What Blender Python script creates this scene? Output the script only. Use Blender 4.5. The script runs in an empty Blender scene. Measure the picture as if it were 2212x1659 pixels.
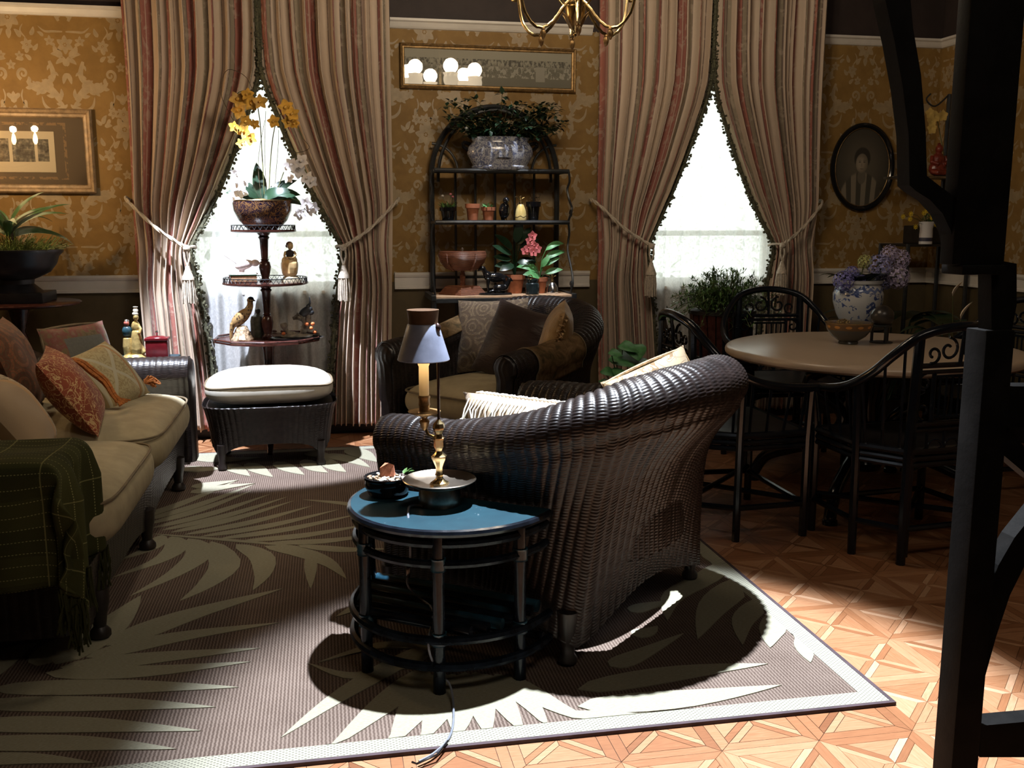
import bpy, bmesh, math, random
import numpy as np
from mathutils import Vector, Matrix, Euler

# ------------------------------------------------------------------ camera
scene = bpy.context.scene
COL = scene.collection
W_PX, H_PX, F_PX = 2212.0, 1659.0, 2100.0
CAM_H = 1.35
PITCH = math.atan(350.0 / F_PX)
YAW = math.radians(10.95)
cam_d = bpy.data.cameras.new('camera')
cam_d.sensor_fit = 'HORIZONTAL'
cam_d.sensor_width = 36.0
cam_d.lens = 36.0 * F_PX / W_PX
cam_d.clip_start = 0.05
cam = bpy.data.objects.new('camera', cam_d)
COL.objects.link(cam)
cam.location = (0, 0, CAM_H)
cam.rotation_euler = (math.pi / 2 - PITCH, 0, -YAW)
scene.camera = cam
FWD = np.array([math.sin(YAW) * math.cos(PITCH), math.cos(YAW) * math.cos(PITCH), -math.sin(PITCH)])
RGT = np.array([math.cos(YAW), -math.sin(YAW), 0.0])
UPV = np.cross(RGT, FWD)

def _ray(u, v):
    return FWD + RGT * (u - W_PX / 2) / F_PX - UPV * (v - H_PX / 2) / F_PX
def G(u, v, z=0.0):
    d = _ray(u, v); t = (z - CAM_H) / d[2]
    return Vector((d[0] * t, d[1] * t, z))
def onY(u, v, Y):
    d = _ray(u, v); t = Y / d[1]
    return Vector((d[0] * t, Y, CAM_H + d[2] * t))

# ------------------------------------------------------------------ world (overcast daylight outside)
wd = bpy.data.worlds.new('daylight'); scene.world = wd
wd.use_nodes = True
bg = wd.node_tree.nodes['Background']
bg.inputs[0].default_value = (0.93, 1.0, 0.95, 1)
bg.inputs[1].default_value = 3.3

# ------------------------------------------------------------------ stage spots (hung overhead)
def spot(name, loc, target, watts, col, half_deg, blend=0.3, size=0.05):
    d = bpy.data.lights.new(name, 'SPOT')
    d.energy = watts; d.color = col; d.spot_size = math.radians(half_deg * 2); d.spot_blend = blend
    d.shadow_soft_size = size
    o = bpy.data.objects.new(name, d); COL.objects.link(o)
    o.location = loc
    o.rotation_euler = (Vector(target) - Vector(loc)).to_track_quat('-Z', 'Y').to_euler()
    return o
COOL = (0.80, 0.88, 1.0)
spot('spot_armchair', (1.05, 3.25, 4.1), (0.80, 2.35, 0.0), 3200, COOL, 18.0, 0.42, 0.04)
spot('spot_window', (-1.05, 4.95, 3.7), (-0.42, 5.80, 0.35), 2200, (0.78, 0.85, 1.0), 15.0, 0.22, 0.04)
spot('spot_rack', (1.12, 5.25, 3.8), (1.12, 5.86, 0.9), 480, (0.88, 0.93, 1.0), 10.0, 0.5, 0.05)
spot('spot_sofa', (-0.2, 3.4, 3.8), (-0.95, 4.6, 0.4), 75, (1.0, 0.86, 0.66), 24.0, 0.7, 0.1)
# broad, weak fill light added above the camera to lift the shadows
wl = bpy.data.lights.new('front_fill', 'AREA'); wl.shape = 'RECTANGLE'; wl.size = 2.0; wl.size_y = 0.6; wl.energy = 21; wl.color = (1.0, 0.86, 0.70)
wo = bpy.data.objects.new('front_fill', wl); COL.objects.link(wo); wo.location = (1.6, 0.2, 4.1)
wo.rotation_euler = (Vector((1.5, 4.2, 0.6)) - wo.location).to_track_quat('-Z', 'Y').to_euler()

scene.view_settings.view_transform = 'Standard'
scene.view_settings.look = 'None'
scene.view_settings.exposure = 0.12
scene.view_settings.gamma = 1.0
scene.view_settings.use_curve_mapping = False
scene.cycles.max_bounces = 6
scene.cycles.diffuse_bounces = 3
scene.cycles.glossy_bounces = 2
scene.cycles.transmission_bounces = 4
scene.cycles.transparent_max_bounces = 8
scene.cycles.adaptive_threshold = 0.08
scene.cycles.sample_clamp_indirect = 4.0

rnd = random.Random(7)
PI = math.pi
# ------------------------------------------------------------------ material helpers
def lin(r, g, b):
    f = lambda c: (c / 255 / 12.92) if c / 255 <= 0.04045 else ((c / 255 + 0.055) / 1.055) ** 2.4
    return (f(r), f(g), f(b))

class X:
    """tiny expression wrapper around Math nodes"""
    def __init__(s, t, sock): s.t = t; s.s = sock
    def _op(s, op, *a, clamp=False):
        n = s.t.nodes.new('ShaderNodeMath'); n.operation = op; n.use_clamp = clamp
        for i, v in enumerate((s,) + a):
            if isinstance(v, X): s.t.links.new(v.s, n.inputs[i])
            else: n.inputs[i].default_value = v
        return X(s.t, n.outputs[0])
    def __add__(s, o): return s._op('ADD', o)
    __radd__ = __add__
    def __sub__(s, o): return s._op('SUBTRACT', o)
    def __rsub__(s, o): return (s * -1) + o
    def __mul__(s, o): return s._op('MULTIPLY', o)
    __rmul__ = __mul__
    def __truediv__(s, o): return s._op('DIVIDE', o)
    def sin(s): return s._op('SINE')
    def cos(s): return s._op('COSINE')
    def abs(s): return s._op('ABSOLUTE')
    def frac(s): return s._op('FRACT')
    def floor(s): return s._op('FLOOR')
    def sqrt(s): return s._op('SQRT')
    def mn(s, o): return s._op('MINIMUM', o)
    def mx(s, o): return s._op('MAXIMUM', o)
    def lt(s, o): return s._op('LESS_THAN', o)
    def gt(s, o): return s._op('GREATER_THAN', o)
    def pw(s, o): return s._op('POWER', o)
    def pp(s, o): return s._op('PINGPONG', o)
    def atan2(s, o): return s._op('ARCTAN2', o)
    def ss(s, a, b, lo=0.0, hi=1.0):
        n = s.t.nodes.new('ShaderNodeMapRange'); n.interpolation_type = 'SMOOTHSTEP'
        s.t.links.new(s.s, n.inputs[0])
        for i, v in enumerate((a, b, lo, hi)): n.inputs[i + 1].default_value = v
        return X(s.t, n.outputs[0])

class Mat:
    def __init__(s, name, col=(0.5, 0.5, 0.5), rough=0.5, metal=0.0, spec=0.5):
        s.m = bpy.data.materials.new(name); s.m.use_nodes = True
        s.t = s.m.node_tree; s.b = s.t.nodes['Principled BSDF']
        s.b.inputs['Base Color'].default_value = (*col, 1)
        s.b.inputs['Roughness'].default_value = rough
        s.b.inputs['Metallic'].default_value = metal
        s.b.inputs['Specular IOR Level'].default_value = spec
    def node(s, k): return s.t.nodes.new(k)
    def coord(s, which='Object'):
        n = s.node('ShaderNodeTexCoord'); q = s.node('ShaderNodeSeparateXYZ')
        s.t.links.new(n.outputs[which], q.inputs[0])
        s.vec = n.outputs[which]
        return [X(s.t, q.outputs[i]) for i in range(3)]
    def uv(s, name=None):
        n = s.node('ShaderNodeUVMap'); q = s.node('ShaderNodeSeparateXYZ')
        s.t.links.new(n.outputs[0], q.inputs[0]); s.vec = n.outputs[0]
        return X(s.t, q.outputs[0]), X(s.t, q.outputs[1])
    def noise(s, scale=5, detail=3, rough=0.5, vec=None, stretch=None, dist=0.0):
        n = s.node('ShaderNodeTexNoise'); n.inputs['Scale'].default_value = scale
        n.inputs['Detail'].default_value = detail; n.inputs['Roughness'].default_value = rough
        n.inputs['Distortion'].default_value = dist
        v = vec
        if v is None:
            tc = s.node('ShaderNodeTexCoord'); v = tc.outputs['Object']
        if stretch:
            mp = s.node('ShaderNodeMapping'); mp.inputs['Scale'].default_value = stretch
            s.t.links.new(v, mp.inputs[0]); v = mp.outputs[0]
        s.t.links.new(v, n.inputs['Vector'])
        return X(s.t, n.outputs[0])
    def voro(s, scale=5, feature='F1', vec=None):
        n = s.node('ShaderNodeTexVoronoi'); n.inputs['Scale'].default_value = scale; n.feature = feature
        v = vec
        if v is None:
            tc = s.node('ShaderNodeTexCoord'); v = tc.outputs['Object']
        s.t.links.new(v, n.inputs['Vector'])
        return X(s.t, n.outputs[0])
    def mix(s, f, a, b):
        n = s.node('ShaderNodeMix'); n.data_type = 'RGBA'
        if isinstance(f, X): s.t.links.new(f.s, n.inputs[0])
        else: n.inputs[0].default_value = f
        for v, i in ((a, 6), (b, 7)):
            if isinstance(v, tuple): n.inputs[i].default_value = (*v[:3], 1)
            else: s.t.links.new(v, n.inputs[i])
        return n.outputs[2]
    def ramp(s, f, stops, interp='LINEAR'):
        n = s.node('ShaderNodeValToRGB'); s.t.links.new(f.s, n.inputs[0])
        cr = n.color_ramp; cr.interpolation = interp
        while len(cr.elements) < len(stops): cr.elements.new(0.5)
        for e, (p, c) in zip(cr.elements, stops): e.position = p; e.color = (*c, 1)
        return n.outputs[0]
    def color(s, sock): s.t.links.new(sock, s.b.inputs['Base Color']); return s
    def bump(s, h, strength=0.3, dist=0.01):
        n = s.node('ShaderNodeBump'); n.inputs['Strength'].default_value = strength
        n.inputs['Distance'].default_value = dist
        s.t.links.new(h.s, n.inputs['Height']); s.t.links.new(n.outputs[0], s.b.inputs['Normal']); return s
    def rough(s, x): s.t.links.new(x.s, s.b.inputs['Roughness']); return s
    def set(s, **k):
        for a, v in k.items(): s.b.inputs[a.replace('_', ' ')].default_value = v
        return s

def plain(name, col, rough=0.5, metal=0.0, var=0.25, scale=12, bump=0.0, spec=0.5):
    """base colour with gentle cloudy variation and optional fine relief"""
    m = Mat(name, col, rough, metal, spec)
    n = m.noise(scale, 4, 0.6)
    dk = tuple(c * (1 - var) for c in col); lt = tuple(min(1, c * (1 + var)) for c in col)
    m.color(m.mix(n.ss(0.3, 0.7), dk, lt))
    if bump: m.bump(m.noise(scale * 8, 3, 0.6), bump, 0.004)
    return m.m

# ------------------------------------------------------------------ mesh helpers
class MB:
    def __init__(s): s.v = []; s.f = []; s.uvf = None; s.M = Matrix.Identity(4)
    def at(s, loc=(0, 0, 0), rot=(0, 0, 0), sc=(1, 1, 1)):
        s.M = Matrix.Translation(loc) @ Euler(rot).to_matrix().to_4x4() @ Matrix.Diagonal((*sc, 1)); return s
    def add(s, vs, fs):
        n = len(s.v); M = s.M
        s.v += [tuple(M @ Vector(p)) for p in vs]
        s.f += [tuple(i + n for i in f) for f in fs]; return s
    def box(s, c, d, bev=0.0):
        hx, hy, hz = d[0] / 2, d[1] / 2, d[2] / 2
        b = min(bev, hx * .49, hy * .49, hz * .49)
        if b <= 0:
            vs = [(c[0] + x * hx, c[1] + y * hy, c[2] + z * hz) for x in (-1, 1) for y in (-1, 1) for z in (-1, 1)]
            return s.add(vs, [(0, 1, 3, 2), (4, 6, 7, 5), (0, 4, 5, 1), (2, 3, 7, 6), (0, 2, 6, 4), (1, 5, 7, 3)])
        bm = bmesh.new()
        bmesh.ops.create_cube(bm, size=1)
        for v in bm.verts: v.co = Vector((c[0] + v.co.x * d[0], c[1] + v.co.y * d[1], c[2] + v.co.z * d[2]))
        bmesh.ops.bevel(bm, geom=bm.edges[:], offset=b, segments=2, profile=0.6, affect='EDGES')
        return s._bm(bm)
    def _bm(s, bm):
        bm.verts.index_update()
        s.add([v.co[:] for v in bm.verts], [[v.index for v in f.verts] for f in bm.faces]); bm.free(); return s
    def tube(s, pts, r, seg=8, closed=False, caps=True, flat=1.0):
        P = [Vector(p) for p in pts]; n = len(P)
        R = r if hasattr(r, '__len__') else [r] * n
        T = []
        for i in range(n):
            a = P[(i - 1) % n] if (closed or i > 0) else P[i]
            b = P[(i + 1) % n] if (closed or i < n - 1) else P[i]
            d = (b - a); T.append(d.normalized() if d.length > 1e-9 else Vector((0, 0, 1)))
        u = T[0].orthogonal().normalized(); vs = []
        if abs(T[0].z) < 0.9: u = (Vector((0, 0, 1)) - T[0] * T[0].z).normalized()
        for i in range(n):
            u = (u - T[i] * u.dot(T[i]))
            u = u.normalized() if u.length > 1e-6 else T[i].orthogonal().normalized()
            w = T[i].cross(u)
            for k in range(seg):
                a = 2 * PI * k / seg
                vs.append(P[i] + (u * math.cos(a) * flat + w * math.sin(a)) * R[i])
        fs = []
        for i in range(n if closed else n - 1):
            j = (i + 1) % n
            for k in range(seg):
                l = (k + 1) % seg
                fs.append((i * seg + k, i * seg + l, j * seg + l, j * seg + k))
        if caps and not closed:
            fs.append(tuple(range(seg))[::-1]); fs.append(tuple((n - 1) * seg + k for k in range(seg)))
        return s.add(vs, fs)
    def lathe(s, prof, seg=24, c=(0, 0, 0), sx=1.0, sy=1.0, wob=None):
        vs = []; fs = []
        for r, z in prof:
            for k in range(seg):
                a = 2 * PI * k / seg
                rr = r * (wob(a, z) if wob else 1)
                vs.append((c[0] + rr * math.cos(a) * sx, c[1] + rr * math.sin(a) * sy, c[2] + z))
        for i in range(len(prof) - 1):
            for k in range(seg):
                l = (k + 1) % seg
                fs.append((i * seg + k, i * seg + l, (i + 1) * seg + l, (i + 1) * seg + k))
        n = len(prof) - 1
        if prof[0][0] > 1e-6: fs.append(tuple(range(seg))[::-1])
        if prof[n][0] > 1e-6: fs.append(tuple(n * seg + k for k in range(seg)))
        return s.add(vs, fs)
    def prism(s, poly, z0, z1):
        n = len(poly)
        vs = [(x, y, z0) for x, y in poly] + [(x, y, z1) for x, y in poly]
        fs = [tuple(range(n))[::-1], tuple(range(n, 2 * n))]
        fs += [(i, (i + 1) % n, n + (i + 1) % n, n + i) for i in range(n)]
        return s.add(vs, fs)
    def sph(s, c, r, seg=14, rings=9):
        rx, ry, rz = r if hasattr(r, '__len__') else (r, r, r)
        vs = [(c[0], c[1], c[2] - rz)]; fs = []
        for i in range(1, rings):
            ph = PI * i / rings - PI / 2
            for k in range(seg):
                a = 2 * PI * k / seg
                vs.append((c[0] + rx * math.cos(ph) * math.cos(a), c[1] + ry * math.cos(ph) * math.sin(a), c[2] + rz * math.sin(ph)))
        vs.append((c[0], c[1], c[2] + rz)); t = len(vs) - 1
        for k in range(seg):
            l = (k + 1) % seg
            fs.append((0, 1 + l, 1 + k)); fs.append((t, t - seg + k, t - seg + l))
            for i in range(rings - 2):
                a = 1 + i * seg; b = a + seg
                fs.append((a + k, a + l, b + l, b + k))
        return s.add(vs, fs)
    def grid(s, fn, nu, nv, cu=False, cv=False):
        vs = [fn(i / (nu - (0 if cu else 1)), j / (nv - (0 if cv else 1))) for i in range(nu) for j in range(nv)]
        fs = []
        for i in range(nu if cu else nu - 1):
            for j in range(nv if cv else nv - 1):
                a, b = i, (i + 1) % nu; c, d = j, (j + 1) % nv
                fs.append((a * nv + c, b * nv + c, b * nv + d, a * nv + d))
        return s.add(vs, fs)
    def leaf(s, base, direc, L, Wd, droop=0.4, fold=0.15, n=6, up=(0, 0, 1), shape=0.5, wave=0.0):
        """a blade: centreline bends down by droop, folded along the rib"""
        d = Vector(direc).normalized(); upv = Vector(up)
        side = d.cross(upv)
        side = side.normalized() if side.length > 1e-4 else Vector((1, 0, 0))
        nrm = side.cross(d).normalized()
        vs = []; p = Vector(base); ang = 0
        for i in range(n + 1):
            t = i / n
            w = Wd * 0.5 * (math.sin(PI * min(1, t ** shape)) ** 0.8 if 0 < t < 1 else 0.02)
            ang = -droop * t
            dd = d * math.cos(ang) + nrm * math.sin(ang)
            nn = nrm * math.cos(ang) - d * math.sin(ang)
            wv = nn * (wave * math.sin(t * 9))
            vs += [p - side * w + nn * fold * w + wv, p, p + side * w + nn * fold * w - wv]
            p = p + dd * (L / n)
        fs = []
        for i in range(n):
            a = i * 3
            fs += [(a, a + 1, a + 4, a + 3), (a + 1, a + 2, a + 5, a + 4)]
        return s.add(vs, fs)
    def mesh(s, name):
        me = bpy.data.meshes.new(name)
        me.from_pydata(s.v, [], s.f); me.update()
        return me
    def build(s, name, mat, parent=None, smooth=True, ang=40, loc=None, rz=0.0, rot=None, remesh=0, solid=0, subd=0, uv=None):
        me = s.mesh(name)
        return link(me, name, mat, parent, smooth, ang, loc, rz, rot, remesh, solid, subd)

def link(me, name, mat, parent=None, smooth=True, ang=40, loc=None, rz=0.0, rot=None, remesh=0, solid=0, subd=0):
    if mat is not None and not me.materials: me.materials.append(mat)
    if smooth and len(me.polygons):
        me.polygons.foreach_set('use_smooth', [True] * len(me.polygons))
        if ang < 179: me.set_sharp_from_angle(angle=math.radians(ang))
    o = bpy.data.objects.new(name, me); COL.objects.link(o)
    if parent is not None: o.parent = parent
    if loc is not None: o.location = loc
    o.rotation_euler = rot if rot is not None else (0, 0, rz)
    if remesh:
        r = o.modifiers.new('skin', 'REMESH'); r.mode = 'VOXEL'; r.voxel_size = remesh; r.use_smooth_shade = True
        q = o.modifiers.new('soft', 'SMOOTH'); q.iterations = 3; q.factor = 0.5
    if solid:
        q = o.modifiers.new('thick', 'SOLIDIFY'); q.thickness = solid; q.offset = 0
    if subd:
        q = o.modifiers.new('sub', 'SUBSURF'); q.levels = subd; q.render_levels = subd
    return o

def np_mesh(name, V, F, uv=None):
    """fast mesh from arrays: V (n,3), quads F (m,4), uv per vertex (n,2)"""
    me = bpy.data.meshes.new(name)
    V = np.asarray(V, dtype=np.float32); F = np.asarray(F, dtype=np.int32)
    me.vertices.add(len(V)); me.vertices.foreach_set('co', V.ravel())
    me.loops.add(F.size); me.loops.foreach_set('vertex_index', F.ravel())
    me.polygons.add(len(F))
    me.polygons.foreach_set('loop_start', np.arange(0, F.size, F.shape[1], dtype=np.int32))
    if uv is not None:
        l = me.uv_layers.new(name='UVMap')
        l.data.foreach_set('uv', np.asarray(uv, dtype=np.float32)[F.ravel()].ravel())
    me.update(calc_edges=True); me.validate()
    return me

def tag(o, label=None, cat=None, group=None, kind=None):
    if label: o['label'] = label
    if cat: o['category'] = cat
    if group: o['group'] = group
    if kind: o['kind'] = kind
    return o

def thing(name, label, cat, loc=(0, 0, 0), rz=0.0, group=None, kind=None):
    o = bpy.data.objects.new(name, None); COL.objects.link(o)
    o.empty_display_size = 0.05
    o.location = loc; o.rotation_euler = (0, 0, rz)
    return tag(o, label, cat, group, kind)

def struct(o): o['kind'] = 'structure'; return o

def copy_tree(o, parent=None):
    c = o.copy(); COL.objects.link(c); c.parent = parent
    for ch in list(o.children): copy_tree(ch, c)
    return c

def spline(pts, n=24, closed=False):
    """Catmull-Rom through points"""
    P = [Vector(p) if len(p) == 3 else Vector((p[0], p[1], 0)) for p in pts]; m = len(P); out = []
    segs = m if closed else m - 1
    for i in range(n if closed else n + 1):
        t = i / n * segs; k = min(int(t), segs - 1); f = t - k
        if closed: a, b, c, d = P[(k - 1) % m], P[k % m], P[(k + 1) % m], P[(k + 2) % m]
        else: a, b, c, d = P[max(k - 1, 0)], P[k], P[k + 1], P[min(k + 2, m - 1)]
        out.append(0.5 * ((2 * b) + (c - a) * f + (2 * a - 5 * b + 4 * c - d) * f * f + (3 * b - a - 3 * c + d) * f ** 3))
    return out

def weave(V, Wc, Hc, amp, s_len, t_len, u0=None):
    """raise a grid of points V[i,j] (i along strands, j across them) into an over-under basket weave.
    s_len[i,j], t_len[i,j] are surface lengths in metres."""
    du = np.gradient(V, axis=0); dv = np.gradient(V, axis=1)
    N = np.cross(du, dv); N /= (np.linalg.norm(N, axis=2, keepdims=True) + 1e-9)
    col = np.floor(s_len / Wc); fs = s_len / Wc - col
    q = t_len / Hc + 0.5 * (col % 2); ft = q - np.floor(q)
    bulge = np.sqrt(np.clip(np.sin(PI * fs), 0, 1)); strand = np.sqrt(np.clip(np.sin(PI * ft), 0, 1))
    h = bulge * 0.62 + strand * bulge * 0.38
    return V + N * (h * amp)[..., None]

def grid_faces(nu, nv, cu=False):
    i = np.arange(nu if cu else nu - 1); j = np.arange(nv - 1)
    I, J = np.meshgrid(i, j, indexing='ij'); I2 = (I + 1) % nu
    return np.stack([I * nv + J, I2 * nv + J, I2 * nv + J + 1, I * nv + J + 1], -1).reshape(-1, 4)

def woven(name, fn, nu, nv, Wc, Hc, amp, mat, parent, cu=False, flip=False, loc=None, rz=0):
    """fn(U,V arrays)->points; weave applied with true lengths"""
    u = np.linspace(0, 1, nu, endpoint=not cu); v = np.linspace(0, 1, nv)
    U, Vv = np.meshgrid(u, v, indexing='ij')
    P = fn(U, Vv)
    ds = np.linalg.norm(np.diff(P, axis=0), axis=2); s = np.vstack([np.zeros((1, nv)), np.cumsum(ds, 0)])
    # strand columns counted along the mid line so that they run as continuous stakes
    smid = s[:, nv // 2][:, None] * np.ones((1, nv))
    dt = np.linalg.norm(np.diff(P, axis=1), axis=2); t = np.hstack([np.zeros((nu, 1)), np.cumsum(dt, 1)])
    t = t.mean(0)[None, :] * np.ones((nu, 1))
    if flip: P2 = weave(P[:, ::-1], Wc, Hc, amp, smid, t[:, ::-1])[:, ::-1]
    else: P2 = weave(P, Wc, Hc, amp, smid, t)
    F = grid_faces(nu, nv, cu)
    if flip: F = F[:, ::-1]
    me = np_mesh(name, P2.reshape(-1, 3), F)
    return link(me, name, mat, parent, True, 180, loc, rz)
# ------------------------------------------------------------------ shared materials
M = {}
def wall_material():
    m = Mat('papered_wall', rough=0.62, spec=0.3)
    x, y, z = m.coord('Object')
    n = m.noise(9, 4, 0.6)
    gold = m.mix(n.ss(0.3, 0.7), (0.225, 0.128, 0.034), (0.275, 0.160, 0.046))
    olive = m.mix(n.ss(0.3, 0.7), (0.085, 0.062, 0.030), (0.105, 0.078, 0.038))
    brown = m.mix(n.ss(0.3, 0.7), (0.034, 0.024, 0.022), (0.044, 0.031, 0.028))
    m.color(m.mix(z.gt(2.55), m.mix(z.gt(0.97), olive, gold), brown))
    m.bump(m.noise(160, 3, 0.6), 0.08, 0.002)
    return m.m
M['wall'] = wall_material()
M['damask'] = plain('damask_print', (0.335, 0.245, 0.135), 0.5, var=0.12, scale=20)
M['white_paint'] = plain('white_paint', (0.66, 0.62, 0.56), 0.4, var=0.06, scale=6)
M['blocker_dark'] = plain('blocker_dark', (0.03, 0.022, 0.02), 0.9, var=0.2)
M['black_base'] = plain('black_base', (0.012, 0.010, 0.010), 0.5)
M['black_lacquer'] = plain('black_lacquer', (0.006, 0.008, 0.012), 0.17, var=0.3, scale=30)
M['black_wood'] = plain('black_wood', (0.014, 0.012, 0.012), 0.42, var=0.4, scale=20)
M['mahogany'] = plain('mahogany', (0.050, 0.016, 0.012), 0.25, var=0.4, scale=25)
M['iron'] = plain('iron', (0.018, 0.020, 0.022), 0.38, var=0.3, scale=30)
M['brass'] = plain('brass', (0.56, 0.42, 0.21), 0.26, 1.0, var=0.2, scale=30)
M['old_gold'] = plain('old_gold', (0.30, 0.185, 0.075), 0.42, 0.7, var=0.35, scale=40, bump=0.2)
M['silver'] = plain('silver', (0.62, 0.63, 0.66), 0.22, 1.0, var=0.15, scale=30)
M['pewter'] = plain('pewter', (0.30, 0.27, 0.22), 0.32, 1.0, var=0.3, scale=30)
M['steel_grey'] = plain('steel_grey', (0.27, 0.29, 0.34), 0.45, 0.3, var=0.15, scale=14)
M['terracotta'] = plain('terracotta', (0.38, 0.13, 0.06), 0.8, var=0.2, scale=20, bump=0.1)
M['soil'] = plain('soil', (0.03, 0.02, 0.013), 0.95, var=0.5, scale=60, bump=0.6)
M['leaf'] = plain('leaf', (0.085, 0.175, 0.045), 0.4, var=0.4, scale=18)
M['leaf_dark'] = plain('leaf_dark', (0.012, 0.032, 0.016), 0.32, var=0.4, scale=14)
M['leaf_bright'] = plain('leaf_bright', (0.10, 0.30, 0.11), 0.42, var=0.35, scale=20)
M['leaf_fern'] = plain('leaf_fern', (0.14, 0.20, 0.05), 0.5, var=0.5, scale=25)
M['stem'] = plain('stem', (0.09, 0.10, 0.035), 0.6, var=0.3)
M['bark'] = plain('bark', (0.07, 0.045, 0.025), 0.8, var=0.4, scale=40)
M['wicker'] = plain('wicker', (0.0135, 0.009, 0.008), 0.36, var=0.45, scale=35, spec=0.5)
M['cushion'] = plain('cushion_suede', (0.36, 0.30, 0.185), 0.85, var=0.12, scale=10, bump=0.06)
M['cream_cloth'] = plain('cream_cloth', (0.60, 0.56, 0.47), 0.85, var=0.06, scale=8, bump=0.05)
M['piping'] = plain('piping', (0.16, 0.12, 0.07), 0.8)
M['dark_foot'] = plain('dark_foot', (0.02, 0.014, 0.012), 0.4)
M['glossy_black'] = plain('glossy_black', (0.008, 0.008, 0.009), 0.12)

# ------------------------------------------------------------------ walls
WY = 6.30; WXL, WXR = -2.15, 4.24; WYF = -1.0; WZ = 4.3
W1C, W2C = -0.33, 2.54; WH = 0.52; WZ0, WZ1 = 0.90, 2.30
mb = MB()
def wbox(x0, x1, z0, z1): mb.box(((x0 + x1) / 2, WY + 0.07, (z0 + z1) / 2), (x1 - x0, 0.14, z1 - z0))
wbox(WXL - .14, W1C - WH, 0, WZ); wbox(W1C + WH, W2C - WH, 0, WZ); wbox(W2C + WH, WXR + .14, 0, WZ)
for c in (W1C, W2C): wbox(c - WH, c + WH, 0, WZ0); wbox(c - WH, c + WH, WZ1, WZ)
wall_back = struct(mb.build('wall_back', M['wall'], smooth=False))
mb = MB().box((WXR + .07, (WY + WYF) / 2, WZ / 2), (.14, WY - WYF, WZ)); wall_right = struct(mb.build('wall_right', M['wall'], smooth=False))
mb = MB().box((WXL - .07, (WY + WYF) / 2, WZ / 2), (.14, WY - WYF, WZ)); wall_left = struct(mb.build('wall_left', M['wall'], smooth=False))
mb = MB().box(((WXL + WXR) / 2, WYF - .07, WZ / 2), (WXR - WXL + .28, .14, WZ)); struct(mb.build('front_blocker', M['blocker_dark'], smooth=False))  # unseen panel added behind the camera to block skylight at the open front
mb = MB().box(((WXL + WXR) / 2, (WY + WYF) / 2, WZ + .05), (WXR - WXL + .28, WY - WYF + .28, .1)); struct(mb.build('top_blocker', M['blocker_dark'], smooth=False))  # unseen lid added over the open-topped set to keep sky light out

# chair rail, picture moulding, baseboards
def trim_profile(x0, x1, z, prof, axis='x', fixed=WY):
    """extrude (out, dz) profile along a wall"""
    m_ = MB(); n = len(prof); vs = []
    for e in (x0, x1):
        for o, dz in prof:
            vs.append((e, fixed - o, z + dz) if axis == 'x' else (fixed - o, e, z + dz))
    fs = [(i, (i + 1) % n, n + (i + 1) % n, n + i) for i in range(n)] + [tuple(range(n)), tuple(range(n, 2 * n))[::-1]]
    return m_.add(vs, fs)
RAIL = [(0, 0), (.035, 0), (.035, -.015), (.028, -.028), (.020, -.032), (.020, -.085), (.026, -.09), (.026, -.105), (0, -.105)]
PMOLD = [(0, 0), (.045, 0), (.045, -.014), (.032, -.022), (.02, -.045), (.012, -.055), (0, -.058)]
k = 0
for a, b in ((WXL, W1C - .76), (W1C + .78, W2C - .80), (W2C + .80, WXR)):
    k += 1; struct(trim_profile(a, b, 1.03, RAIL).build('trim_%d' % k, M['white_paint'], smooth=False))
    k += 1; struct(trim_profile(a, b, 2.585, PMOLD).build('trim_%d' % k, M['white_paint'], smooth=False))
k += 1; struct(trim_profile(WYF, WY, 1.03, RAIL, 'y', WXR).build('trim_%d' % k, M['white_paint'], smooth=False))
k += 1; struct(trim_profile(WYF, WY, 2.585, PMOLD, 'y', WXR).build('trim_%d' % k, M['white_paint'], smooth=False))
mb = MB().box(((WXL + WXR) / 2, WY - .012, .06), (WXR - WXL, .024, .12), .004); struct(mb.build('baseboard_back', M['black_base'], smooth=False))
mb = MB().box((WXR - .012, (WYF + WY) / 2, .06), (.024, WY - WYF - .03, .12), .004); struct(mb.build('baseboard_right', M['black_base'], smooth=False))

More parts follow.
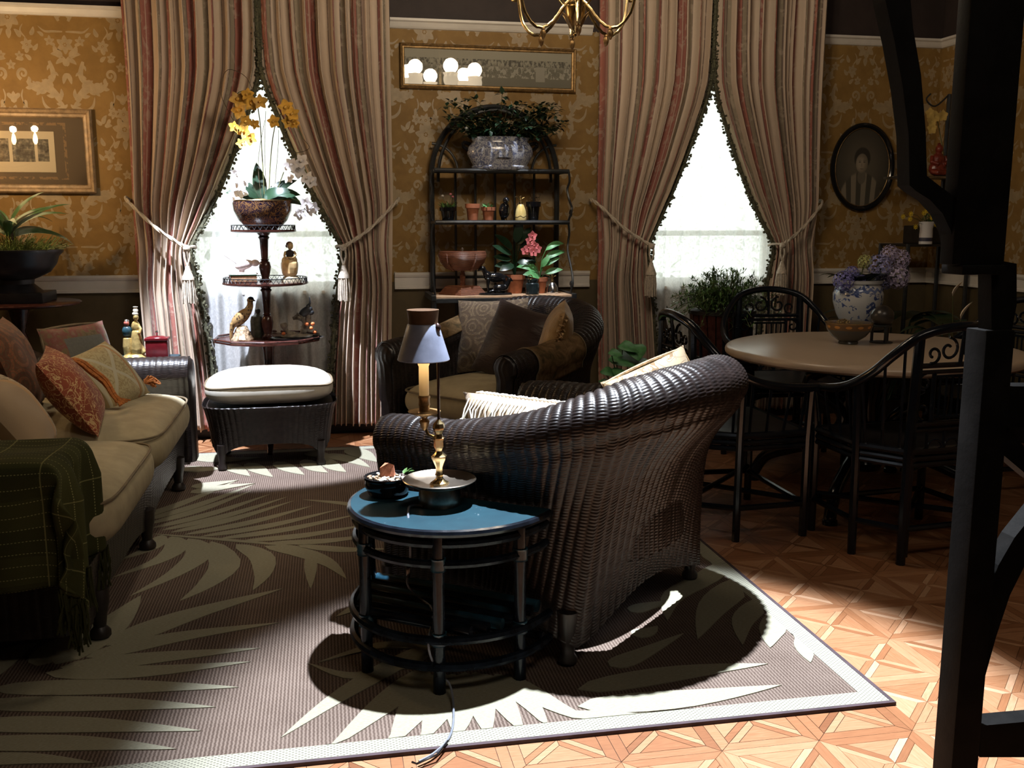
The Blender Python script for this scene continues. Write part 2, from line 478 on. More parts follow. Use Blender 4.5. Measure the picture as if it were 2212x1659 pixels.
# ------------------------------------------------------------------ damask print on the papered band
class Ink:
    """flat ribbons and petals in wallpaper space"""
    def __init__(s): s.q = []; s.k = 0
    def ribbon(s, pts, w, n=14):
        P = spline(pts, n); L = []
        for i, p in enumerate(P):
            t = i / n
            ww = w(t) if callable(w) else w * (math.sin(PI * (0.12 + 0.88 * t)) ** 0.7 if t < 1 else 0.02)
            d = (P[min(i + 1, n)] - P[max(i - 1, 0)]); d = Vector((-d.y, d.x, 0)).normalized()
            L.append((p + d * ww / 2, p - d * ww / 2))
        s.k += 1
        for i in range(n): s.q.append([L[i][0], L[i][1], L[i + 1][1], L[i + 1][0], s.k])
        return P
    def leaf(s, x, y, a, l, w, bend=0.4):
        b = (x + l * math.cos(a) * .5 - bend * l * .5 * math.sin(a) * .5, y + l * math.sin(a) * .5 + bend * l * .5 * math.cos(a) * .5)
        s.ribbon([(x, y), b, (x + l * math.cos(a), y + l * math.sin(a))], lambda t: w * math.sin(PI * max(.03, t ** .7)) ** .9, 6)
    def acanthus(s, pts, w, lob, n=9):
        P = s.ribbon(pts, w, 18)
        for i in range(1, n):
            k = int(i / n * 18); d = P[min(k + 1, 18)] - P[k - 1]; a = math.atan2(d.y, d.x)
            sg = 1 if i % 2 else -1
            s.leaf(P[k].x, P[k].y, a + sg * 0.9, lob * (1.1 - 0.5 * i / n), lob * .45, sg * .5)
    def spiral(s, x, y, r, turns, a0, w, sg=1):
        pts = [(x + r * (1 - t / 16) * math.cos(a0 + sg * 2 * PI * turns * t / 16), y + r * (1 - t / 16) * math.sin(a0 + sg * 2 * PI * turns * t / 16)) for t in range(15)]
        s.ribbon(pts, lambda t: w * (1 - .5 * t), 28)
    def flower(s, x, y, r, n=6, a0=0.3):
        for i in range(n):
            a = a0 + 2 * PI * i / n
            s.leaf(x + r * .18 * math.cos(a), y + r * .18 * math.sin(a), a, r * .85, r * .62, 0.15)
        for i in range(5): s.leaf(x, y, a0 + 2 * PI * i / 5 + .5, r * .16, r * .1, 0)
ink = Ink()
# half motif, x >= 0 (mirrored below); cell 0.68 x 0.64
ink.acanthus([(.045, .20), (.12, .27), (.20, .27), (.255, .31)], .050, .060, 10)
ink.spiral(.272, .352, .036, 1.5, -1.2, .020)
ink.acanthus([(.105, .43), (.085, .35), (.12, .305), (.16, .32)], .034, .040, 7)
ink.acanthus([(.03, .02), (.055, .09), (.04, .17), (.085, .215)], .030, .046, 8)
ink.ribbon([(.03, .17), (.10, .14), (.15, .17), (.165, .225)], .020)
ink.leaf(.02, .455, 0.9, .085, .045, -.5); ink.leaf(.02, .455, 0.2, .075, .035, .5); ink.leaf(.012, .44, -.5, .06, .028, .4)
ink.leaf(.005, .40, 1.35, .06, .03, .2); ink.leaf(.0, .36, -1.2, .07, .03, .3)
ink.flower(.095, .545, .032, 5); ink.leaf(.06, .52, .2, .04, .02); ink.leaf(.13, .57, .6, .045, .022)
ink.ribbon([(.01, .60), (.07, .60), (.12, .60), (.16, .63)], .014)
for (x, y, a) in ((.215, .43, .7), (.24, .47, 1.5), (.20, .49, 2.3), (.26, .435, .0)): ink.leaf(x, y, a, .05, .026, .3)
ink.flower(.235, .52, .040, 6); ink.flower(.285, .455, .028, 5)
ink.leaf(.27, .56, .9, .06, .03); ink.leaf(.21, .575, 2.0, .055, .028); ink.ribbon([(.24, .56), (.27, .60), (.25, .64)], .010, 6)
ink.leaf(.30, .235, -.9, .055, .028); ink.leaf(.27, .20, -1.8, .05, .026); ink.flower(.275, .13, .036, 6); ink.leaf(.25, .095, -2.2, .05, .024); ink.leaf(.30, .09, -.8, .05, .024)
ink.ribbon([(.28, .26), (.29, .22), (.275, .17)], .010, 6); ink.leaf(.205, .065, 1.1, .06, .03); ink.leaf(.20, .06, 2.4, .05, .026); ink.leaf(.215, .05, .1, .05, .026)
half = [([(p.x, p.y) for p in q[:4]], q[4]) for q in ink.q]
cell = half + [([(-x, y) for x, y in q][::-1], k + 7) for q, k in half]
axial = Ink()
axial.flower(0, .525, .055, 6, .52); axial.flower(.34, .035, .075, 7); axial.flower(.34, .125, .045, 6); axial.leaf(.34, .18, 1.571, .07, .04, 0)
axial.leaf(.34, -.03, -1.571, .06, .035, 0); axial.flower(.34, .40, .03, 5)
cell += [([(p.x, p.y) for p in q[:4]], q[4] + 3) for q in axial.q]
def damask(parent, x0, x1, z0, z1, to3, skip=(), ox=0.0):
    vs = []; fs = []
    CW, CH = .60, .62
    for i in range(int(math.floor((x0 - ox) / CW)) - 1, int((x1 - ox) / CW) + 2):
        for j in range(int(z0 / CH) - 1, int(z1 / CH) + 2):
            for q, sk in cell:
                dd = .0004 + (sk % 14) * .00008
                Q = [(ox + i * CW + x * CW / .68, j * CH + y * CH / .64) for x, y in q]
                cx = sum(p[0] for p in Q) / 4; cz = sum(p[1] for p in Q) / 4
                if not (x0 < cx < x1 and z0 < cz < z1) or any(a < cx < b for a, b in skip): continue
                n = len(vs); vs += [to3(*p, dd) for p in Q]; fs.append((n, n + 1, n + 2, n + 3))
    o = link(np_mesh('damask_pattern', np.array(vs), np.array(fs)), 'damask_pattern', M['damask'], parent, False)
    o['kind'] = 'stuff'
damask(wall_back, WXL + .02, WXR - .02, 1.02, 2.55, lambda x, z, d: (x, WY - d, z), ((W1C - .66, W1C + .66), (W2C - .68, W2C + .68)), -1.435)
damask(wall_right, 4.6, WY - .02, 1.02, 2.55, lambda x, z, d: (WXR - d, x, z), (), .2)

# ------------------------------------------------------------------ windows
gm = Mat('window_glass', (1, 1, 1), 0.02)
tr = gm.node('ShaderNodeBsdfTransparent'); gl = gm.node('ShaderNodeBsdfGlossy'); gl.inputs['Roughness'].default_value = 0.02
ms = gm.node('ShaderNodeMixShader'); ms.inputs[0].default_value = 0.06
gm.t.links.new(tr.outputs[0], ms.inputs[1]); gm.t.links.new(gl.outputs[0], ms.inputs[2])
gm.t.links.new(ms.outputs[0], gm.t.nodes['Material Output'].inputs[0])
M['glass'] = gm.m
for i, c in enumerate((W1C, W2C)):
    w = thing('window_%d' % (i + 1), None, None, (c, WY, WZ0)); struct(w)
    H_ = WZ1 - WZ0; f = .045
    for nm, cx, cz, sx, sz in (('jamb', -WH + f / 2, H_ / 2, f, H_), ('jamb', WH - f / 2, H_ / 2, f, H_), ('head', 0, H_ - f / 2, 2 * WH - 2 * f, f)):
        MB().box((cx, .07, cz), (sx, .12, sz), .004).build(nm, M['white_paint'], w, False)
    MB().box((0, .05, .012), (2 * WH + .06, .16, .024), .005).build('sill', M['white_paint'], w, False)
    MB().box((0, .06, .375), (2 * WH - 2 * f, .04, .035), .004).build('meeting_rail', M['white_paint'], w, False)
    MB().box((0, .06, .05), (2 * WH - 2 * f, .04, .05), .004).build('bottom_rail', M['white_paint'], w, False)
    for z0, z1 in ((.075, .358), (.393, H_ - f)):
        for a, b in ((-WH + f, WH - f),):
            MB().box(((a + b) / 2, .065, (z0 + z1) / 2), (b - a, .004, z1 - z0)).build('pane', M['glass'], w, False)

# ------------------------------------------------------------------ parquet floor
pm = Mat('parquet_wood', rough=0.42, spec=0.4)
xx, yy, zz = pm.coord('Object')
g1 = pm.noise(14, 4, 0.6, stretch=(1.2, 14, 1)); g2 = pm.noise(60, 2, 0.5, stretch=(1, 12, 1))
oi = pm.node('ShaderNodeObjectInfo'); orn = X(pm.t, oi.outputs['Random'])
at = pm.node('ShaderNodeAttribute'); at.attribute_name = 'tone'; tone = X(pm.t, at.outputs['Fac'])
val = (tone * 0.62 + orn * 0.38) * 0.95 + (g1 - 0.5) * 0.55 + (g2 - .5) * .12 + 0.02
pm.color(pm.ramp(val, [(0, (0.17, 0.062, 0.024)), (.35, (0.28, 0.118, 0.050)), (.65, (0.40, 0.205, 0.105)), (1, (0.56, 0.35, 0.215))]))
pm.bump(g1, 0.05, 0.002)
M['parquet'] = pm.m
M['floor_base'] = plain('floor_base', (0.08, 0.03, 0.012), 0.5)
mb = MB().box(((WXL + WXR) / 2, (WY + WYF) / 2, -.052), (WXR - WXL + .28, WY - WYF + .28, .1))
floor = struct(mb.build('floor', M['floor_base'], smooth=False))
T = .2715; TX, TY = 1.79, 2.722; b_ = .115; q_ = .105
def rotp(p, a): c, s = math.cos(a), math.sin(a); return (p[0] * c - p[1] * s, p[0] * s + p[1] * c)
def inset(poly, d):
    cx = sum(p[0] for p in poly) / len(poly); cy = sum(p[1] for p in poly) / len(poly); out = []
    n = len(poly)
    for i in range(n):
        a, b, c = Vector(poly[i - 1]), Vector(poly[i]), Vector(poly[(i + 1) % n])
        e1 = (b - a).normalized(); e2 = (c - b).normalized()
        n1 = Vector((-e1.y, e1.x)); n2 = Vector((-e2.y, e2.x)); bi = (n1 + n2)
        bi = bi / max(.25, bi.length_squared) * 2
        out.append(tuple(b + bi * d))
    return out
shapes = {  # polygon in tile units centred on the tile, ccw, grain angle, tone
    'border': ([(-.5, -.5), (.5, -.5), (.5 - b_, -.5 + b_), (-.5 + b_, -.5 + b_)], 0, .45),
    'ray_a': ([(0, 0), (-.5 + b_, -.5 + b_), (-.5 + b_ + q_, -.5 + b_), (0, -q_)], PI / 4, .95),
    'ray_b': ([(0, 0), (0, -q_), (.5 - b_ - q_, -.5 + b_), (.5 - b_, -.5 + b_)], -PI / 4, .25),
    'wedge': ([(0, -q_), (-.5 + b_ + q_, -.5 + b_), (.5 - b_ - q_, -.5 + b_)], 0, .6)}
pmesh = {}
for nm, (poly, ga, tn) in shapes.items():
    P = [rotp((x * T, y * T), -ga) for x, y in poly]
    lo = inset(P, .0004); hi = inset(P, .0008); n = len(P)
    vs = [(x, y, -.0025) for x, y in lo] + [(x, y, -.0006) for x, y in lo] + [(x, y, 0) for x, y in hi]
    fs = [tuple(range(2 * n, 3 * n))]
    for r in (0, 1): fs += [(r * n + i, r * n + (i + 1) % n, (r + 1) * n + (i + 1) % n, (r + 1) * n + i) for i in range(n)]
    me = bpy.data.meshes.new('parquet_piece'); me.from_pydata(vs, [], fs); me.update(); me.materials.append(M['parquet'])
    a = me.attributes.new('tone', 'FLOAT', 'FACE'); a.data.foreach_set('value', [tn] * len(fs))
    pmesh[nm] = (me, ga, P)
RUG = (-1.15, 1.555, 2.312, 5.82)
tiles = []
for i in range(-16, 12):
    for j in range(-9, 15):
        cx, cy = TX + (i + .5) * T, TY + (j + .5) * T
        if cx < WXL or cx > WXR or cy > WY or cy < .6: continue
        if RUG[0] + T < cx < RUG[1] - T and RUG[2] + T < cy < RUG[3] - T: continue
        d = np.array([cx, cy, -CAM_H]); w_ = d @ FWD
        u = W_PX / 2 + F_PX * (d @ RGT) / w_; v = H_PX / 2 - F_PX * (d @ UPV) / w_
        if u < -700 or u > W_PX + 1100 or v > H_PX + 500 or w_ < .3: continue
        cov = RUG[0] < cx < RUG[1] and RUG[2] < cy < RUG[3]
        tiles.append((w_ + (1.5 if cov else 0) + (.7 if u > 2060 else 0) + (5 if (v > H_PX + 110 or u > W_PX + 50 or u < -60) else 0), cx, cy))
tiles.sort()
sv, sf, st = [], [], []
for k, (d, cx, cy) in enumerate(tiles):
    flipc = rnd.random() < .5
    for r in range(4):
        for nm in shapes:
            me, ga, P = pmesh[nm]
            if k < 18:
                o = bpy.data.objects.new('parquet_piece', me); COL.objects.link(o); o.parent = floor
                o.location = (cx, cy, 0); o.rotation_euler = (0, 0, r * PI / 2 + ga)
            else:
                n = len(sv); R_ = r * PI / 2 + ga
                pts = [rotp(p, R_) for p in inset(P, .0008)]
                sv += [(cx + x, cy + y, -.0003) for x, y in pts]; sf.append(tuple(range(n, n + len(pts)))); st.append(min(1, max(0, shapes[nm][2] + rnd.uniform(-.3, .3))))
me = bpy.data.meshes.new('parquet_far'); me.from_pydata(sv, [], sf); me.update()
a = me.attributes.new('tone', 'FLOAT', 'FACE'); a.data.foreach_set('value', st)
tag(link(me, 'parquet_far', M['parquet'], floor, False), kind='stuff')

# ------------------------------------------------------------------ rug
def rug_mat(name, c1, c2, k):
    m = Mat(name, rough=0.9, spec=0.15)
    x, y, z = m.coord('Object')
    rib = ((x * (2 * PI / .0105)) + (y * 310).sin() * .35).sin()
    sp = m.noise(420, 2, 0.5); cl = m.noise(5, 3, .6)
    m.color(m.mix((rib * .22 + sp * .9 + cl * .35 - .12).ss(.2, .85), c1, c2))
    m.bump(rib * .5 + sp, k, .003)
    return m.m
M['rug'] = rug_mat('rug_taupe', (0.075, 0.050, 0.038), (0.215, 0.162, 0.130), .5)
lm = Mat('rug_leaf', rough=0.85, spec=0.2)
x, y, z = lm.coord('Object')
st_ = lm.noise(90, 3, .6, stretch=(1, 3, 1)); fn_ = (y * 900).sin() * (x * 700).sin()
lm.color(lm.mix((st_ * 1.0 + fn_ * .06).ss(.2, .85), (0.245, 0.225, 0.155), (0.345, 0.330, 0.245)))
lm.bump(fn_, .2, .002)
M['rug_leaf'] = lm.m
bm_ = Mat('rug_border', rough=0.9, spec=.15)
x, y, z = bm_.coord('Object')
dots = ((x * (2 * PI / .016)).sin() * (y * (2 * PI / .012)).sin())
bm_.color(bm_.mix(dots.ss(.1, .6), (0.34, 0.33, 0.25), (0.15, 0.14, 0.11))); bm_.bump(dots, .3, .003)
M['rug_border'] = bm_.m
M['rug_binding'] = plain('rug_binding', (0.05, 0.03, 0.035), .8)
rug = thing('area_rug', 'taupe woven area rug with pale palm leaf pattern and light border', 'rug', ((RUG[0] + RUG[1]) / 2, (RUG[2] + RUG[3]) / 2, 0))
RC = Vector(rug.location); rw, rh = RUG[1] - RUG[0], RUG[3] - RUG[2]
MB().box((0, 0, .0045), (rw - .012, rh - .012, .009)).build('rug_field', M['rug'], rug, False)
def frame_mb(w, h, t, z0, z1):
    m_ = MB(); o_ = [(-w / 2, -h / 2), (w / 2, -h / 2), (w / 2, h / 2), (-w / 2, h / 2)]; i_ = [(a - math.copysign(t, a), b - math.copysign(t, b)) for a, b in o_]
    for k in range(4):
        l = (k + 1) % 4; m_.prism([o_[k], o_[l], i_[l], i_[k]], z0, z1)
    return m_
frame_mb(rw, rh, .012, 0, .0105).build('binding', M['rug_binding'], rug, False)
frame_mb(rw - .026, rh - .026, .062, .008, .0103).build('border_band', M['rug_border'], rug, False)
ZR = .0104
LEAFN = [0]
def rleaf(pts, w, Z=None, sh=.75, n=10):
    """pts in photograph pixels along the leaf, w width in metres"""
    if Z: ox, oy, s = Z; pts = [(ox + x / s, oy + y / s) for x, y in pts]
    g = [G(u, v, .0) - RC for u, v in pts]; P = spline([(p.x, p.y) for p in g], n)
    m_ = MB(); vs = []
    for i, p in enumerate(P):
        t = i / n; d = P[min(i + 1, n)] - P[max(i - 1, 0)]; d = Vector((-d.y, d.x, 0)).normalized()
        ww = w / 2 * max(.04, math.sin(PI * t ** sh)) ** 1.1 * (1 if t < 1 else .02)
        L_, R_ = p + d * ww, p - d * ww
        for q in (L_, R_):
            vs.append((max(-rw / 2 + .07, min(rw / 2 - .075, q.x)), max(-rh / 2 + .075, min(rh / 2 - .07, q.y)), 0))
    fs = [(2 * i, 2 * i + 1, 2 * i + 3, 2 * i + 2) for i in range(n)]
    LEAFN[0] += 1; zr = ZR + LEAFN[0] * .00003
    m_.add([(a, b, ZR - .002) for a, b, c in vs], []); nn = len(vs)
    m_.v += [(a, b, zr) for a, b, c in vs]; m_.f = [tuple(i + nn for i in f)[::-1] for f in fs]
    m_.f += [(2 * i, 2 * i + 2, nn + 2 * i + 2, nn + 2 * i) for i in range(n)] + [(2 * i + 1, nn + 2 * i + 1, nn + 2 * i + 3, 2 * i + 3) for i in range(n)]
    m_.build('leaf', M['rug_leaf'], rug, False)
Z2 = (0, 1000, 2.5175); Z1 = (1380, 1140, 3.197); Z3 = (600, 1380, 2.765); Z4 = (380, 780, 4.148)
# upper frond, upper leaflets
for bx, by, tx, ty in ((640, 345, 1290, 105), (760, 330, 1385, 125), (800, 345, 1372, 160), (830, 365, 1470, 180), (880, 378, 1562, 195), (930, 390, 1597, 217), (1000, 403, 1702, 243),
                       (1090, 413, 1838, 265), (1190, 425, 1947, 290), (1310, 437, 2010, 345), (1460, 447, 2060, 400), (1620, 460, 2110, 480)):
    rleaf([(bx, by), ((bx + tx) / 2, (by + ty) / 2 + 14), (tx, ty)], .066, Z2)
rleaf([(830, 398), (1200, 428), (1500, 455), (1720, 480)], .03, Z2)
for pts, w in (([(935, 412), (960, 470), (860, 545), (610, 637)], .14), ([(1025, 424), (1090, 500), (960, 610), (708, 738)], .16), ([(1150, 440), (1225, 560), (1130, 670), (978, 765)], .17),
               ([(1285, 455), (1420, 520), (1430, 620), (1375, 708)], .14), ([(1440, 465), (1640, 500), (1790, 560), (1885, 645)], .13), ([(1690, 500), (1690, 600), (1690, 698)], .07),
               ([(880, 405), (830, 470), (640, 545)], .10)):
    rleaf(pts, w * .72, Z2, .65)
rleaf([(2100, 265), (1880, 232), (1650, 210)], .05, Z2); rleaf([(2120, 720), (1980, 780), (1825, 853)], .06, Z2)
# lower-left frond
for pts, w in (([(580, 1010), (1000, 850), (1540, 697)], .17), ([(470, 1075), (950, 965), (1520, 884)], .13), ([(330, 1130), (850, 1075), (1415, 1024)], .13), ([(250, 1160), (800, 1150), (1365, 1098)], .12),
               ([(-50, 1245), (700, 1235), (1300, 1238)], .13), ([(-150, 1330), (600, 1330), (1175, 1346)], .12), ([(-200, 1440), (500, 1445), (1095, 1476)], .12), ([(-250, 1545), (450, 1545), (960, 1576)], .11),
               ([(-300, 1640), (150, 1628), (520, 1652)], .08), ([(300, 1110), (600, 900), (768, 735)], .20), ([(200, 1120), (330, 1000), (480, 940)], .14), ([(-150, 1230), (60, 1050), (200, 1000)], .14),
               ([(-300, 1290), (-100, 1180), (60, 1100)], .12)):
    rleaf(pts, w * .74, Z2, .6)
# front frond, lit
for pts, w in (([(900, 60), (420, 330), (20, 612)], .10), ([(900, 200), (600, 440), (290, 697)], .12), ([(1000, 230), (830, 430), (660, 690)], .16), ([(1050, 230), (960, 450), (860, 650)], .13),
               ([(1120, 220), (1090, 450), (1080, 640)], .13), ([(1180, 220), (1220, 420), (1270, 640)], .12), ([(1230, 230), (1360, 420), (1480, 610)], .10), ([(1300, 230), (1500, 400), (1620, 560)], .09),
               ([(1350, 240), (1650, 420), (1950, 545)], .09), ([(900, 120), (480, 240), (180, 165)], .07), ([(950, 60), (600, 60), (240, 160)], .07)):
    rleaf(pts, w * .80, Z3, .55)
for pts, w in (([(-420, 1140), (300, 1020), (892, 962)], .10), ([(-420, 1260), (350, 1200), (985, 1110)], .11), ([(-500, 1310), (0, 1340), (420, 1320)], .06), ([(-200, 980), (0, 900), (310, 750)], .08),
               ([(740, 370), (520, 560), (405, 790)], .13), ([(870, 510), (720, 660), (715, 832)], .09), ([(1010, 590), (920, 730), (905, 852)], .10), ([(1190, 740), (1150, 850), (1185, 955)], .08),
               ([(600, 310), (250, 480), (195, 662)], .10), ([(640, 200), (500, 230), (440, 150)], .07), ([(700, 300), (520, 300), (300, 420)], .07), ([(-60, 600), (60, 560), (300, 520)], .07), ([(-50, 760), (60, 740), (130, 700)], .07), ([(380, 60), (480, 120), (600, 260)], .07)):
    rleaf(pts, w, Z1, .6)
# by the ottoman
for pts, w in (([(150, 860), (420, 900), (760, 880)], .15), ([(140, 960), (200, 990), (560, 960)], .12), ([(480, 940), (560, 1000), (665, 1050)], .10), ([(650, 930), (750, 1000), (870, 1058)], .10), ([(900, 920), (1030, 990), (1150, 1037)], .10),
               ([(1150, 900), (1250, 980), (1362, 1018)], .10), ([(1300, 880), (1420, 970), (1525, 1013)], .10), ([(1340, 850), (1560, 900), (1740, 970)], .12), ([(1560, 800), (1680, 860), (1800, 920)], .14), ([(1200, 830), (1300, 860), (1560, 900)], .12),
               ([(140, 1150), (340, 1120), (565, 1085)], .10), ([(130, 1200), (420, 1150), (708, 1115)], .10)):
    rleaf(pts, w, Z4, .6)
# ------------------------------------------------------------------ curtains, sheers, tiebacks
cm = Mat('striped_brocade', rough=0.72, spec=0.25)
u, v = cm.uv()
s1 = (u * 2.35).frac()
TAN, TAN2, ROSE, ROSE2, DK, TAUPE = (0.50, 0.385, 0.285), (0.58, 0.465, 0.36), (0.38, 0.145, 0.105), (0.29, 0.11, 0.09), (0.085, 0.05, 0.045), (0.27, 0.22, 0.155)
stripe = cm.ramp(s1, [(0, TAN), (.10, TAN2), (.12, DK), (.13, TAUPE), (.18, TAUPE), (.19, DK), (.20, ROSE), (.27, ROSE2), (.275, TAN), (.29, ROSE2), (.34, ROSE), (.35, DK), (.365, TAN2), (.52, TAN), (.53, TAUPE), (.58, TAUPE), (.59, DK), (.60, TAN2),
                      (.70, TAN), (.71, ROSE2), (.75, ROSE2), (.76, DK), (.77, TAN2), (.88, TAN), (.89, DK), (.90, TAN), (1, TAN)][:32], 'LINEAR')
br = cm.noise(22, 3, .6, cm.vec, stretch=(1.0, .8, 1), dist=1.2)
fl = cm.noise(9, 2, .5, cm.vec, stretch=(1.6, .7, 1), dist=2.0)
cm.color(cm.mix((br.ss(.48, .56) * fl.ss(.42, .6)) * .42, stripe, (0.52, 0.42, 0.32)))
cm.bump(br, .12, .004)
cm.set(Sheen_Weight=0.15)
M['curtain'] = cm.m
sm = Mat('sheer_lace', (0.9, 0.9, 0.9), 0.8)
u, v = sm.uv()
lace = sm.noise(34, 3, .6, sm.vec, dist=1.5)
tr = sm.node('ShaderNodeBsdfTransparent'); tl = sm.node('ShaderNodeBsdfTranslucent'); df = sm.node('ShaderNodeBsdfDiffuse')
tl.inputs[0].default_value = (.86, .88, .86, 1); df.inputs[0].default_value = (.80, .80, .80, 1)
m1 = sm.node('ShaderNodeMixShader'); m2 = sm.node('ShaderNodeMixShader')
m1.inputs[0].default_value = .55
sm.t.links.new(tl.outputs[0], m1.inputs[1]); sm.t.links.new(df.outputs[0], m1.inputs[2])
fac = lace.ss(.40, .62, .78, .93)
sm.t.links.new(fac.s, m2.inputs[0]); sm.t.links.new(tr.outputs[0], m2.inputs[1]); sm.t.links.new(m1.outputs[0], m2.inputs[2])
sm.t.links.new(m2.outputs[0], sm.t.nodes['Material Output'].inputs[0])
M['sheer'] = sm.m
M['cord'] = plain('cream_cord', (0.50, 0.43, 0.34), .7, var=.2, scale=90, bump=.4)
M['tassel'] = plain('tassel_thread', (0.47, 0.40, 0.32), .75, var=.25, scale=70)
M['fringe'] = plain('olive_fringe', (0.075, 0.072, 0.040), .85, var=.5, scale=60)
M['lining'] = plain('curtain_lining', (0.52, 0.47, 0.34), .8, var=.08)

def interp(tab, z):
    return float(np.interp(z, [a for a, b in tab], [b for a, b in tab]))
#            z -> distance of the free edge from the window's middle line
INNER = [(0.05, .36), (.45, .375), (.80, .405), (1.00, .435), (1.16, .455), (1.22, .445), (1.35, .375), (1.55, .275), (1.75, .190), (1.95, .115), (2.12, .055), (2.25, .022), (2.45, .008), (3.1, .004)]
OUTER = [(0.05, .735), (1.2, .765), (1.5, .775), (3.1, .775)]
TOPZ, HEMZ = 3.05, .07
def curtain(name, cx, sg, label, seed, tl_, lift=0.0):
    r = random.Random(seed)
    th = thing(name, label, 'curtain', (cx + sg * .6, WY - .13, HEMZ), 0, 'striped brocade curtains')
    base = Vector(th.location); NU, NV = 260, 90
    folds = [(r.uniform(.7, 1.3)) for _ in range(10)]; cum = np.cumsum([0] + folds); cum = cum / cum[-1]
    amps = [r.uniform(.65, 1.15) for _ in range(12)]
    V = np.zeros((NU, NV, 3)); UV = np.zeros((NU, NV, 2))
    zs = np.linspace(HEMZ, TOPZ, NV)
    sway = [r.uniform(-.01, .01) for _ in range(12)]
    for j, z in enumerate(zs):
        i_, o_ = interp(INNER, z), interp(OUTER, z)
        pinch = math.exp(-((z - 1.19) / .16) ** 2)
        wid = o_ - i_
        amp = .060 * (1 - .45 * pinch) * (1.0 if z > 1.2 else 1.05 + .25 * (1.2 - z))
        for i in range(NU):
            a = i / (NU - 1)                       # 0 outer, 1 inner
            k = min(int(np.searchsorted(cum, a, side='right')) - 1, 9); f = (a - cum[k]) / (cum[k + 1] - cum[k])
            ph = 2 * PI * f
            # gathers crowd towards the tied edge low down
            aa = a ** (1.0 - .25 * pinch)
            d = o_ - wid * aa
            y = -amp * (amps[k] * (1 - f) + amps[k + 1] * f) * (1 - math.cos(ph)) * .5 + .018 * math.sin(7 * a + seed) * (1 - pinch)
            dx = -.010 * math.sin(ph) * amps[k] + sway[k] * math.sin(z * 2.2 + k)
            y -= .05 * pinch * (0.3 + .7 * a)
            y -= .035 * max(0, min(1, (1.2 - z) * 1.2)) * a * .6
            V[i, j] = (cx + sg * (d + dx) - base.x, WY - .10 + y + .02 - base.y, z - base.z + (lift * math.sin(3 * a) if j == 0 else 0))
            UV[i, j] = (a * 1.25 + seed * .31, z)
    F = grid_faces(NU, NV)
    if sg > 0: F = F[:, ::-1]
    me = np_mesh('curtain_panel', V.reshape(-1, 3), F, UV.reshape(-1, 2))
    link(me, 'curtain_panel', M['curtain'], th, True, 180, solid=.003)
    # cream lining turned out along the free edge
    m_ = MB(); jj = [j for j, z in enumerate(zs) if 1.22 < z < 2.1]
    vs = []
    for j in jj:
        p = V[-1, j]; t = math.sin(PI * (zs[j] - 1.22) / .88)
        vs += [(p[0], p[1] - .004, p[2]), (p[0] + sg * (.004 + .030 * t), p[1] - .030 * t - .012, p[2])]
    m_.add(vs, [(2 * i, 2 * i + 1, 2 * i + 3, 2 * i + 2) for i in range(len(jj) - 1)])
    m_.build('lining', M['lining'], th, solid=.002)
    # tufted fringe on the free edge
    m_ = MB(); acc = 0; last = None
    for j in range(1, NV):
        p = Vector(V[-1, j]); q = Vector(V[-1, j - 1]); L = (p - q).length
        n = max(1, int(L / .0055))
        for e in range(n):
            c = q.lerp(p, e / n) + Vector((-sg * r.uniform(-.008, .040), r.uniform(-.022, .004), r.uniform(-.004, .004)))
            m_.sph(c, (r.uniform(.007, .013), .009, r.uniform(.006, .011)), 5, 3)
    m_.tube([Vector(V[-1, j]) + Vector((-sg * .012, -.008, 0)) for j in range(NV)], .013, 6)
    tag(m_.build('fringe', M['fringe'], th), kind='stuff')
    # tieback: twisted cord from a wall hook round the gathered cloth, with a tassel
    tb = thing('curtain_tieback', tl_, 'tieback', (cx + sg * .80, WY - .01, 1.48), 0, 'cream rope tiebacks')
    hook, knot = Vector((0, -.035, 0)), Vector((-sg * .345, -.235, -.275))
    m_ = MB()
    path = spline([hook + Vector((0, .03, 0)), hook + Vector((sg * .012, -.03, .012)), hook + Vector((-sg * .03, -.10, -.028)), hook.lerp(knot, .5) + Vector((0, -.055, -.028)), knot + Vector((sg * .03, .0, .012)), knot], 30)
    for q in (0, 1):
        m_.tube([p + Vector((0, .007 * math.cos(i * 1.1 + q * PI), .007 * math.sin(i * 1.1 + q * PI))) for i, p in enumerate(path)], .0075, 6)
    m_.tube(spline([knot, knot + Vector((-sg * .04, .05, .0)), knot + Vector((-sg * .02, .15, -.01)), knot + Vector((sg * .10, .18, .04))], 10), .008, 6)
    m_.build('rope', M['cord'], tb)
    m_ = MB()
    kn = knot + Vector((0, -.015, -.01)); m_.tube([kn + Vector((.012, 0, .0)), kn + Vector((.016, 0, -.05)), kn + Vector((.002, 0, -.10))], .006, 6); m_.tube([kn + Vector((-.012, 0, .0)), kn + Vector((-.014, 0, -.05)), kn + Vector((-.002, 0, -.10))], .006, 6)
    m_.sph(kn, (.022, .018, .018), 10, 7); m_.build('knot', M['cord'], tb)
    tc = kn + Vector((0, 0, -.10))
    m_ = MB().lathe([(.006, .0), (.013, -.006), (.015, -.02), (.026, -.05), (.034, -.07), (.036, -.082), (.03, -.088), (0, -.09)][::-1], 18, tc); m_.build('tassel_head', M['tassel'], tb)
    m_ = MB()
    for i in range(46):
        a = i * 2.4; rr = .034 * math.sqrt((i + .5) / 46)
        m_.tube([tc + Vector((rr * math.cos(a) * .95, rr * math.sin(a) * .95, -.08)), tc + Vector((rr * math.cos(a) * 1.15, rr * math.sin(a) * 1.15, -.14)), tc + Vector((rr * math.cos(a) * 1.2 + r.uniform(-.003, .003), rr * math.sin(a) * 1.2, -.215 - r.uniform(0, .012)))], .0042, 4, caps=False)
    tag(m_.build('tassel_skirt', M['tassel'], tb), kind='stuff')
    return th
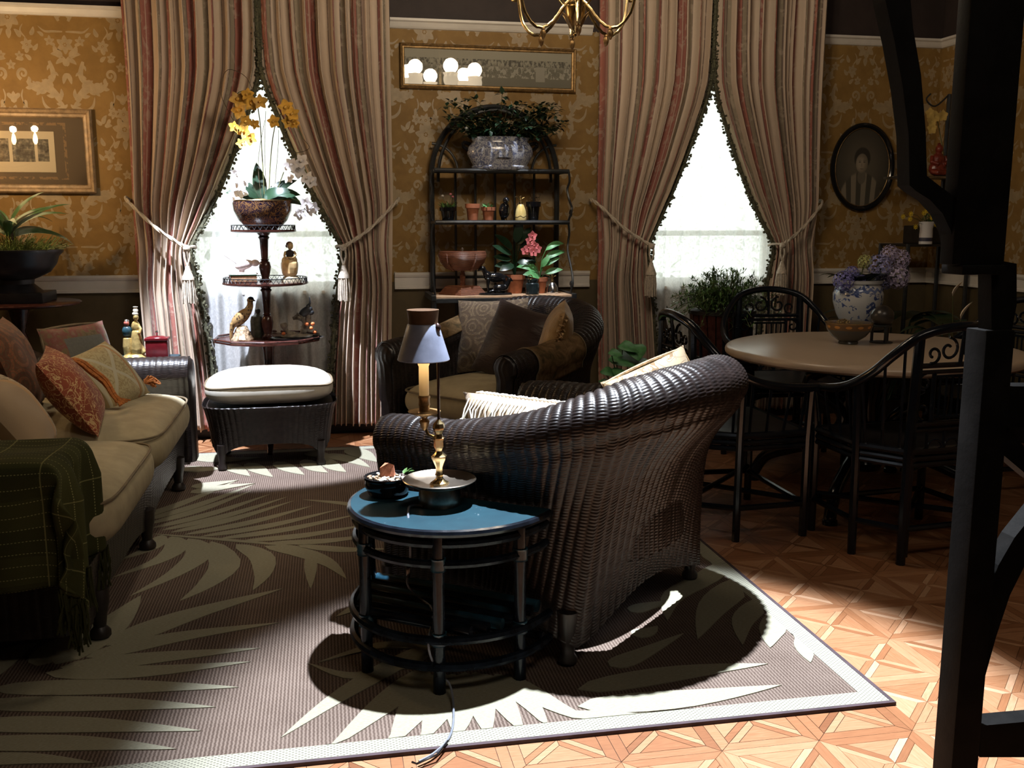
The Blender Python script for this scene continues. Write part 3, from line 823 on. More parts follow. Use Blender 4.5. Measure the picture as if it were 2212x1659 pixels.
curtain('curtain', W1C, -1, 'striped curtain at the left edge of the window behind the tiered stand', 1, 'cream rope tieback and tassel at the curtain nearest the engraving')
curtain('curtain', W1C, 1, 'striped curtain between the tiered stand and the iron plant rack', 2, 'cream rope tieback and tassel between the tiered stand and the plant rack')
curtain('curtain', W2C, -1, 'striped curtain just right of the iron plant rack', 3, 'cream rope tieback and tassel on the curtain right of the plant rack')
curtain('curtain', W2C, 1, 'striped curtain nearest the oval portrait', 4, 'cream rope tieback and tassel on the curtain beside the oval portrait')

def sheer(c, seed, label):
    r = random.Random(seed); NU, NV = 220, 24
    th = thing('sheer_curtain', label, 'curtain', (c, WY - .045, .10), 0, 'white lace sheers')
    V = np.zeros((NU, NV, 3)); UV = np.zeros((NU, NV, 2)); ph = [r.uniform(0, 6) for _ in range(6)]
    for i in range(NU):
        a = i / (NU - 1) * 2 - 1
        y = .013 * math.sin(a * 33 + ph[0] + .8 * math.sin(a * 5 + ph[1])) + .008 * math.sin(a * 61 + ph[2])
        for j in range(NV):
            z = j / (NV - 1) * 2.25
            V[i, j] = (a * .60, y * (1 + .15 * math.sin(z * 2 + ph[3] + a * 9)), z); UV[i, j] = (a * .60 * 1.6, z)
    link(np_mesh('lace_panel', V.reshape(-1, 3), grid_faces(NU, NV), UV.reshape(-1, 2)), 'lace_panel', M['sheer'], th, True, 180)
    m_ = MB().tube([(-.66, .0, 2.25), (.66, .0, 2.25)], .008, 8); m_.build('rod', M['brass'], th)
sheer(W1C, 11, 'white lace sheer glowing behind the tiered stand')
sheer(W2C, 12, 'white lace sheer glowing behind the bushy planter')
# shrubs in the garden outside, seen faintly through the lace
def shrub(cx, w, h, seed, label):
    r = random.Random(seed); m_ = MB()
    for i in range(420):
        p = (cx + r.gauss(0, w), 7.5 + r.gauss(0, .14), max(.15, r.gauss(h * .55, h * .24)))
        m_.leaf(p, (r.uniform(-1, 1), r.uniform(-1, 1), r.uniform(-.3, 1)), r.uniform(.09, .16), .06, .4, n=3)
    t_ = thing('garden_shrub', label, 'shrub', (0, 0, 0), 0, 'shrubs outside the windows')
    tag(m_.build('foliage', M['leaf'], t_), kind='stuff')
    m_ = MB()
    for i in range(4): m_.tube([(cx + r.uniform(-.1, .1), 7.5, -.02), (cx + r.uniform(-.3, .3), 7.5, h * .8)], .015, 6)
    m_.build('stems', M['bark'], t_)
shrub(-.62, .22, 1.05, 21, 'green garden shrub seen through the lace behind the tiered stand')
shrub(2.35, .26, 1.0, 22, 'green garden shrub seen through the lace behind the bushy planter')
mb = MB().box((1, 8.5, -.06), (12, 4, .1)); struct(tag(mb.build('ground', M['leaf_fern'], smooth=False)))
# ------------------------------------------------------------------ soft parts
def slab(m_, c, d, r=.05, puff=.02, nu=28, nv=22, n=5.0, f=.45):
    """upholstered box cushion: superellipsoid with flat-ish faces and a crowned top"""
    hx, hy, hz = d[0] / 2, d[1] / 2, d[2] / 2
    def fn(u, v):
        a = 2 * PI * u; ph = PI * (v - .5)
        ca, sa, cp, sp = math.cos(a), math.sin(a), math.cos(ph), math.sin(ph)
        e = 2 / n
        x = math.copysign(abs(ca) ** e, ca) * abs(cp) ** f; y = math.copysign(abs(sa) ** e, sa) * abs(cp) ** f
        z = math.copysign(abs(sp) ** .8, sp)
        zz = z * hz + (puff * (1 - x * x) * (1 - y * y) if z > 0 else 0)
        return (c[0] + x * hx, c[1] + y * hy, c[2] + zz)
    return m_.grid(fn, nu * 2, nv, cu=True)

def pillow_mesh(w, h, t, corner=.10, n=22, seed=0):
    """square scatter cushion in the local XZ plane, plump in Y"""
    r = random.Random(seed); a1, a2 = r.uniform(0, 6), r.uniform(0, 6)
    m_ = MB()
    for sg in (-1, 1):
        def fn(u, v):
            x, z = u * 2 - 1, v * 2 - 1
            e = (1 - abs(x) ** 2.6) * (1 - abs(z) ** 2.6)
            th = t / 2 * max(0, e) ** .55
            th *= 1 + .06 * math.sin(5 * x + a1) * math.sin(4 * z + a2)
            px = x * w / 2 * (1 - corner * (1 - abs(x)) * 0 - corner * .6 * (1 - abs(z) ** 2) * abs(x) ** 3)
            pz = z * h / 2 * (1 - corner * .6 * (1 - abs(x) ** 2) * abs(z) ** 3)
            return (px, sg * th, pz)
        g = MB().grid(fn, n, n)
        fs = g.f if sg < 0 else [f[::-1] for f in g.f]
        m_.add(g.v, fs)
    return m_

def pillow_mat(name, fn, rough=.8, sheen=.1):
    m = Mat(name, rough=rough, spec=.2); x, y, z = m.coord('Object')
    fn(m, x, y, z); m.set(Sheen_Weight=sheen); return m.m
def _paisley(c1, c2, c3, sc=9, lines=True):
    def f(m, x, y, z):
        w = m.noise(4, 2, .5); v1 = m.voro(sc); v2 = m.voro(sc * 2.6)
        ring = (v1 * 26 + w * 4).sin()
        col = m.mix(ring.ss(.1, .5), c1, c2)
        col = m.mix((v2 * 30).sin().ss(.3, .8) * .6, col, c3)
        m.color(m.mix(m.noise(60, 2, .5).ss(.35, .65) * .3, col, tuple(c * .5 for c in c1)))
        m.bump(ring, .1, .003)
    return f
def _scroll(c1, c2, sc=16):
    def f(m, x, y, z):
        n1 = m.noise(sc, 2, .45, dist=2.2); n2 = m.noise(sc * .6, 1, .5, dist=3.0)
        ln = ((n1 - .5).abs().lt(.018)).mx((n2 - .5).abs().lt(.012))
        m.color(m.mix(ln, m.mix(m.noise(6, 2, .5).ss(.35, .65), c1, tuple(c * .7 for c in c1)), c2)); m.bump(ln, .15, .002)
    return f
M['p_paisley_red'] = pillow_mat('paisley_red', _paisley((0.13, 0.055, 0.03), (0.22, 0.085, 0.04), (0.10, 0.085, 0.045), 7))
M['p_paisley_gold'] = pillow_mat('paisley_gold', _paisley((0.115, 0.08, 0.05), (0.19, 0.14, 0.085), (0.07, 0.05, 0.05), 10))
M['p_red'] = pillow_mat('red_scroll', _scroll((0.26, 0.062, 0.030), (0.50, 0.32, 0.15), 15))
M['p_brown'] = pillow_mat('brown_satin', lambda m, x, y, z: (m.color(m.mix(m.noise(5, 3, .5).ss(.3, .7), (0.022, 0.012, 0.010), (0.034, 0.019, 0.016))), m.bump(m.noise(9, 3, .55, stretch=(1, 1, 3)), .35, .02)), .42, .2)
M['p_gold'] = pillow_mat('gold_silk', lambda m, x, y, z: (m.color(m.mix(m.noise(7, 3, .6).ss(.3, .7), (0.26, 0.15, 0.055), (0.42, 0.27, 0.12))), m.bump(m.noise(14, 3, .55, stretch=(3, 1, 1)), .4, .02)), .45, .2)
M['p_cream_scroll'] = pillow_mat('cream_scroll', _scroll((0.44, 0.33, 0.20), (0.16, 0.10, 0.05), 13))
def _floral_panel(m, x, y, z):
    b = (x.abs().gt(.120)).mx(z.abs().gt(.115)); n = m.noise(14, 3, .6); v1 = m.voro(11)
    fl_ = m.ramp(n, [(.3, (0.035, 0.035, 0.018)), (.45, (0.17, 0.125, 0.065)), (.55, (0.19, 0.065, 0.055)), (.7, (0.22, 0.165, 0.11))])
    m.color(m.mix(b, m.mix(m.noise(80, 2, .5), (0.10, 0.10, 0.088), (0.15, 0.145, 0.125)), fl_)); m.bump(m.noise(120, 2, .5), .2, .003)
M['p_floral'] = pillow_mat('floral_panel', _floral_panel)
def _saltire(m, x, y, z):
    c0, c1, c2, c3 = (0.33, 0.25, 0.115), (0.42, 0.35, 0.19), (0.44, 0.40, 0.28), (0.36, 0.165, 0.055)
    cen = x.abs().lt(.115)
    dia = (((x * 1.0 + .0) + z * .95).abs().lt(.014)).mx((x - z * .95).abs().lt(.014))
    pat = m.noise(26, 2, .45, dist=1.6); ln = (pat - .5).abs().lt(.05)
    inner = m.mix(dia, m.mix(ln * .8, c1, (0.29, 0.22, 0.105)), c2)
    ribbon = (x.abs() - .120).abs().lt(.007); stripe = (x.abs() - .155).abs().lt(.012)
    m.color(m.mix(ribbon, m.mix(stripe, m.mix(cen, c0, inner), c2), c3)); m.bump(ln, .1, .002)
M['p_saltire'] = pillow_mat('saltire_brocade', _saltire)
def _banded(m, x, y, z):
    band = (x - .06).abs().lt(.02); edge = x.gt(.08)
    sc = (m.noise(18, 2, .45, dist=2.0) - .5).abs().lt(.03)
    m.color(m.mix(band, m.mix(edge, (0.27, 0.19, 0.115), m.mix(sc, (0.33, 0.26, 0.17), (0.08, 0.055, 0.03))), (0.34, 0.20, 0.09)))
    m.bump(m.noise(90, 2, .5), .15, .003)
M['p_banded'] = pillow_mat('banded_beige', _banded)
M['p_cream_silk'] = pillow_mat('cream_silk', lambda m, x, y, z: (m.color(m.mix(m.noise(7, 3, .6).ss(.3, .7), (0.42, 0.30, 0.19), (0.58, 0.45, 0.32))), m.bump(m.noise(14, 3, .55, stretch=(3, 1, 1)), .4, .02)), .5, .2)
M['orange_rope'] = plain('orange_rope', (0.42, 0.135, 0.022), .7, var=.35, scale=70, bump=.4)
M['red_rope'] = plain('red_rope', (0.32, 0.07, 0.035), .7, var=.3, scale=70)
M['gold_trim'] = plain('gold_trim', (0.42, 0.27, 0.13), .8, var=.4, scale=60)

def pillow(name, label, loc, size, rot, mat, seed=0, group=None, piping=None):
    """loc = middle of the lower edge"""
    w, h, t = size
    o = thing(name, label, 'pillow', loc, 0, group); o.rotation_euler = rot
    pillow_mesh(w, h, t, seed=seed).build('cover', mat, o, ang=180, loc=(0, 0, h / 2))
    if piping:
        pts = []
        for i in range(48):
            a = 2 * PI * i / 48; ca, sa = math.cos(a), math.sin(a); k = max(abs(ca), abs(sa)) ** .86
            pts.append((ca / k * w / 2 * .985, 0, h / 2 + sa / k * h / 2 * .985))
        MB().tube(pts, .006, 6, closed=True).build('piping', piping, o)
    return o

# ------------------------------------------------------------------ wicker armchair
U_HW, U_FRONT, U_STR, U_BACK = .42, .735, .30, -.17          # half width, arm front, start of the bend, back (forward axis, rear legs at 0)
def u_plan(s):
    """s in 0..1 along the U from the right arm front round the back to the left arm front -> (x, y, outward)"""
    La = U_FRONT - U_STR; Lb = 1.36; tot = 2 * La + Lb; d = s * tot
    if d <= La: return (U_HW, U_FRONT - d, 1, 0)
    if d >= La + Lb: return (-U_HW, U_STR + (d - La - Lb), -1, 0)
    th = (d - La) / Lb * PI; n = 2.6
    c, q = math.cos(th), math.sin(th)
    x = U_HW * math.copysign(abs(c) ** (2 / n), c); y = U_STR - (U_STR - U_BACK) * abs(q) ** (2 / n)
    nx = math.copysign(abs(c) ** (2 - 2 / n), c) / U_HW; ny = -(abs(q) ** (2 - 2 / n)) / (U_STR - U_BACK)
    l = math.hypot(nx, ny) + 1e-9
    return (x, y, nx / l, ny / l)
def u_base(s):
    """squarer plan of the base, standing on the four feet"""
    La = U_FRONT - U_STR; Lb = 1.36; tot = 2 * La + Lb; d = s * tot; hw = .465
    if d <= La: return (hw, U_FRONT - d)
    if d >= La + Lb: return (-hw, U_STR + (d - La - Lb))
    th = (d - La) / Lb * PI; n = 14.0; c, q = math.cos(th), math.sin(th)
    k = (abs(c) ** n + abs(q) ** n) ** (-1 / n)
    return (hw * c * k, U_STR - (U_STR + .05) * abs(q) * k)
def u_ridge(s):
    """height of the roll along the U"""
    y = u_plan(s)[1]
    e = abs(s - .5) * 2                     # 0 back, 1 arm front
    z = float(np.interp(e, [0, .12, .25, .38, .5, .62, .75, .88, 1.0], [.905, .898, .875, .828, .775, .728, .702, .702, .690]))
    return z
def section(zr, zb, e):
    """(offset outward, z) polyline from the inside of the seat over the roll to the base, with even parameter"""
    r = .072 + .020 * (1 - e); oc = .004 + .046 * (1 - e); pts = [(-.055, .27), (-.055, zr - .24), (-.050, zr - .13)]
    for k in range(9):
        a = PI * (1.0 - k / 8 * 1.22); pts.append((oc + r * math.cos(a) * 1.05, zr - r + r * math.sin(a)))
    pts += [(oc + r * .70, zr - .19), (.050, zr - .30), (.025, (zr + zb) * .5 - .03), (.0, zb + .10), (-.005, zb)]
    return spline(pts, 60)
def make_armchair(loc, facing, label):
    th = thing('wicker_armchair', label, 'armchair', loc, 0, 'dark wicker armchairs')
    th.rotation_euler = (0, 0, math.atan2(facing[1], facing[0]) - PI / 2)
    return th
AC = {}
def armchair_parts(th):
    if not AC:
        nu, nv = 460, 700
        sec = {}
        P = np.zeros((nu, nv, 3)); Pc = {}
        ss = np.linspace(0, 1, nu)
        for i, s in enumerate(ss):
            x, y, nx, ny = u_plan(s); e = abs(s - .5) * 2
            # base line arches up between the feet
            nd = (0, .3475, .6525, 1.0001); kk = 0 if s < nd[1] else (1 if s < nd[2] else 2)
            arch = .095 * math.sin(PI * (s - nd[kk]) / (nd[kk + 1] - nd[kk])) ** .9 - .035
            q = section(u_ridge(s), .095 + arch, e)
            L = np.cumsum([0] + [(q[k + 1] - q[k]).length for k in range(60)]); t = np.linspace(0, L[-1], nv)
            off = np.interp(t, L, [p.x for p in q]); zz = np.interp(t, L, [p.y for p in q])
            bx_, by_ = u_base(s); zr_ = u_ridge(s); kk = int(np.argmax(zz))
            wgt = np.clip((zr_ - .16 - zz) / max(.05, zr_ - .16 - zz[-1]), 0, 1) ** .9; wgt[:kk] = 0
            off2 = off * (1 - wgt)
            P[i, :, 0] = x * (1 - wgt) + bx_ * wgt + nx * off2; P[i, :, 1] = y * (1 - wgt) + by_ * wgt + ny * off2; P[i, :, 2] = zz
        ends = (P[0].copy(), P[-1].copy())
        ds = np.linalg.norm(np.diff(P, axis=0), axis=2); s_ = np.vstack([np.zeros((1, nv)), np.cumsum(ds, 0)])
        smid = s_[:, int(nv * .45)][:, None] * np.ones((1, nv))
        dt = np.linalg.norm(np.diff(P, axis=1), axis=2); t_ = np.hstack([np.zeros((nu, 1)), np.cumsum(dt, 1)])
        t_ = t_.mean(0)[None, :] * np.ones((nu, 1))
        P2 = weave(P, .033, .0090, .0075, smid, t_)
        AC['shell'] = np_mesh('wicker_shell', P2.reshape(-1, 3), grid_faces(nu, nv)[:, ::-1])
        # check orientation: flip weave if normals point inwards
        # front faces of the arms: woven sheets between the inner and the outer edge
        for k, E in enumerate(ends):
            pk = int(np.argmax(E[:, 2])); inn = E[:pk + 1]; out = E[pk:][::-1]
            zi = np.linspace(.065, E[pk, 2] - .0005, 130); g = np.zeros((30, 130, 3)); sg = 1 if k == 0 else -1
            for j, z in enumerate(zi):
                xi = np.interp(z, inn[:, 2], inn[:, 0]) if z > inn[0, 2] else inn[0, 0]
                xo = np.interp(z, out[:, 2], out[:, 0])
                for i in range(30):
                    a = i / 29; g[i, j] = (xi + (xo - xi) * a, U_FRONT + .028 * math.sqrt(max(0, 1 - (2 * a - 1) ** 2)), z)
            if sg > 0: g = g[::-1]
            ds = np.linalg.norm(np.diff(g, axis=0), axis=2); s1_ = np.vstack([np.zeros((1, 130)), np.cumsum(ds, 0)]); t1_ = (zi - .06)[None, :] * np.ones((30, 1))
            g2 = weave(g, .03, .0088, -.004, s1_, t1_)
            AC['front%d' % k] = np_mesh('arm_front', g2.reshape(-1, 3), grid_faces(30, 130)[:, ::-1])
        # apron under the seat
        nu2, nv2 = 120, 70; g = np.zeros((nu2, nv2, 3))
        for i in range(nu2):
            a = i / (nu2 - 1) * 2 - 1
            zb = .10 + .085 * (1 - abs(a) ** 2.2)
            for j in range(nv2): g[i, j] = (a * (U_HW - .045), U_FRONT - .03, zb + (.30 - zb) * j / (nv2 - 1))
        sl = (np.arange(nu2) / (nu2 - 1) * 2 * U_HW)[:, None] * np.ones((1, nv2)); tl = np.linspace(0, .2, nv2)[None, :] * np.ones((nu2, 1))
        AC['apron'] = np_mesh('apron', weave(g, .034, .0088, -.004, sl, tl).reshape(-1, 3), grid_faces(nu2, nv2))
        m_ = MB(); slab(m_, (0, .375, .375), (.70, .72, .20), puff=.03, n=6); AC['cush'] = m_.mesh('seat_cushion')
        m_ = MB()
        pts = []
        for i in range(64):
            a = 2 * PI * i / 64; ca, sa = math.cos(a), math.sin(a)
            pts.append((math.copysign(abs(ca) ** (1 / 3), ca) * .345, .375 + math.copysign(abs(sa) ** (1 / 3), sa) * .355, .435))
        m_.tube(pts, .006, 6, closed=True); AC['pipe'] = m_.mesh('piping')
        m_ = MB().lathe([(.022, 0), (.030, .008), (.030, .02), (.020, .035), (.024, .07), (.032, .11), (.034, .17)], 14); AC['leg'] = m_.mesh('leg')
        m_ = MB()
        out = [u_plan(s)[:2] for s in np.linspace(0, 1, 40)]
        m_.prism([(x * .90, y if y > .1 else .1 + (y - .1) * .5) for x, y in out], .215, .27); AC['deck'] = m_.mesh('seat_deck')
    for n_, k, mt in (('wicker_shell', 'shell', 'wicker'), ('arm_front', 'front0', 'wicker'), ('arm_front', 'front1', 'wicker'), ('apron', 'apron', 'wicker'), ('seat_deck', 'deck', 'dark_foot'), ('seat_cushion', 'cush', 'cushion')):
        o = link(AC[k], n_, M[mt], th, True, 180 if k != 'deck' else 30)
        if k == 'cush': link(AC['pipe'], 'piping', M['piping'], o)
    for x, y in ((.44, 0), (-.44, 0), (.44, .72), (-.44, .72)):
        link(AC['leg'], 'leg', M['dark_foot'], th, loc=(x, y, 0))
ch1_mid = Vector((1.018, 3.032, 0.011)); ch1_f = Vector((-.695, .719, 0))
ch1 = make_armchair(ch1_mid, ch1_f, 'dark wicker armchair turned away in the foreground behind the blue-topped end table'); armchair_parts(ch1)
ch2_f = Vector((-.76, -.65, 0)).normalized(); ch2_mid = Vector((1.15, 5.46, 0))
ch2_mid.z = 0.0105
ch2 = make_armchair(ch2_mid, ch2_f, 'dark wicker armchair facing the room in front of the iron plant rack'); armchair_parts(ch2)
def chair_pt(mid, f, ac, fw, z):
    bx = Vector((f.y, -f.x, 0)); return Vector((mid.x, mid.y, 0)) + bx * ac + f * fw + Vector((0, 0, z))

# pillows of the far armchair
a2 = math.atan2(ch2_f.y, ch2_f.x) - PI / 2
pillow('paisley_pillow', 'gold and plum paisley pillow at the back of the far armchair', chair_pt(ch2_mid, ch2_f, .17, .14, .485), (.44, .44, .15), (-.30, -.06, a2 + PI + .35), M['p_paisley_gold'], 1)
pillow('satin_pillow', 'plain dark brown satin pillow in the far armchair', chair_pt(ch2_mid, ch2_f, -.04, .30, .485), (.42, .44, .14), (-.42, .22, a2 + PI + .10), M['p_brown'], 2)
gp = pillow('gold_silk_pillow', 'golden silk pillow with ruffled seam in the far armchair', chair_pt(ch2_mid, ch2_f, -.27, .20, .485), (.40, .44, .17), (-.25, .10, a2 + PI - .95), M['p_gold'], 3)
m_ = MB(); r = random.Random(4)
for i in range(90):
    t = i / 89; m_.leaf((.195 * math.cos(PI * (t - .5)) * .2 + .17 - .0, r.uniform(-.012, .012), .02 + t * .41), (r.uniform(.2, 1), r.uniform(-1, 1), r.uniform(-.4, .4)), .028, .02, .5, n=3)
tag(m_.build('ruffle', M['gold_trim'], gp), kind='stuff')
# tapestry covers over the arms of the far armchair
tm = Mat('tapestry_cloth', rough=.85, spec=.15)
nz = tm.noise(16, 4, .65, dist=1.0); n2 = tm.noise(30, 3, .6)
tm.color(tm.ramp(nz, [(.30, (0.035, 0.030, 0.016)), (.42, (0.085, 0.055, 0.024)), (.55, (0.145, 0.088, 0.040)), (.68, (0.20, 0.13, 0.065)), (.8, (0.11, 0.10, 0.07))])); tm.bump(n2, .3, .004)
M['tapestry'] = tm.m
def arm_cover(s0, s1, label):
    th = thing('arm_cover', label, 'arm cover', ch2_mid, 0, 'tapestry arm covers'); th.rotation_euler = ch2.rotation_euler
    q0 = [section(u_ridge(s), .11, abs(s - .5) * 2) for s in np.linspace(s0, s1, 20)]
    def fn(a, b):
        s = s0 + (s1 - s0) * a; q = q0[min(19, int(a * 19 + .5))]; x, y, nx, ny = u_plan(s)
        k = 14 + b * 30; i = int(k); p = q[i].lerp(q[min(60, i + 1)], k - i); p2 = q[min(60, i + 1)] - q[max(0, i - 1)]; p2.normalize()
        o, z = p.x - p2.y * .011, p.y + p2.x * .011
        return (x + nx * o, y + ny * o, z)
    MB().grid(fn, 20, 36).build('cloth', M['tapestry'], th, ang=180, solid=.004)
    for a in (0, 1): MB().tube([fn(a, b / 20) for b in range(21)], .004, 5).build('braid', M['piping'], th)
arm_cover(.78, .93, 'tapestry cover on the far armchair arm nearest the tiered stand')
arm_cover(.10, .27, 'tapestry cover on the far armchair arm nearest the foreground armchair')
# pillows of the near armchair
a1 = math.atan2(ch1_f.y, ch1_f.x) - PI / 2
np_ = pillow('tufted_pillow', 'cream silk pillow with knotted fringe lit brightly in the foreground armchair', chair_pt(ch1_mid, ch1_f, -.17, .30, .50), (.46, .30, .18), (-.35, .0, a1 + PI / 2), M['p_cream_silk'], 5)
m_ = MB()
for i in range(26):
    t = i / 25; x = -.19 + .38 * t
    for sg in (-1, 1):
        m_.tube([(x, sg * .02, .29), (x + r.uniform(-.01, .01), sg * .06, .272), (x + r.uniform(-.012, .012), sg * .082, .245)], .003, 5); m_.sph((x, sg * .084, .240), .009, 6, 4)
tag(m_.build('knotted_fringe', M['cream_cloth'], np_), kind='stuff')
pillow('scroll_pillow', 'cream scroll-patterned pillow against the back of the foreground armchair', chair_pt(ch1_mid, ch1_f, .33, .01, .535), (.34, .34, .12), (-.18, -.38, .05), M['p_cream_scroll'], 6, piping=M['gold_trim'])

# ------------------------------------------------------------------ ottoman
ot = thing('wicker_ottoman', 'dark wicker ottoman with cream cushion in front of the tiered stand', 'ottoman', (-.315, 5.585, .0105), .04)
def ott(U, V):
    a = U * 2 * PI; z = .09 + .27 * V
    arch = .105 * np.clip(np.abs(np.cos(a * 2)), 0, 1) ** .6 - .04
    zz = (.075 + arch) + (.355 - .075 - arch) * V
    fl_ = .86 + .12 * V ** 1.6
    k = np.clip((V - .80) / .20, 0, 1); an = k * PI * 1.15
    zz = np.where(V > .80, (.075 + arch) + (.325 - .075 - arch) * 1.0 + .026 * np.sin(an), (.075 + arch) + (.325 - .075 - arch) * V / .80)
    fl_ = np.where(V > .80, .86 + .12 * .80 ** 1.6 + .085 * (1 - np.cos(an)) * .5 * 0 + .05 * np.sin(an * .5) - .09 * np.clip(k - .5, 0, 1), fl_)
    n = 4.0
    ca, sa = np.cos(a), np.sin(a)
    x = np.sign(ca) * np.abs(ca) ** (2 / n) * .375 * fl_; y = np.sign(sa) * np.abs(sa) ** (2 / n) * .265 * fl_
    return np.stack([x, y, zz], -1)
woven('wicker_body', ott, 500, 190, .030, .0085, .0055, M['wicker'], ot, cu=True)
m_ = MB()
pts = [tuple(ott(np.array([[i / 60]]), np.array([[1.0]]))[0, 0]) for i in range(60)]
MB().prism([(p[0] * .97, p[1] * .97) for p in pts], .30, .34).build('deck', M['dark_foot'], ot)
m_ = MB(); slab(m_, (0, 0, .425), (.70, .50, .155), puff=.035, n=3.6); cu = m_.build('cushion', M['cream_cloth'], ot, ang=180)
pts = []
for i in range(72):
    a = 2 * PI * i / 72; ca, sa = math.cos(a), math.sin(a)
    pts.append((math.copysign(abs(ca) ** (2 / 3.6), ca) * .347, math.copysign(abs(sa) ** (2 / 3.6), sa) * .247, .455 + .006 * math.sin(3 * a)))
MB().tube(pts, .005, 6, closed=True).build('piping', M['piping'], cu)
for x, y in ((-.265, -.195), (.265, -.195), (-.265, .195), (.265, .195)):
    MB().lathe([(.018, 0), (.026, .006), (.026, .02), (.018, .04), (.022, .09), (.024, .14)], 12).build('leg', M['dark_foot'], ot, loc=(x, y, 0))

# ------------------------------------------------------------------ sofa along the left
so = thing('wicker_sofa', 'long dark wicker sofa with tan cushions under the framed engraving', 'sofa', (-1.18, 4.12, .0105))
SX0, SX1, SY0, SY1 = -.46, .455, -1.10, 1.20      # local back, front, near, far
def front_panel(U, V):
    y = SY0 + (SY1 - SY0) * U; w = np.abs(((U * 2.0) % 1.0) * 2 - 1)
    zb = .055 + .065 * (1 - w ** 3); z = zb + (.30 - zb) * V
    x = SX1 - .03 + .02 * V + 0 * U
    return np.stack([x, y, z], -1)
woven('front_apron', front_panel, 420, 90, .03, .010, .005, M['wicker'], so)
def sofa_arm(yc, nm, SX1):
    # roll arm: profile in (y,z) swept along x
    prof = spline([(-.07, .09), (-.075, .30), (-.075, .48), (-.085, .55), (-.06, .615), (.0, .64), (.06, .625), (.105, .575), (.10, .52), (.085, .45), (.075, .30), (.07, .09)], 60)
    L = np.cumsum([0] + [(prof[k + 1] - prof[k]).length for k in range(60)])
    sg = 1 if yc > 0 else -1
    def fn(U, V):
        t = V * L[-1]; yy = np.interp(t, L, [p.x for p in prof]) * sg; zz = np.interp(t, L, [p.y for p in prof])
        x = SX0 + (SX1 + .02 - SX0) * U
        zr = np.where(U < .35, (1 - U / .35) ** 1.5 * .16, 0) * np.clip((zz - .35) / .3, 0, 1)
        return np.stack([x, yc + yy, zz + zr], -1)
    woven('arm', fn, 150, 500, .03, .0095, .004, M['wicker'], so, flip=(sg < 0))
    xs = [(p.x * sg + yc, p.y) for p in prof]
    m_ = MB(); n = len(xs)
    vs = [(SX1 + .02, y, z) for y, z in xs] + [(SX1 + .036, yc + (y - yc) * .8, .09 + (z - .09) * .97) for y, z in xs]
    m_.add(vs, [(i, i + 1, n + i + 1, n + i) for i in range(n - 1)] + [tuple(range(n, 2 * n))]); m_.build('arm_front', M['wicker'], so, ang=60)
sofa_arm(SY1 - .03, 'far', SX1); sofa_arm(SY0 + .06, 'near', SX1 - .10)
def sback(U, V):
    y = SY0 + (SY1 - SY0) * U
    prof = [(-.30, .30), (-.34, .55), (-.36, .72), (-.37, .80), (-.42, .855), (-.50, .84), (-.53, .76), (-.50, .60), (-.46, .30), (-.44, .09)]
    L = np.cumsum([0] + [math.hypot(prof[k + 1][0] - prof[k][0], prof[k + 1][1] - prof[k][1]) for k in range(len(prof) - 1)])
    t = V * L[-1]
    return np.stack([np.interp(t, L, [p[0] for p in prof]) + 0 * y, y, np.interp(t, L, [p[1] for p in prof])], -1)
woven('backrest', sback, 360, 130, .05, .05, .004, M['wicker'], so, flip=True)
MB().box((0, .03, .26), (.85, 2.1, .05)).build('seat_deck', M['dark_foot'], so, False)
for (a, b) in ((SY0 + .13, .0), (.01, SY1 - .10)):
    m_ = MB(); slab(m_, (.075, (a + b) / 2, .378), (.85, b - a, .215), puff=.02, n=7, f=.30)
    o = m_.build('seat_cushion', M['cushion'], so, ang=180)
    pts = []
    for i in range(80):
        an = 2 * PI * i / 80; ca, sa = math.cos(an), math.sin(an)
        pts.append((.075 + math.copysign(abs(ca) ** (2 / 7), ca) * .415, (a + b) / 2 + math.copysign(abs(sa) ** (2 / 7), sa) * (b - a) / 2 * .985, .448))
    MB().tube(pts, .005, 6, closed=True).build('piping', M['piping'], o)
for y in (-.92, -.03, .88):
    for x in (-.40, .43):
        MB().lathe([(.026, 0), (.034, .008), (.034, .022), (.020, .04), (.025, .08), (.034, .12), (.036, .17)], 14).build('leg', M['dark_foot'], so, loc=(x, y, 0))
# pillows on the sofa
def sp(u, v, z, X_=None): return G(u, v, z)
pillow('paisley_pillow', 'brown and rust paisley pillow leaning on the sofa back', (-1.30, 4.66, .50), (.44, .44, .17), (-.32, .0, PI / 2 + .12), M['p_paisley_red'], 11)
pillow('floral_pillow', 'floral bordered pillow with grey centre panel at the far sofa end', (-1.13, 5.03, .49), (.42, .38, .14), (-.30, .0, PI / 2 - .55), M['p_floral'], 12, piping=M['piping'])
ps = pillow('brocade_pillow', 'tan brocade pillow with crossed band and rust ribbons on the sofa', (-.93, 4.80, .49), (.46, .33, .15), (-.66, -.10, PI / 2 - .30), M['p_saltire'], 13)
pr = pillow('scroll_pillow', 'red pillow with gold scrolls on the sofa', (-.96, 4.36, .49), (.42, .38, .16), (-.58, -.06, PI / 2 + .16), M['p_red'], 14)
pillow('beige_pillow', 'beige banded pillow beside the green throw on the sofa', (-1.04, 3.86, .49), (.40, .33, .15), (-.6, -.05, PI / 2 + .10), M['p_banded'], 15)
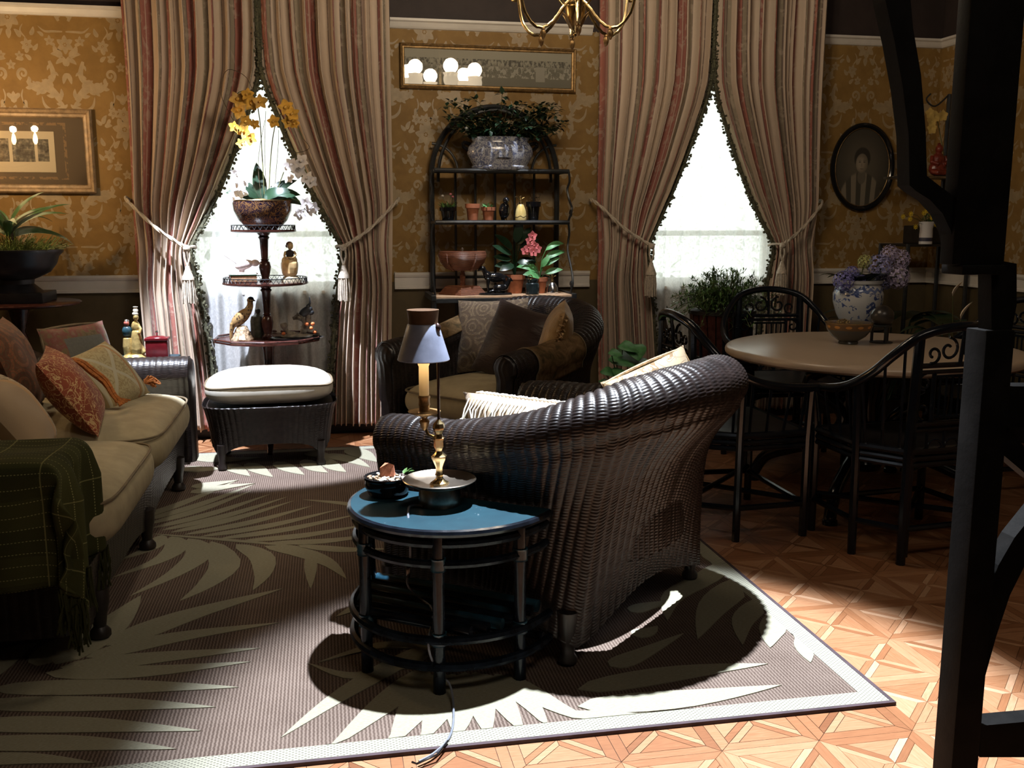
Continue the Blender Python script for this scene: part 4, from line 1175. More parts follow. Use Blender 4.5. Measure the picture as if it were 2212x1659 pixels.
# orange cord tassels tied to the brocade pillow
m_ = MB(); r = random.Random(9)
for i in range(7):
    o_ = (r.uniform(-.02, .02), r.uniform(-.02, .0))
    pts = spline([(-.22, -.03, .33), (-.215 + o_[0], -.085 + o_[1], .25), (-.20 + o_[0], -.10 + o_[1], .12), (-.19 + r.uniform(-.03, .03), -.10, .02)], 14)
    m_.tube([p + Vector((.003 * math.cos(k * 1.3), .003 * math.sin(k * 1.3), 0)) for k, p in enumerate(pts)], .006, 6)
for i in range(12):
    m_.tube([(-.19 + r.uniform(-.03, .03), -.10, .03), (-.18 + r.uniform(-.05, .06), -.11, -.0)], .004, 5)
m_.tube([(-.26, -.01, .30), (-.22, -.04, .335), (-.16, -.03, .33)], .007, 6)
m_.build('orange_tassel', M['orange_rope'], ps)
m_ = MB()
for i in range(16): m_.tube(spline([(.215, -.02, .05), (.24 + r.uniform(-.01, .02), -.03 + r.uniform(-.02, .02), .05 + r.uniform(-.02, .02)), (.26 + r.uniform(-.02, .03), -.04 + r.uniform(-.02, .02), .0 + r.uniform(0, .03))], 6), .004, 5)
m_.build('corner_tassel', M['orange_rope'], ps)

# green throw over the near arm
gm_ = Mat('green_plaid', rough=.9, spec=.1)
u, v = gm_.uv()
l1 = ((u * (1 / .040)).frac() - .5).abs().lt(.028) * ((v * 700).sin().gt(-.1)); l2 = ((v * (1 / .16)).frac() - .5).abs().lt(.012)
gm_.color(gm_.mix(l1.mx(l2 * .6), gm_.mix(((u * (1 / .18)).frac().lt(.5)) * .5 + gm_.noise(40, 2, .5, gm_.vec) * .3, (0.055, 0.057, 0.019), (0.032, 0.034, 0.012)), (0.26, 0.25, 0.10)))
gm_.bump(gm_.noise(300, 2, .5, gm_.vec), .3, .003)
M['plaid'] = gm_.m
bl = thing('throw_blanket', 'green plaid throw with fringe draped over the near sofa arm', 'blanket', (-.765, 3.08, .02))
NU, NV = 90, 90
Vt = np.zeros((NU, NV, 3)); UVt = np.zeros((NU, NV, 2)); r = random.Random(3)
FW, SW = .40, .33                            # flat lengths before the cloth turns down at the front and at the near side
for i in range(NU):
    c = i / (NU - 1) * .74                   # from the seat side towards the viewer
    for j in range(NV):
        d = j / (NV - 1) * .80               # from the back over the arm front and down
        f_, s_ = max(0, d - FW), max(0, c - SW)
        rr = .05
        def turn(t): return (rr * math.sin(t / rr), rr - rr * math.cos(t / rr)) if t < rr * PI / 2 else (rr, rr + t - rr * PI / 2)
        fx_, fz = turn(f_); sx_, sz = turn(s_)
        wob = (.022 * math.sin(c * 26 + .6) + .014 * math.sin(c * 53)) * min(1, fz / .12) + 0.0
        wob2 = (.016 * math.sin(d * 24 + 1)) * min(1, sz / .12)
        drop = max(fz, sz) + .25 * min(fz, sz)
        z = .648 + .010 * math.sin(c * 17) * math.sin(d * 15) - drop * (.95 + .04 * math.sin(c * 13))
        Vt[i, j] = (-.44 + min(d, FW) + fx_ + wob + .02 * min(1, sz / .2) * min(1, fz / .2), .17 - min(c, SW) - sx_ - wob2, z)
        UVt[i, j] = (c, d)
Vt = Vt[::-1]; UVt = UVt[::-1]
link(np_mesh('cloth', Vt.reshape(-1, 3), grid_faces(NU, NV), UVt.reshape(-1, 2)), 'cloth', M['plaid'], bl, True, 180, solid=.004)
m_ = MB()
for i in range(18, NU):
    p = Vector(Vt[i, -1])
    for k in range(2):
        q = p + Vector((r.uniform(-.008, .008), r.uniform(-.006, .006), 0)); L_ = r.uniform(.09, .15)
        m_.tube([q, q + Vector((r.uniform(-.008, .01), r.uniform(-.008, .008), -L_ * .5)), q + Vector((r.uniform(-.012, .012), r.uniform(-.012, .012), -L_))], .0032, 4, caps=False)
tag(m_.build('fringe', M['plaid'], bl), kind='stuff')
# ------------------------------------------------------------------ half-round rattan end table
bt = Mat('blue_paint', rough=.42, spec=.5)
n1 = bt.noise(11, 4, .6); n2 = bt.noise(70, 3, .6)
bt.color(bt.mix((n2.ss(.66, .74) * n1.ss(.45, .6)), bt.mix(n1.ss(.3, .7), (0.004, 0.027, 0.040), (0.006, 0.036, 0.051)), (0.13, 0.17, 0.19))); bt.bump(n2, .06, .002)
M['blue_top'] = bt.m
M['rattan_black'] = plain('rattan_black', (0.006, 0.009, 0.014), .20, var=.5, scale=24, spec=.22)
M['rattan_blue'] = plain('rattan_blue', (0.010, 0.042, 0.066), .3, var=.6, scale=18, spec=.6)
def half_round(th, R=.30, H=.50, mat='rattan_black', top='blue_top'):
    """flat side along +Y, curved side towards -Y (local)"""
    arc = [(R * math.cos(PI + PI * i / 28), R * 1.06 * math.sin(PI + PI * i / 28)) for i in range(29)]
    m_ = MB().prism(arc, H - .020, H); o = m_.build('table_top', M[top], th, True, 30)
    e = MB().tube([(x * 1.0, y * 1.0, H - .012) for x, y in arc], .012, 8); e.build('edge', M['black_lacquer'], th)
    def ring(z, k, r, nm='ring'):
        MB().tube([(x * k, y * k - .0, z) for x, y in arc], r, 8).build(nm, M[mat], th)
    ring(H - .045, .955, .014); ring(H - .105, .96, .013); ring(.165, 1.0, .014); ring(.085, 1.0, .014)
    for a in (PI * 1.03, PI * 1.32, PI * 1.61, PI * 1.87):
        x, y = R * .95 * math.cos(a), R * 1.06 * .96 * math.sin(a)
        MB().tube([(x, y, 0), (x, y, .16), (x, y, .17), (x, y, .33), (x, y, .335), (x, y, H - .02)], [.019, .0175, .019, .0175, .0185, .0175], 10).build('leg', M[mat], th)
        for z in (.165, H - .105):
            w = MB(); w.tube([(x * 1.0 + .0 * k, y, z - .018 + .006 * k) for k in range(7)], [.0215 if k % 2 else .0235 for k in range(7)], 10); w.build('binding', M['rattan_blue'], th)
    for i in range(7):
        y = -.012 - i * .042; hw = R * .90 * math.sqrt(max(.02, 1 - (y / (R * 1.18 * .92)) ** 2))
        MB().tube([(-hw, y, .185), (-hw * .3, y, .187), (hw * .35, y, .186), (hw, y, .185)], .0195 if i == 0 else .017, 10).build('shelf_slat', M['rattan_blue'] if i in (0, 2, 4) else M[mat], th)
    MB().tube([(-R * .94, -.0, .085), (R * .94, 0, .085)], .014, 8).build('stretcher', M[mat], th)
    MB().tube([(-R * .94, -.0, H - .05), (R * .94, 0, H - .05)], .014, 8).build('stretcher', M[mat], th)
# flat edge from (0.13,3.10) to (0.63,2.76)
et_a, et_b = Vector((.130, 3.100, 0)), Vector((.640, 2.740, 0))
et = thing('end_table', 'half-round black rattan end table with worn blue top', 'side table', (et_a + et_b) / 2 + Vector((0, 0, .0105)), math.atan2(et_b.y - et_a.y, et_b.x - et_a.x))
half_round(et, R=.318, H=.492)
TOPZ_ = .5027

# ------------------------------------------------------------------ candlestick lamp with tole shade
lp = G(950, 1088, TOPZ_)
M['tole'] = plain('painted_tole', (0.20, 0.22, 0.29), .42, .1, var=.15, scale=18)
M['tole_band'] = plain('tole_band', (0.10, 0.055, 0.03), .4, .3, var=.3)
M['tole_inside'] = plain('tole_inside', (0.80, 0.74, 0.62), .5, 0, var=.05)
lamp = thing('candlestick_lamp', 'brass candlestick lamp with grey metal shade on the end table', 'lamp', (lp.x, lp.y, TOPZ_))
MB().lathe([(.064, 0), (.066, .004), (.064, .02), (.063, .05), (.060, .056), (0, .056)], 32).build('base_drum', M['pewter'], lamp)
MB().lathe([(.0, .056), (.055, .056), (.085, .062), (.105, .072), (.112, .078), (.110, .080), (.102, .074), (.085, .066), (.06, .062), (.03, .062), (0, .062)], 40).build('dish', plain('dish_brass', (0.60, 0.50, 0.40), .3, 1.0, var=.15), lamp)
st_prof = [(.030, .062), (.028, .068), (.018, .074), (.012, .080), (.010, .086), (.014, .092), (.012, .096), (.011, .115), (.017, .130), (.023, .142), (.024, .150), (.014, .158), (.010, .166), (.012, .172), (.016, .180), (.016, .196), (.017, .198), (.018, .206), (.012, .210), (.011, .218), (.014, .224), (.018, .232), (.019, .240), (.016, .250), (.008, .258), (.005, .262)]
MB().lathe(st_prof, 8).build('stem', M['brass'], lamp, ang=25)
rodm = plain('rod_bronze', (0.055, 0.03, 0.025), .35, .6)
MB().tube([(0, 0, .255), (0, 0, .525)], .0042, 8).build('rod', rodm, lamp)
MB().lathe([(.0085, .452), (.0085, .515), (.006, .519), (.004, .524), (.006, .528), (.0105, .536), (.0105, .542), (.006, .55), (0, .553)], 14).build('finial', rodm, lamp)
cd = Vector((-.040, .028, 0))                      # the candle stands a little left of the rod
MB().tube([(0, 0, .218), (-.012, .01, .206), (cd.x * .75, cd.y * .75, .212), (cd.x, cd.y, .236)], .005, 8).build('arm', M['brass'], lamp)
MB().lathe([(.006, .225), (.013, .240), (.016, .252), (.008, .262), (.012, .268), (.034, .274), (.048, .280), (.050, .284), (.034, .281), (.020, .280), (.016, .284), (.016, .300), (.018, .304), (.0165, .310), (.0165, .322), (.0185, .326), (.0175, .332), (0, .332)], 24, cd).build('candle_cup', M['old_gold'], lamp)
wax = Mat('candle_wax', (0.80, 0.60, 0.30), .5); wax.set(Subsurface_Weight=.0)
x, y, z = wax.coord('Object'); wax.b.inputs['Emission Color'].default_value = (1, .58, .20, 1)
em = z.ss(.34, .455, .12, 1.3); wax.t.links.new(em.s, wax.b.inputs['Emission Strength'])
cnd = MB().lathe([(.0150, .330), (.0152, .40), (.0148, .42), (.0172, .425), (.0185, .433), (.0178, .444), (.0195, .452), (.0192, .462), (.012, .466), (0, .466)], 18, cd).build('candle_sleeve', wax.m, lamp)
bl_ = Mat('lamp_bulb', (1, 1, 1)); bl_.b.inputs['Emission Color'].default_value = (1, .72, .38, 1); bl_.b.inputs['Emission Strength'].default_value = 60
MB().lathe([(.006, .466), (.012, .478), (.015, .492), (.012, .512), (.004, .53), (0, .532)], 14, cd).build('bulb', bl_.m, lamp)
MB().lathe([(.077, .440), (.078, .442), (.075, .452), (.058, .508), (.047, .545), (.0445, .548), (.0435, .549)], 40, cd).build('shade', M['tole'], lamp, solid=.0012)
MB().lathe([(.0440, .549), (.0435, .560), (.0460, .580), (.0470, .588), (.0475, .590)], 40, cd).build('shade_collar', M['tole_band'], lamp, solid=.0012)
MB().box((-.004, .004, .478), (.010, .006, .045), .001).build('shade_bracket', rodm, lamp)
wax.m.cycles.emission_sampling = 'NONE'; bl_.m.cycles.emission_sampling = 'NONE'
pl = bpy.data.lights.new('lamp_light', 'POINT'); pl.energy = 2.2; pl.color = (1, .66, .34); pl.shadow_soft_size = .012
po = bpy.data.objects.new('lamp_light', pl); COL.objects.link(po); po.parent = lamp; po.location = (cd.x, cd.y, .548)

# flex running over the table edge and down to the floor
crd = plain('grey_flex', (0.16, 0.17, 0.20), .5)
e0 = Vector((lp.x - .055, lp.y - .035, TOPZ_ + .004))
flex = spline([e0, G(905, 1092, TOPZ_ + .004), G(884, 1095, TOPZ_ + .004), G(882, 1122, TOPZ_ - .004), G(885, 1150, TOPZ_ - .07), G(886, 1215, TOPZ_ - .19), G(880, 1262, .27), G(905, 1290, .215), G(935, 1320, .21), G(925, 1390, .17), G(940, 1440, .09), G(972, 1480, .04), G(980, 1540, .016), G(972, 1590, .015), G(940, 1625, .015), G(905, 1645, .012)], 70)
fx = thing('lamp_cord', 'grey lamp cord hanging over the end table down to the rug edge', 'cord', (lp.x, lp.y, 0))
MB().tube([p - Vector((lp.x, lp.y, 0)) for p in flex], .0034, 6).build('flex', crd, fx)
MB().tube([G(968, 1600, .018) - Vector((lp.x, lp.y, 0)), G(945, 1630, .018) - Vector((lp.x, lp.y, 0)), G(900, 1650, .013) - Vector((lp.x, lp.y, 0)), G(890, 1646, .013) - Vector((lp.x, lp.y, 0))], .003, 6).build('flex_loop', M['glossy_black'], fx)
sw = G(881, 1235, .30) - Vector((lp.x, lp.y, 0)); MB().box(sw, (.012, .012, .036), .004).build('switch', M['glossy_black'], fx)

# ------------------------------------------------------------------ pebble pot
pp = G(838, 1068, TOPZ_)
pot = thing('pebble_pot', 'small black pot of pebbles with a reddish stone on the end table', 'pot', (pp.x, pp.y, TOPZ_)); pot.scale = (1.12, 1.12, 1.12)
MB().lathe([(.040, 0), (.055, .006), (.062, .022), (.064, .034), (.062, .044), (.066, .048), (.066, .054), (.060, .054), (.057, .046), (0, .046)], 30).build('bowl', M['glossy_black'], pot)
r = random.Random(2)
pcols = [plain('pebble_%d' % i, c, .6, var=.25) for i, c in enumerate(((.55, .50, .42), (.22, .13, .07), (.38, .28, .17), (.08, .06, .05)))]
for i in range(70):
    a = r.uniform(0, 2 * PI); q = .053 * math.sqrt(r.random())
    MB().sph((0, 0, 0), (r.uniform(.004, .008), r.uniform(.003, .006), r.uniform(.003, .005)), 7, 5).build('pebble', pcols[r.choice((0, 0, 1, 2, 3))], pot, loc=(q * math.cos(a), q * math.sin(a), .049 + r.uniform(0, .004)), rz=r.uniform(0, 3))
rk = plain('red_stone', (0.50, 0.17, 0.085), .75, var=.3, scale=30, bump=.3)
m_ = MB(); m_.add([(-.022, -.008, 0), (.020, -.012, 0), (.026, .012, 0), (-.015, .014, 0), (-.024, -.006, .028), (.004, -.010, .044), (.020, -.006, .036), (.022, .010, .030), (-.006, .012, .040)],
       [(3, 2, 1, 0), (0, 1, 6, 5), (0, 5, 4), (1, 2, 7, 6), (2, 3, 8, 7), (3, 0, 4, 8), (4, 5, 8), (5, 6, 7, 8)])
tag(m_.build('stone', rk, None, False, loc=(pp.x + .0, pp.y + .005, TOPZ_ + .059)), 'reddish stone set upright in the pebble pot', 'stone')
m_ = MB()
for i in range(9): m_.leaf((.045, .02, .05), (r.uniform(.2, 1), r.uniform(-.6, .8), r.uniform(.1, .6)), .035, .012, .6, n=3)
m_.build('sprig', M['leaf'], pot)

# ------------------------------------------------------------------ dining table
tc = Vector((2.615, 4.285, 0)); TR = .70
mt = Mat('honed_stone', rough=.28, spec=.45)
n1 = mt.noise(7, 5, .6); n2 = mt.noise(26, 4, .6)
mt.color(mt.mix((n1 * .7 + n2 * .3).ss(.35, .65), (0.47, 0.36, 0.26), (0.49, 0.375, 0.272)))
M['table_stone'] = mt.m
dt = thing('dining_table', 'round dining table with pinkish stone top on a black pedestal', 'table', tc)
MB().lathe([(0, .700), (TR - .04, .700), (TR - .015, .704), (TR - .002, .714), (TR, .724), (TR - .003, .735), (TR - .012, .744), (TR - .03, .749), (0, .750)], 72).build('table_top', M['table_stone'], dt)
MB().lathe([(0, .655), (.42, .655), (.42, .700), (0, .700)], 40).build('apron', M['black_lacquer'], dt)
for k in range(4):
    a = PI / 4 + k * PI / 2
    c, s = math.cos(a), math.sin(a)
    pts = spline([(.10 * c, .10 * s, .66), (.30 * c, .30 * s, .56), (.12 * c, .12 * s, .40), (.20 * c, .20 * s, .26), (.36 * c, .36 * s, .20), (.50 * c, .50 * s, .14), (.56 * c, .56 * s, .05), (.565 * c, .565 * s, .0)], 40)
    MB().tube(pts, [.034 - .006 * (i / 40) for i in range(41)], 10).build('scroll_leg', M['black_lacquer'], dt)
    MB().lathe([(.034, 0), (.034, .02), (.022, .03), (.022, .05)], 12).build('foot', M['black_lacquer'], dt, loc=(.565 * c, .565 * s, 0))
MB().lathe([(.07, .14), (.09, .18), (.05, .26), (.06, .36), (.05, .48), (.08, .6), (.11, .66)], 20).build('column', M['black_lacquer'], dt)

# ------------------------------------------------------------------ dining chairs: bent rattan tub chairs with fretwork
def scroll2(cx, cz, r0, turns, a0, sg=1, n=20):
    return [(cx + r0 * (1 - .72 * i / n) * math.cos(a0 + sg * 2 * PI * turns * i / n), cz + r0 * (1 - .72 * i / n) * math.sin(a0 + sg * 2 * PI * turns * i / n)) for i in range(n + 1)]
def dining_chair(loc, rz, label):
    """local: faces +Y"""
    th = thing('dining_chair', label, 'chair', loc, rz, 'black rattan dining chairs')
    bl = M['black_lacquer']
    def T(nm, pts, r, seg=8): return MB().tube(pts, r, seg).build(nm, bl, th)
    RL = [(-.20, -.27), (.20, -.27)]; SL = [(-.305, -.10), (.305, -.10)]; FL = [(-.285, .22), (.285, .22)]
    # top rail: from arm front up over the back and down
    path = spline([(-.30, .25, .655), (-.33, .08, .668), (-.335, -.06, .70), (-.31, -.17, .765), (-.26, -.235, .845), (-.17, -.285, .925), (0, -.315, .955), (.17, -.285, .925), (.26, -.235, .845), (.31, -.17, .765), (.335, -.06, .70), (.33, .08, .668), (.30, .25, .655)], 60)
    MB().tube(path, .019, 10).build('top_rail', bl, th)
    def railz(x, y):
        b = min(path, key=lambda p: (p.x - x) ** 2 + (p.y - y) ** 2); return b.z, b
    for x, y in RL:
        z, b = railz(x, y); T('leg', [(x, y, 0), (x, y, .45), (b.x * .96, b.y, b.z)], .0185)
        T('leg_twin', [(x * .90, y, .03), (x * .90, y, .45), (x * .88, y - .012, b.z * .995)], .010)
    for x, y in SL:
        T('leg', [(x, y, 0), (x * 1.02, y, .45), (x * 1.06, y, .71)], .0175)
    for x, y in FL:
        T('leg', [(x, y, 0), (x, y, .44), (x * 1.06, y, .655)], .0185)
    ring = [(-.20, -.27), (.20, -.27), (.305, -.10), (.285, .22), (-.285, .22), (-.305, -.10)]
    for z, r in ((.46, .015), (.43, .012), (.405, .012)):
        for k in range(6):
            a, b = ring[k], ring[(k + 1) % 6]; T('seat_rail', [(a[0], a[1], z), (b[0], b[1], z)], r)
    for k in range(6):
        a, b = ring[k], ring[(k + 1) % 6]; T('stretcher', [(a[0], a[1], .145), (b[0], b[1], .145)], .013)
    T('cross_stretcher', [(-.20, -.27, .16), (.285, .22, .16)], .012); T('cross_stretcher', [(.20, -.27, .172), (-.285, .22, .172)], .012)
    MB().prism([(x * .96, y * .96) for x, y in ring], .44, .468).build('seat', M['black_wood'], th, True, 30)
    # side spindles
    for sg in (-1, 1):
        for k in range(7):
            t = (k + .5) / 7
            if t < .42:
                f = t / .42; x, y = .20 + (.305 - .20) * f, -.27 + .17 * f
            else:
                f = (t - .42) / .58; x, y = .305 - .02 * f, -.10 + .32 * f
            z, b = railz(sg * x, y); T('spindle', [(sg * x, y, .46), (b.x, b.y, b.z)], .0065, 6)
    # back panel fretwork between the rear posts
    yb = -.275
    for z, r in ((.80, .0105), (.57, .0105), (.545, .0085), (.775, .0085)): T('cross_bar', [(-.185, yb, z), (.185, yb, z)], r)
    MBs = [('upright', [(-.105, yb, .57), (-.105, yb, .775)], .009), ('upright', [(.105, yb, .57), (.105, yb, .775)], .009), ('upright', [(0, yb - .012, .80), (0, yb - .03, .95)], .008)]
    for nm, p, r_ in MBs: T(nm, p, r_)
    for k in range(6): T('thin_slat', [(-.075 + .03 * k, yb, .595), (-.075 + .03 * k, yb, .755)], .0045, 6)
    for z in (.595, .755): T('cross_bar', [(-.105, yb, z), (.105, yb, z)], .006, 6)
    for sg in (-1, 1):
        T('curl', [(sg * x, yb - .01, z) for x, z in scroll2(.055, .862, .048, 1.1, PI * .5, 1)], .006, 6)
        T('curl', [(sg * x, yb - .01, z) for x, z in scroll2(.125, .845, .036, 1.0, -PI * .4, -1)], .006, 6)
        T('curl', [(sg * x, yb, z) for x, z in scroll2(.145, .735, .034, 1.0, PI * .5, -1)], .0055, 6)
        T('curl', [(sg * x, yb, z) for x, z in scroll2(.145, .62, .034, 1.0, -PI * .5, 1)], .0055, 6)
        T('bracket', spline([(sg * .20, -.27, .30), (sg * .19, -.262, .37), (sg * .12, -.262, .40)], 8), .009, 6)
        T('bracket', spline([(sg * .285, .22, .30), (sg * .27, .22, .37), (sg * .20, .22, .40)], 8), .009, 6)
    for k in range(4): T('lower_slat', [(-.12 + .08 * k, yb, .465), (-.12 + .08 * k, yb, .545)], .006, 6)
    for k in range(3):
        cx = -.08 + .08 * k; T('lower_arch', [(cx + .036 * math.cos(PI * i / 8), yb, .467 + .036 * math.sin(PI * i / 8)) for i in range(9)], .005, 6)
    return th
c1_ = dining_chair((1.80, 4.05, 0), -PI / 2 + .0, 'black rattan dining chair between the foreground armchair and the dining table')
dining_chair((2.40, 3.64, 0), .10, 'black rattan dining chair with its back to the viewer, nearest the dark post')
dining_chair((2.58, 5.12, 0), PI - .10, 'black rattan dining chair on the far side of the dining table')
dining_chair((3.34, 4.42, 0), PI / 2 + .1, 'black rattan dining chair half hidden behind the dark post')

# things on the dining table
bp = G(1832, 742, .75)
bm1 = Mat('bowl_glaze', rough=.25, spec=.5)
x, y, z = bm1.coord('Object')
ang = y.atan2(x); petal = ((ang * 12).cos() * .5 + .5) * (1 - ((z - .088) / .012).abs()).mx(0)
bm1.color(bm1.mix(petal.gt(.42), bm1.mix(z.gt(.072), (0.085, 0.085, 0.080), (0.16, 0.09, 0.04)), (0.50, 0.22, 0.05)))
bowl = thing('ceramic_bowl', 'grey ceramic bowl with orange petal band on the dining table', 'bowl', (bp.x, bp.y, .7503))
MB().lathe([(.045, 0), (.048, .004), (.045, .012), (.050, .016), (.080, .036), (.105, .068), (.114, .100), (.1145, .106), (.110, .106), (.100, .072), (.074, .040), (.03, .026), (0, .024)], 40).build('bowl_body', bm1.m, bowl)
MB().lathe([(.110, .104), (.1155, .104), (.1160, .107), (.110, .1075)], 40).build('gilt_rim', M['brass'], bowl)
gb = thing('beaded_ball', 'gold beaded ball inside the ceramic bowl', 'ball', (bp.x - .022, bp.y + .018, .7503 + .032))
m_ = MB(); m_.sph((0, 0, .045), .042, 16, 12)
m_.build('core', M['bark'], gb); m_ = MB()
for i in range(150):
    ph = math.acos(1 - 2 * (i + .5) / 150); a = PI * (1 + 5 ** .5) * i
    m_.sph((.043 * math.sin(ph) * math.cos(a), .043 * math.sin(ph) * math.sin(a), .045 + .043 * math.cos(ph)), .0042, 5, 4)
tag(m_.build('beads', M['brass'], gb), kind='stuff')
sp_ = G(1903, 740, .75)
sb = thing('sphere_stand', 'black iron three-legged stand on the dining table', 'stand', (sp_.x, sp_.y, .7503))
MB().lathe([(.055, 0), (.056, .004), (.05, .006), (.0, .006)], 24).build('base', M['iron'], sb)
for k in range(3):
    a = k * 2 * PI / 3 + .4; MB().box((.046 * math.cos(a), .046 * math.sin(a), .045), (.012, .012, .085), .002).build('leg', M['iron'], sb)
MB().tube([(.046 * math.cos(2 * PI * i / 24), .046 * math.sin(2 * PI * i / 24), .086) for i in range(24)], .005, 6, closed=True).build('ring', M['iron'], sb)
tag(MB().sph((0, 0, 0), .056, 24, 16).build('stone_ball', plain('dark_stone_ball', (0.035, 0.03, 0.027), .3, .2, var=.3), None, loc=(sp_.x, sp_.y, .7503 + .132)), 'dark polished sphere resting on the iron stand', 'sphere')
# ------------------------------------------------------------------ iron plant rack (baker's rack)
rk_ = thing('plant_rack', 'tall black iron plant rack with arched top and wooden lower shelf', 'rack', (1.095, 6.10, 0))
RX = .405
arch = [(-RX, .13, 0), (-RX, .13, 1.62)] + [(RX * math.cos(PI - PI * i / 24), .13, 1.64 + .425 * math.sin(PI * i / 24)) for i in range(25)] + [(RX, .13, 1.62), (RX, .13, 0)]
MB().tube(arch, .017, 8).build('arch_frame', M['iron'], rk_)
MB().tube([(x * .90, y - .005, z - (.02 if z > 1.6 else 0)) for x, y, z in arch[1:-1]], .010, 6).build('inner_arch', M['iron'], rk_)
for k in range(5):
    x = -.255 + .1275 * k; top = 1.64 + .425 * math.sqrt(max(0, 1 - (x / RX) ** 2)) - .02
    MB().tube([(x, .13, .55), (x, .13, min(top, 1.66))], .008, 6).build('back_bar', M['iron'], rk_)
for sg in (-1, 1):
    MB().tube([(sg * (.40 - .16 * math.sin(PI / 2 * i / 10)), .13, 1.665 + .16 * (1 - math.cos(PI / 2 * (10 - i) / 10)) * 0 + .17 * math.cos(PI / 2 * i / 10)) for i in range(11)], .008, 6).build('corner_curve', M['iron'], rk_)
for z in (.55, 1.0, 1.35): MB().tube([(-RX, .13, z), (RX, .13, z)], .009, 6).build('back_rail', M['iron'], rk_)
def shelf(z, y0, y1, mat, hw=RX, x1=0):
    MB().box((0, (y0 + y1) / 2, z - .006), (2 * hw - .02, y1 - y0, .012), .003).build('shelf', mat, rk_, False)
    for y in (y0,): MB().tube([(-hw - .005, y, z - .005), (hw + .025, y, z - .005)], .014, 8).build('shelf_rail', M['iron'], rk_)
    for sg in (-1, 1): MB().tube([(sg * hw, y0, z - .006), (sg * hw, y1, z - .006)], .012, 8).build('shelf_side', M['iron'], rk_)
wd_ = plain('pale_wood', (0.52, 0.34, 0.21), .45, var=.2, scale=12)
shelf(1.665, -.09, .12, M['iron']); shelf(1.352, -.11, .12, M['iron'])
MB().box((0, -.03, .893), (2 * RX + .04, .36, .022), .005).build('wood_shelf', wd_, rk_, False)
for sg in (-1, 1): MB().box((sg * (RX + .035), -.03, .893), (.03, .38, .036), .004).build('shelf_end', M['iron'], rk_, False)
MB().box((0, -.205, .876), (2 * RX + .07, .018, .03), .004).build('front_rail', M['iron'], rk_, False)
for sg in (-1, 1):
    MB().tube([(sg * (RX + .03), -.20, 0), (sg * (RX + .03), -.20, .88)], .015, 8).build('front_leg', M['iron'], rk_)
    sc_ = spline([(sg * (RX + .02), -.10, 1.66), (sg * (RX + .03), -.085, 1.60), (sg * (RX + .02), -.07, 1.55), (sg * (RX + .03), -.09, 1.48), (sg * (RX + .035), -.13, 1.43), (sg * (RX + .02), -.11, 1.36)], 24)
    MB().tube(sc_, .007, 6).build('side_scroll', M['iron'], rk_)
    sc_ = spline([(sg * (RX + .02), -.11, 1.34), (sg * (RX + .03), -.09, 1.28), (sg * (RX + .025), -.08, 1.22), (sg * (RX + .02), -.10, 1.16), (sg * (RX + .03), -.16, 1.05), (sg * (RX + .03), -.19, .97), (sg * (RX + .02), -.17, .91)], 24)
    MB().tube(sc_, .007, 6).build('side_scroll', M['iron'], rk_)
    for zc in (1.40, .96):
        MB().tube([(sg * (RX + .028), -.13 - (.03 if zc < 1 else 0) + y, zc + z) for y, z in scroll2(0, 0, .026, 1.3, 0)], .005, 6).build('curl', M['iron'], rk_)
# ---- top shelf: glazed tureen with ivy
bwm = Mat('blue_transfer_glaze', rough=.18, spec=.6)
nz = bwm.noise(28, 3, .6, dist=1.4); n2 = bwm.voro(16)
bwm.color(bwm.mix(((nz - .5).abs().lt(.055)).mx(n2.lt(.18)), bwm.mix(bwm.noise(8, 2, .5).ss(.35, .65), (0.10, 0.115, 0.19), (0.17, 0.18, 0.25)), (0.36, 0.37, 0.40)))
tz = 1.6665
tu = thing('tureen_planter', 'oval blue transferware tureen planter with black handles on the rack top', 'planter', (1.10, 6.07, tz))
MB().lathe([(.150, 0), (.165, .008), (.168, .02), (.158, .028), (.175, .06), (.192, .10), (.186, .135), (.168, .160), (.160, .172), (.168, .186), (.176, .196), (.170, .198), (.155, .188), (.150, .165), (0, .160)], 40, (0, 0, 0), 1.08, .56).build('tureen_body', bwm.m, tu)
for sg in (-1, 1):
    MB().tube(spline([(sg * .185, 0, .155), (sg * .225, 0, .165), (sg * .232, 0, .145), (sg * .20, 0, .12), (sg * .185, 0, .11)], 12), .011, 8).build('handle', M['glossy_black'], tu)
MB().lathe([(.002, 0), (.03, .003), (.05, 0)], 14, (0, -.108, .07), 1.0, .25).build('medallion', M['glossy_black'], tu)
r = random.Random(31)
iv = thing('ivy_plant', 'trailing dark green ivy growing out of the blue tureen', 'plant', (1.10, 6.07, tz + .168))
m_ = MB(); ms_ = MB()
for i in range(80):
    a = r.uniform(0, 2 * PI); L = r.uniform(.10, .29); up = r.uniform(.3, 1.0)
    p0 = Vector((.12 * math.cos(a) * r.random(), .06 * math.sin(a) * r.random(), 0))
    p1 = p0 + Vector((L * .55 * math.cos(a) * 1.1, L * .25 * math.sin(a) - .02, L * up * .8)); p2 = p1 + Vector((L * .5 * math.cos(a), L * .15 * math.sin(a) - .01, L * (.25 - .6 * r.random() * (1 - up) - .1)))
    pts = spline([p0, p1, p2], 10); ms_.tube(pts, .0018, 4, caps=False)
    for k in range(2, 11):
        for q in range(2):
            d = Vector((r.uniform(-1, 1), r.uniform(-1, .4), r.uniform(-.5, .5)))
            m_.leaf(pts[k] + d * .012, d, r.uniform(.028, .05), r.uniform(.022, .036), .5, n=3)
tag(m_.build('leaves', M['leaf_dark'], iv), kind='stuff'); tag(ms_.build('stems', M['stem'], iv), kind='stuff')

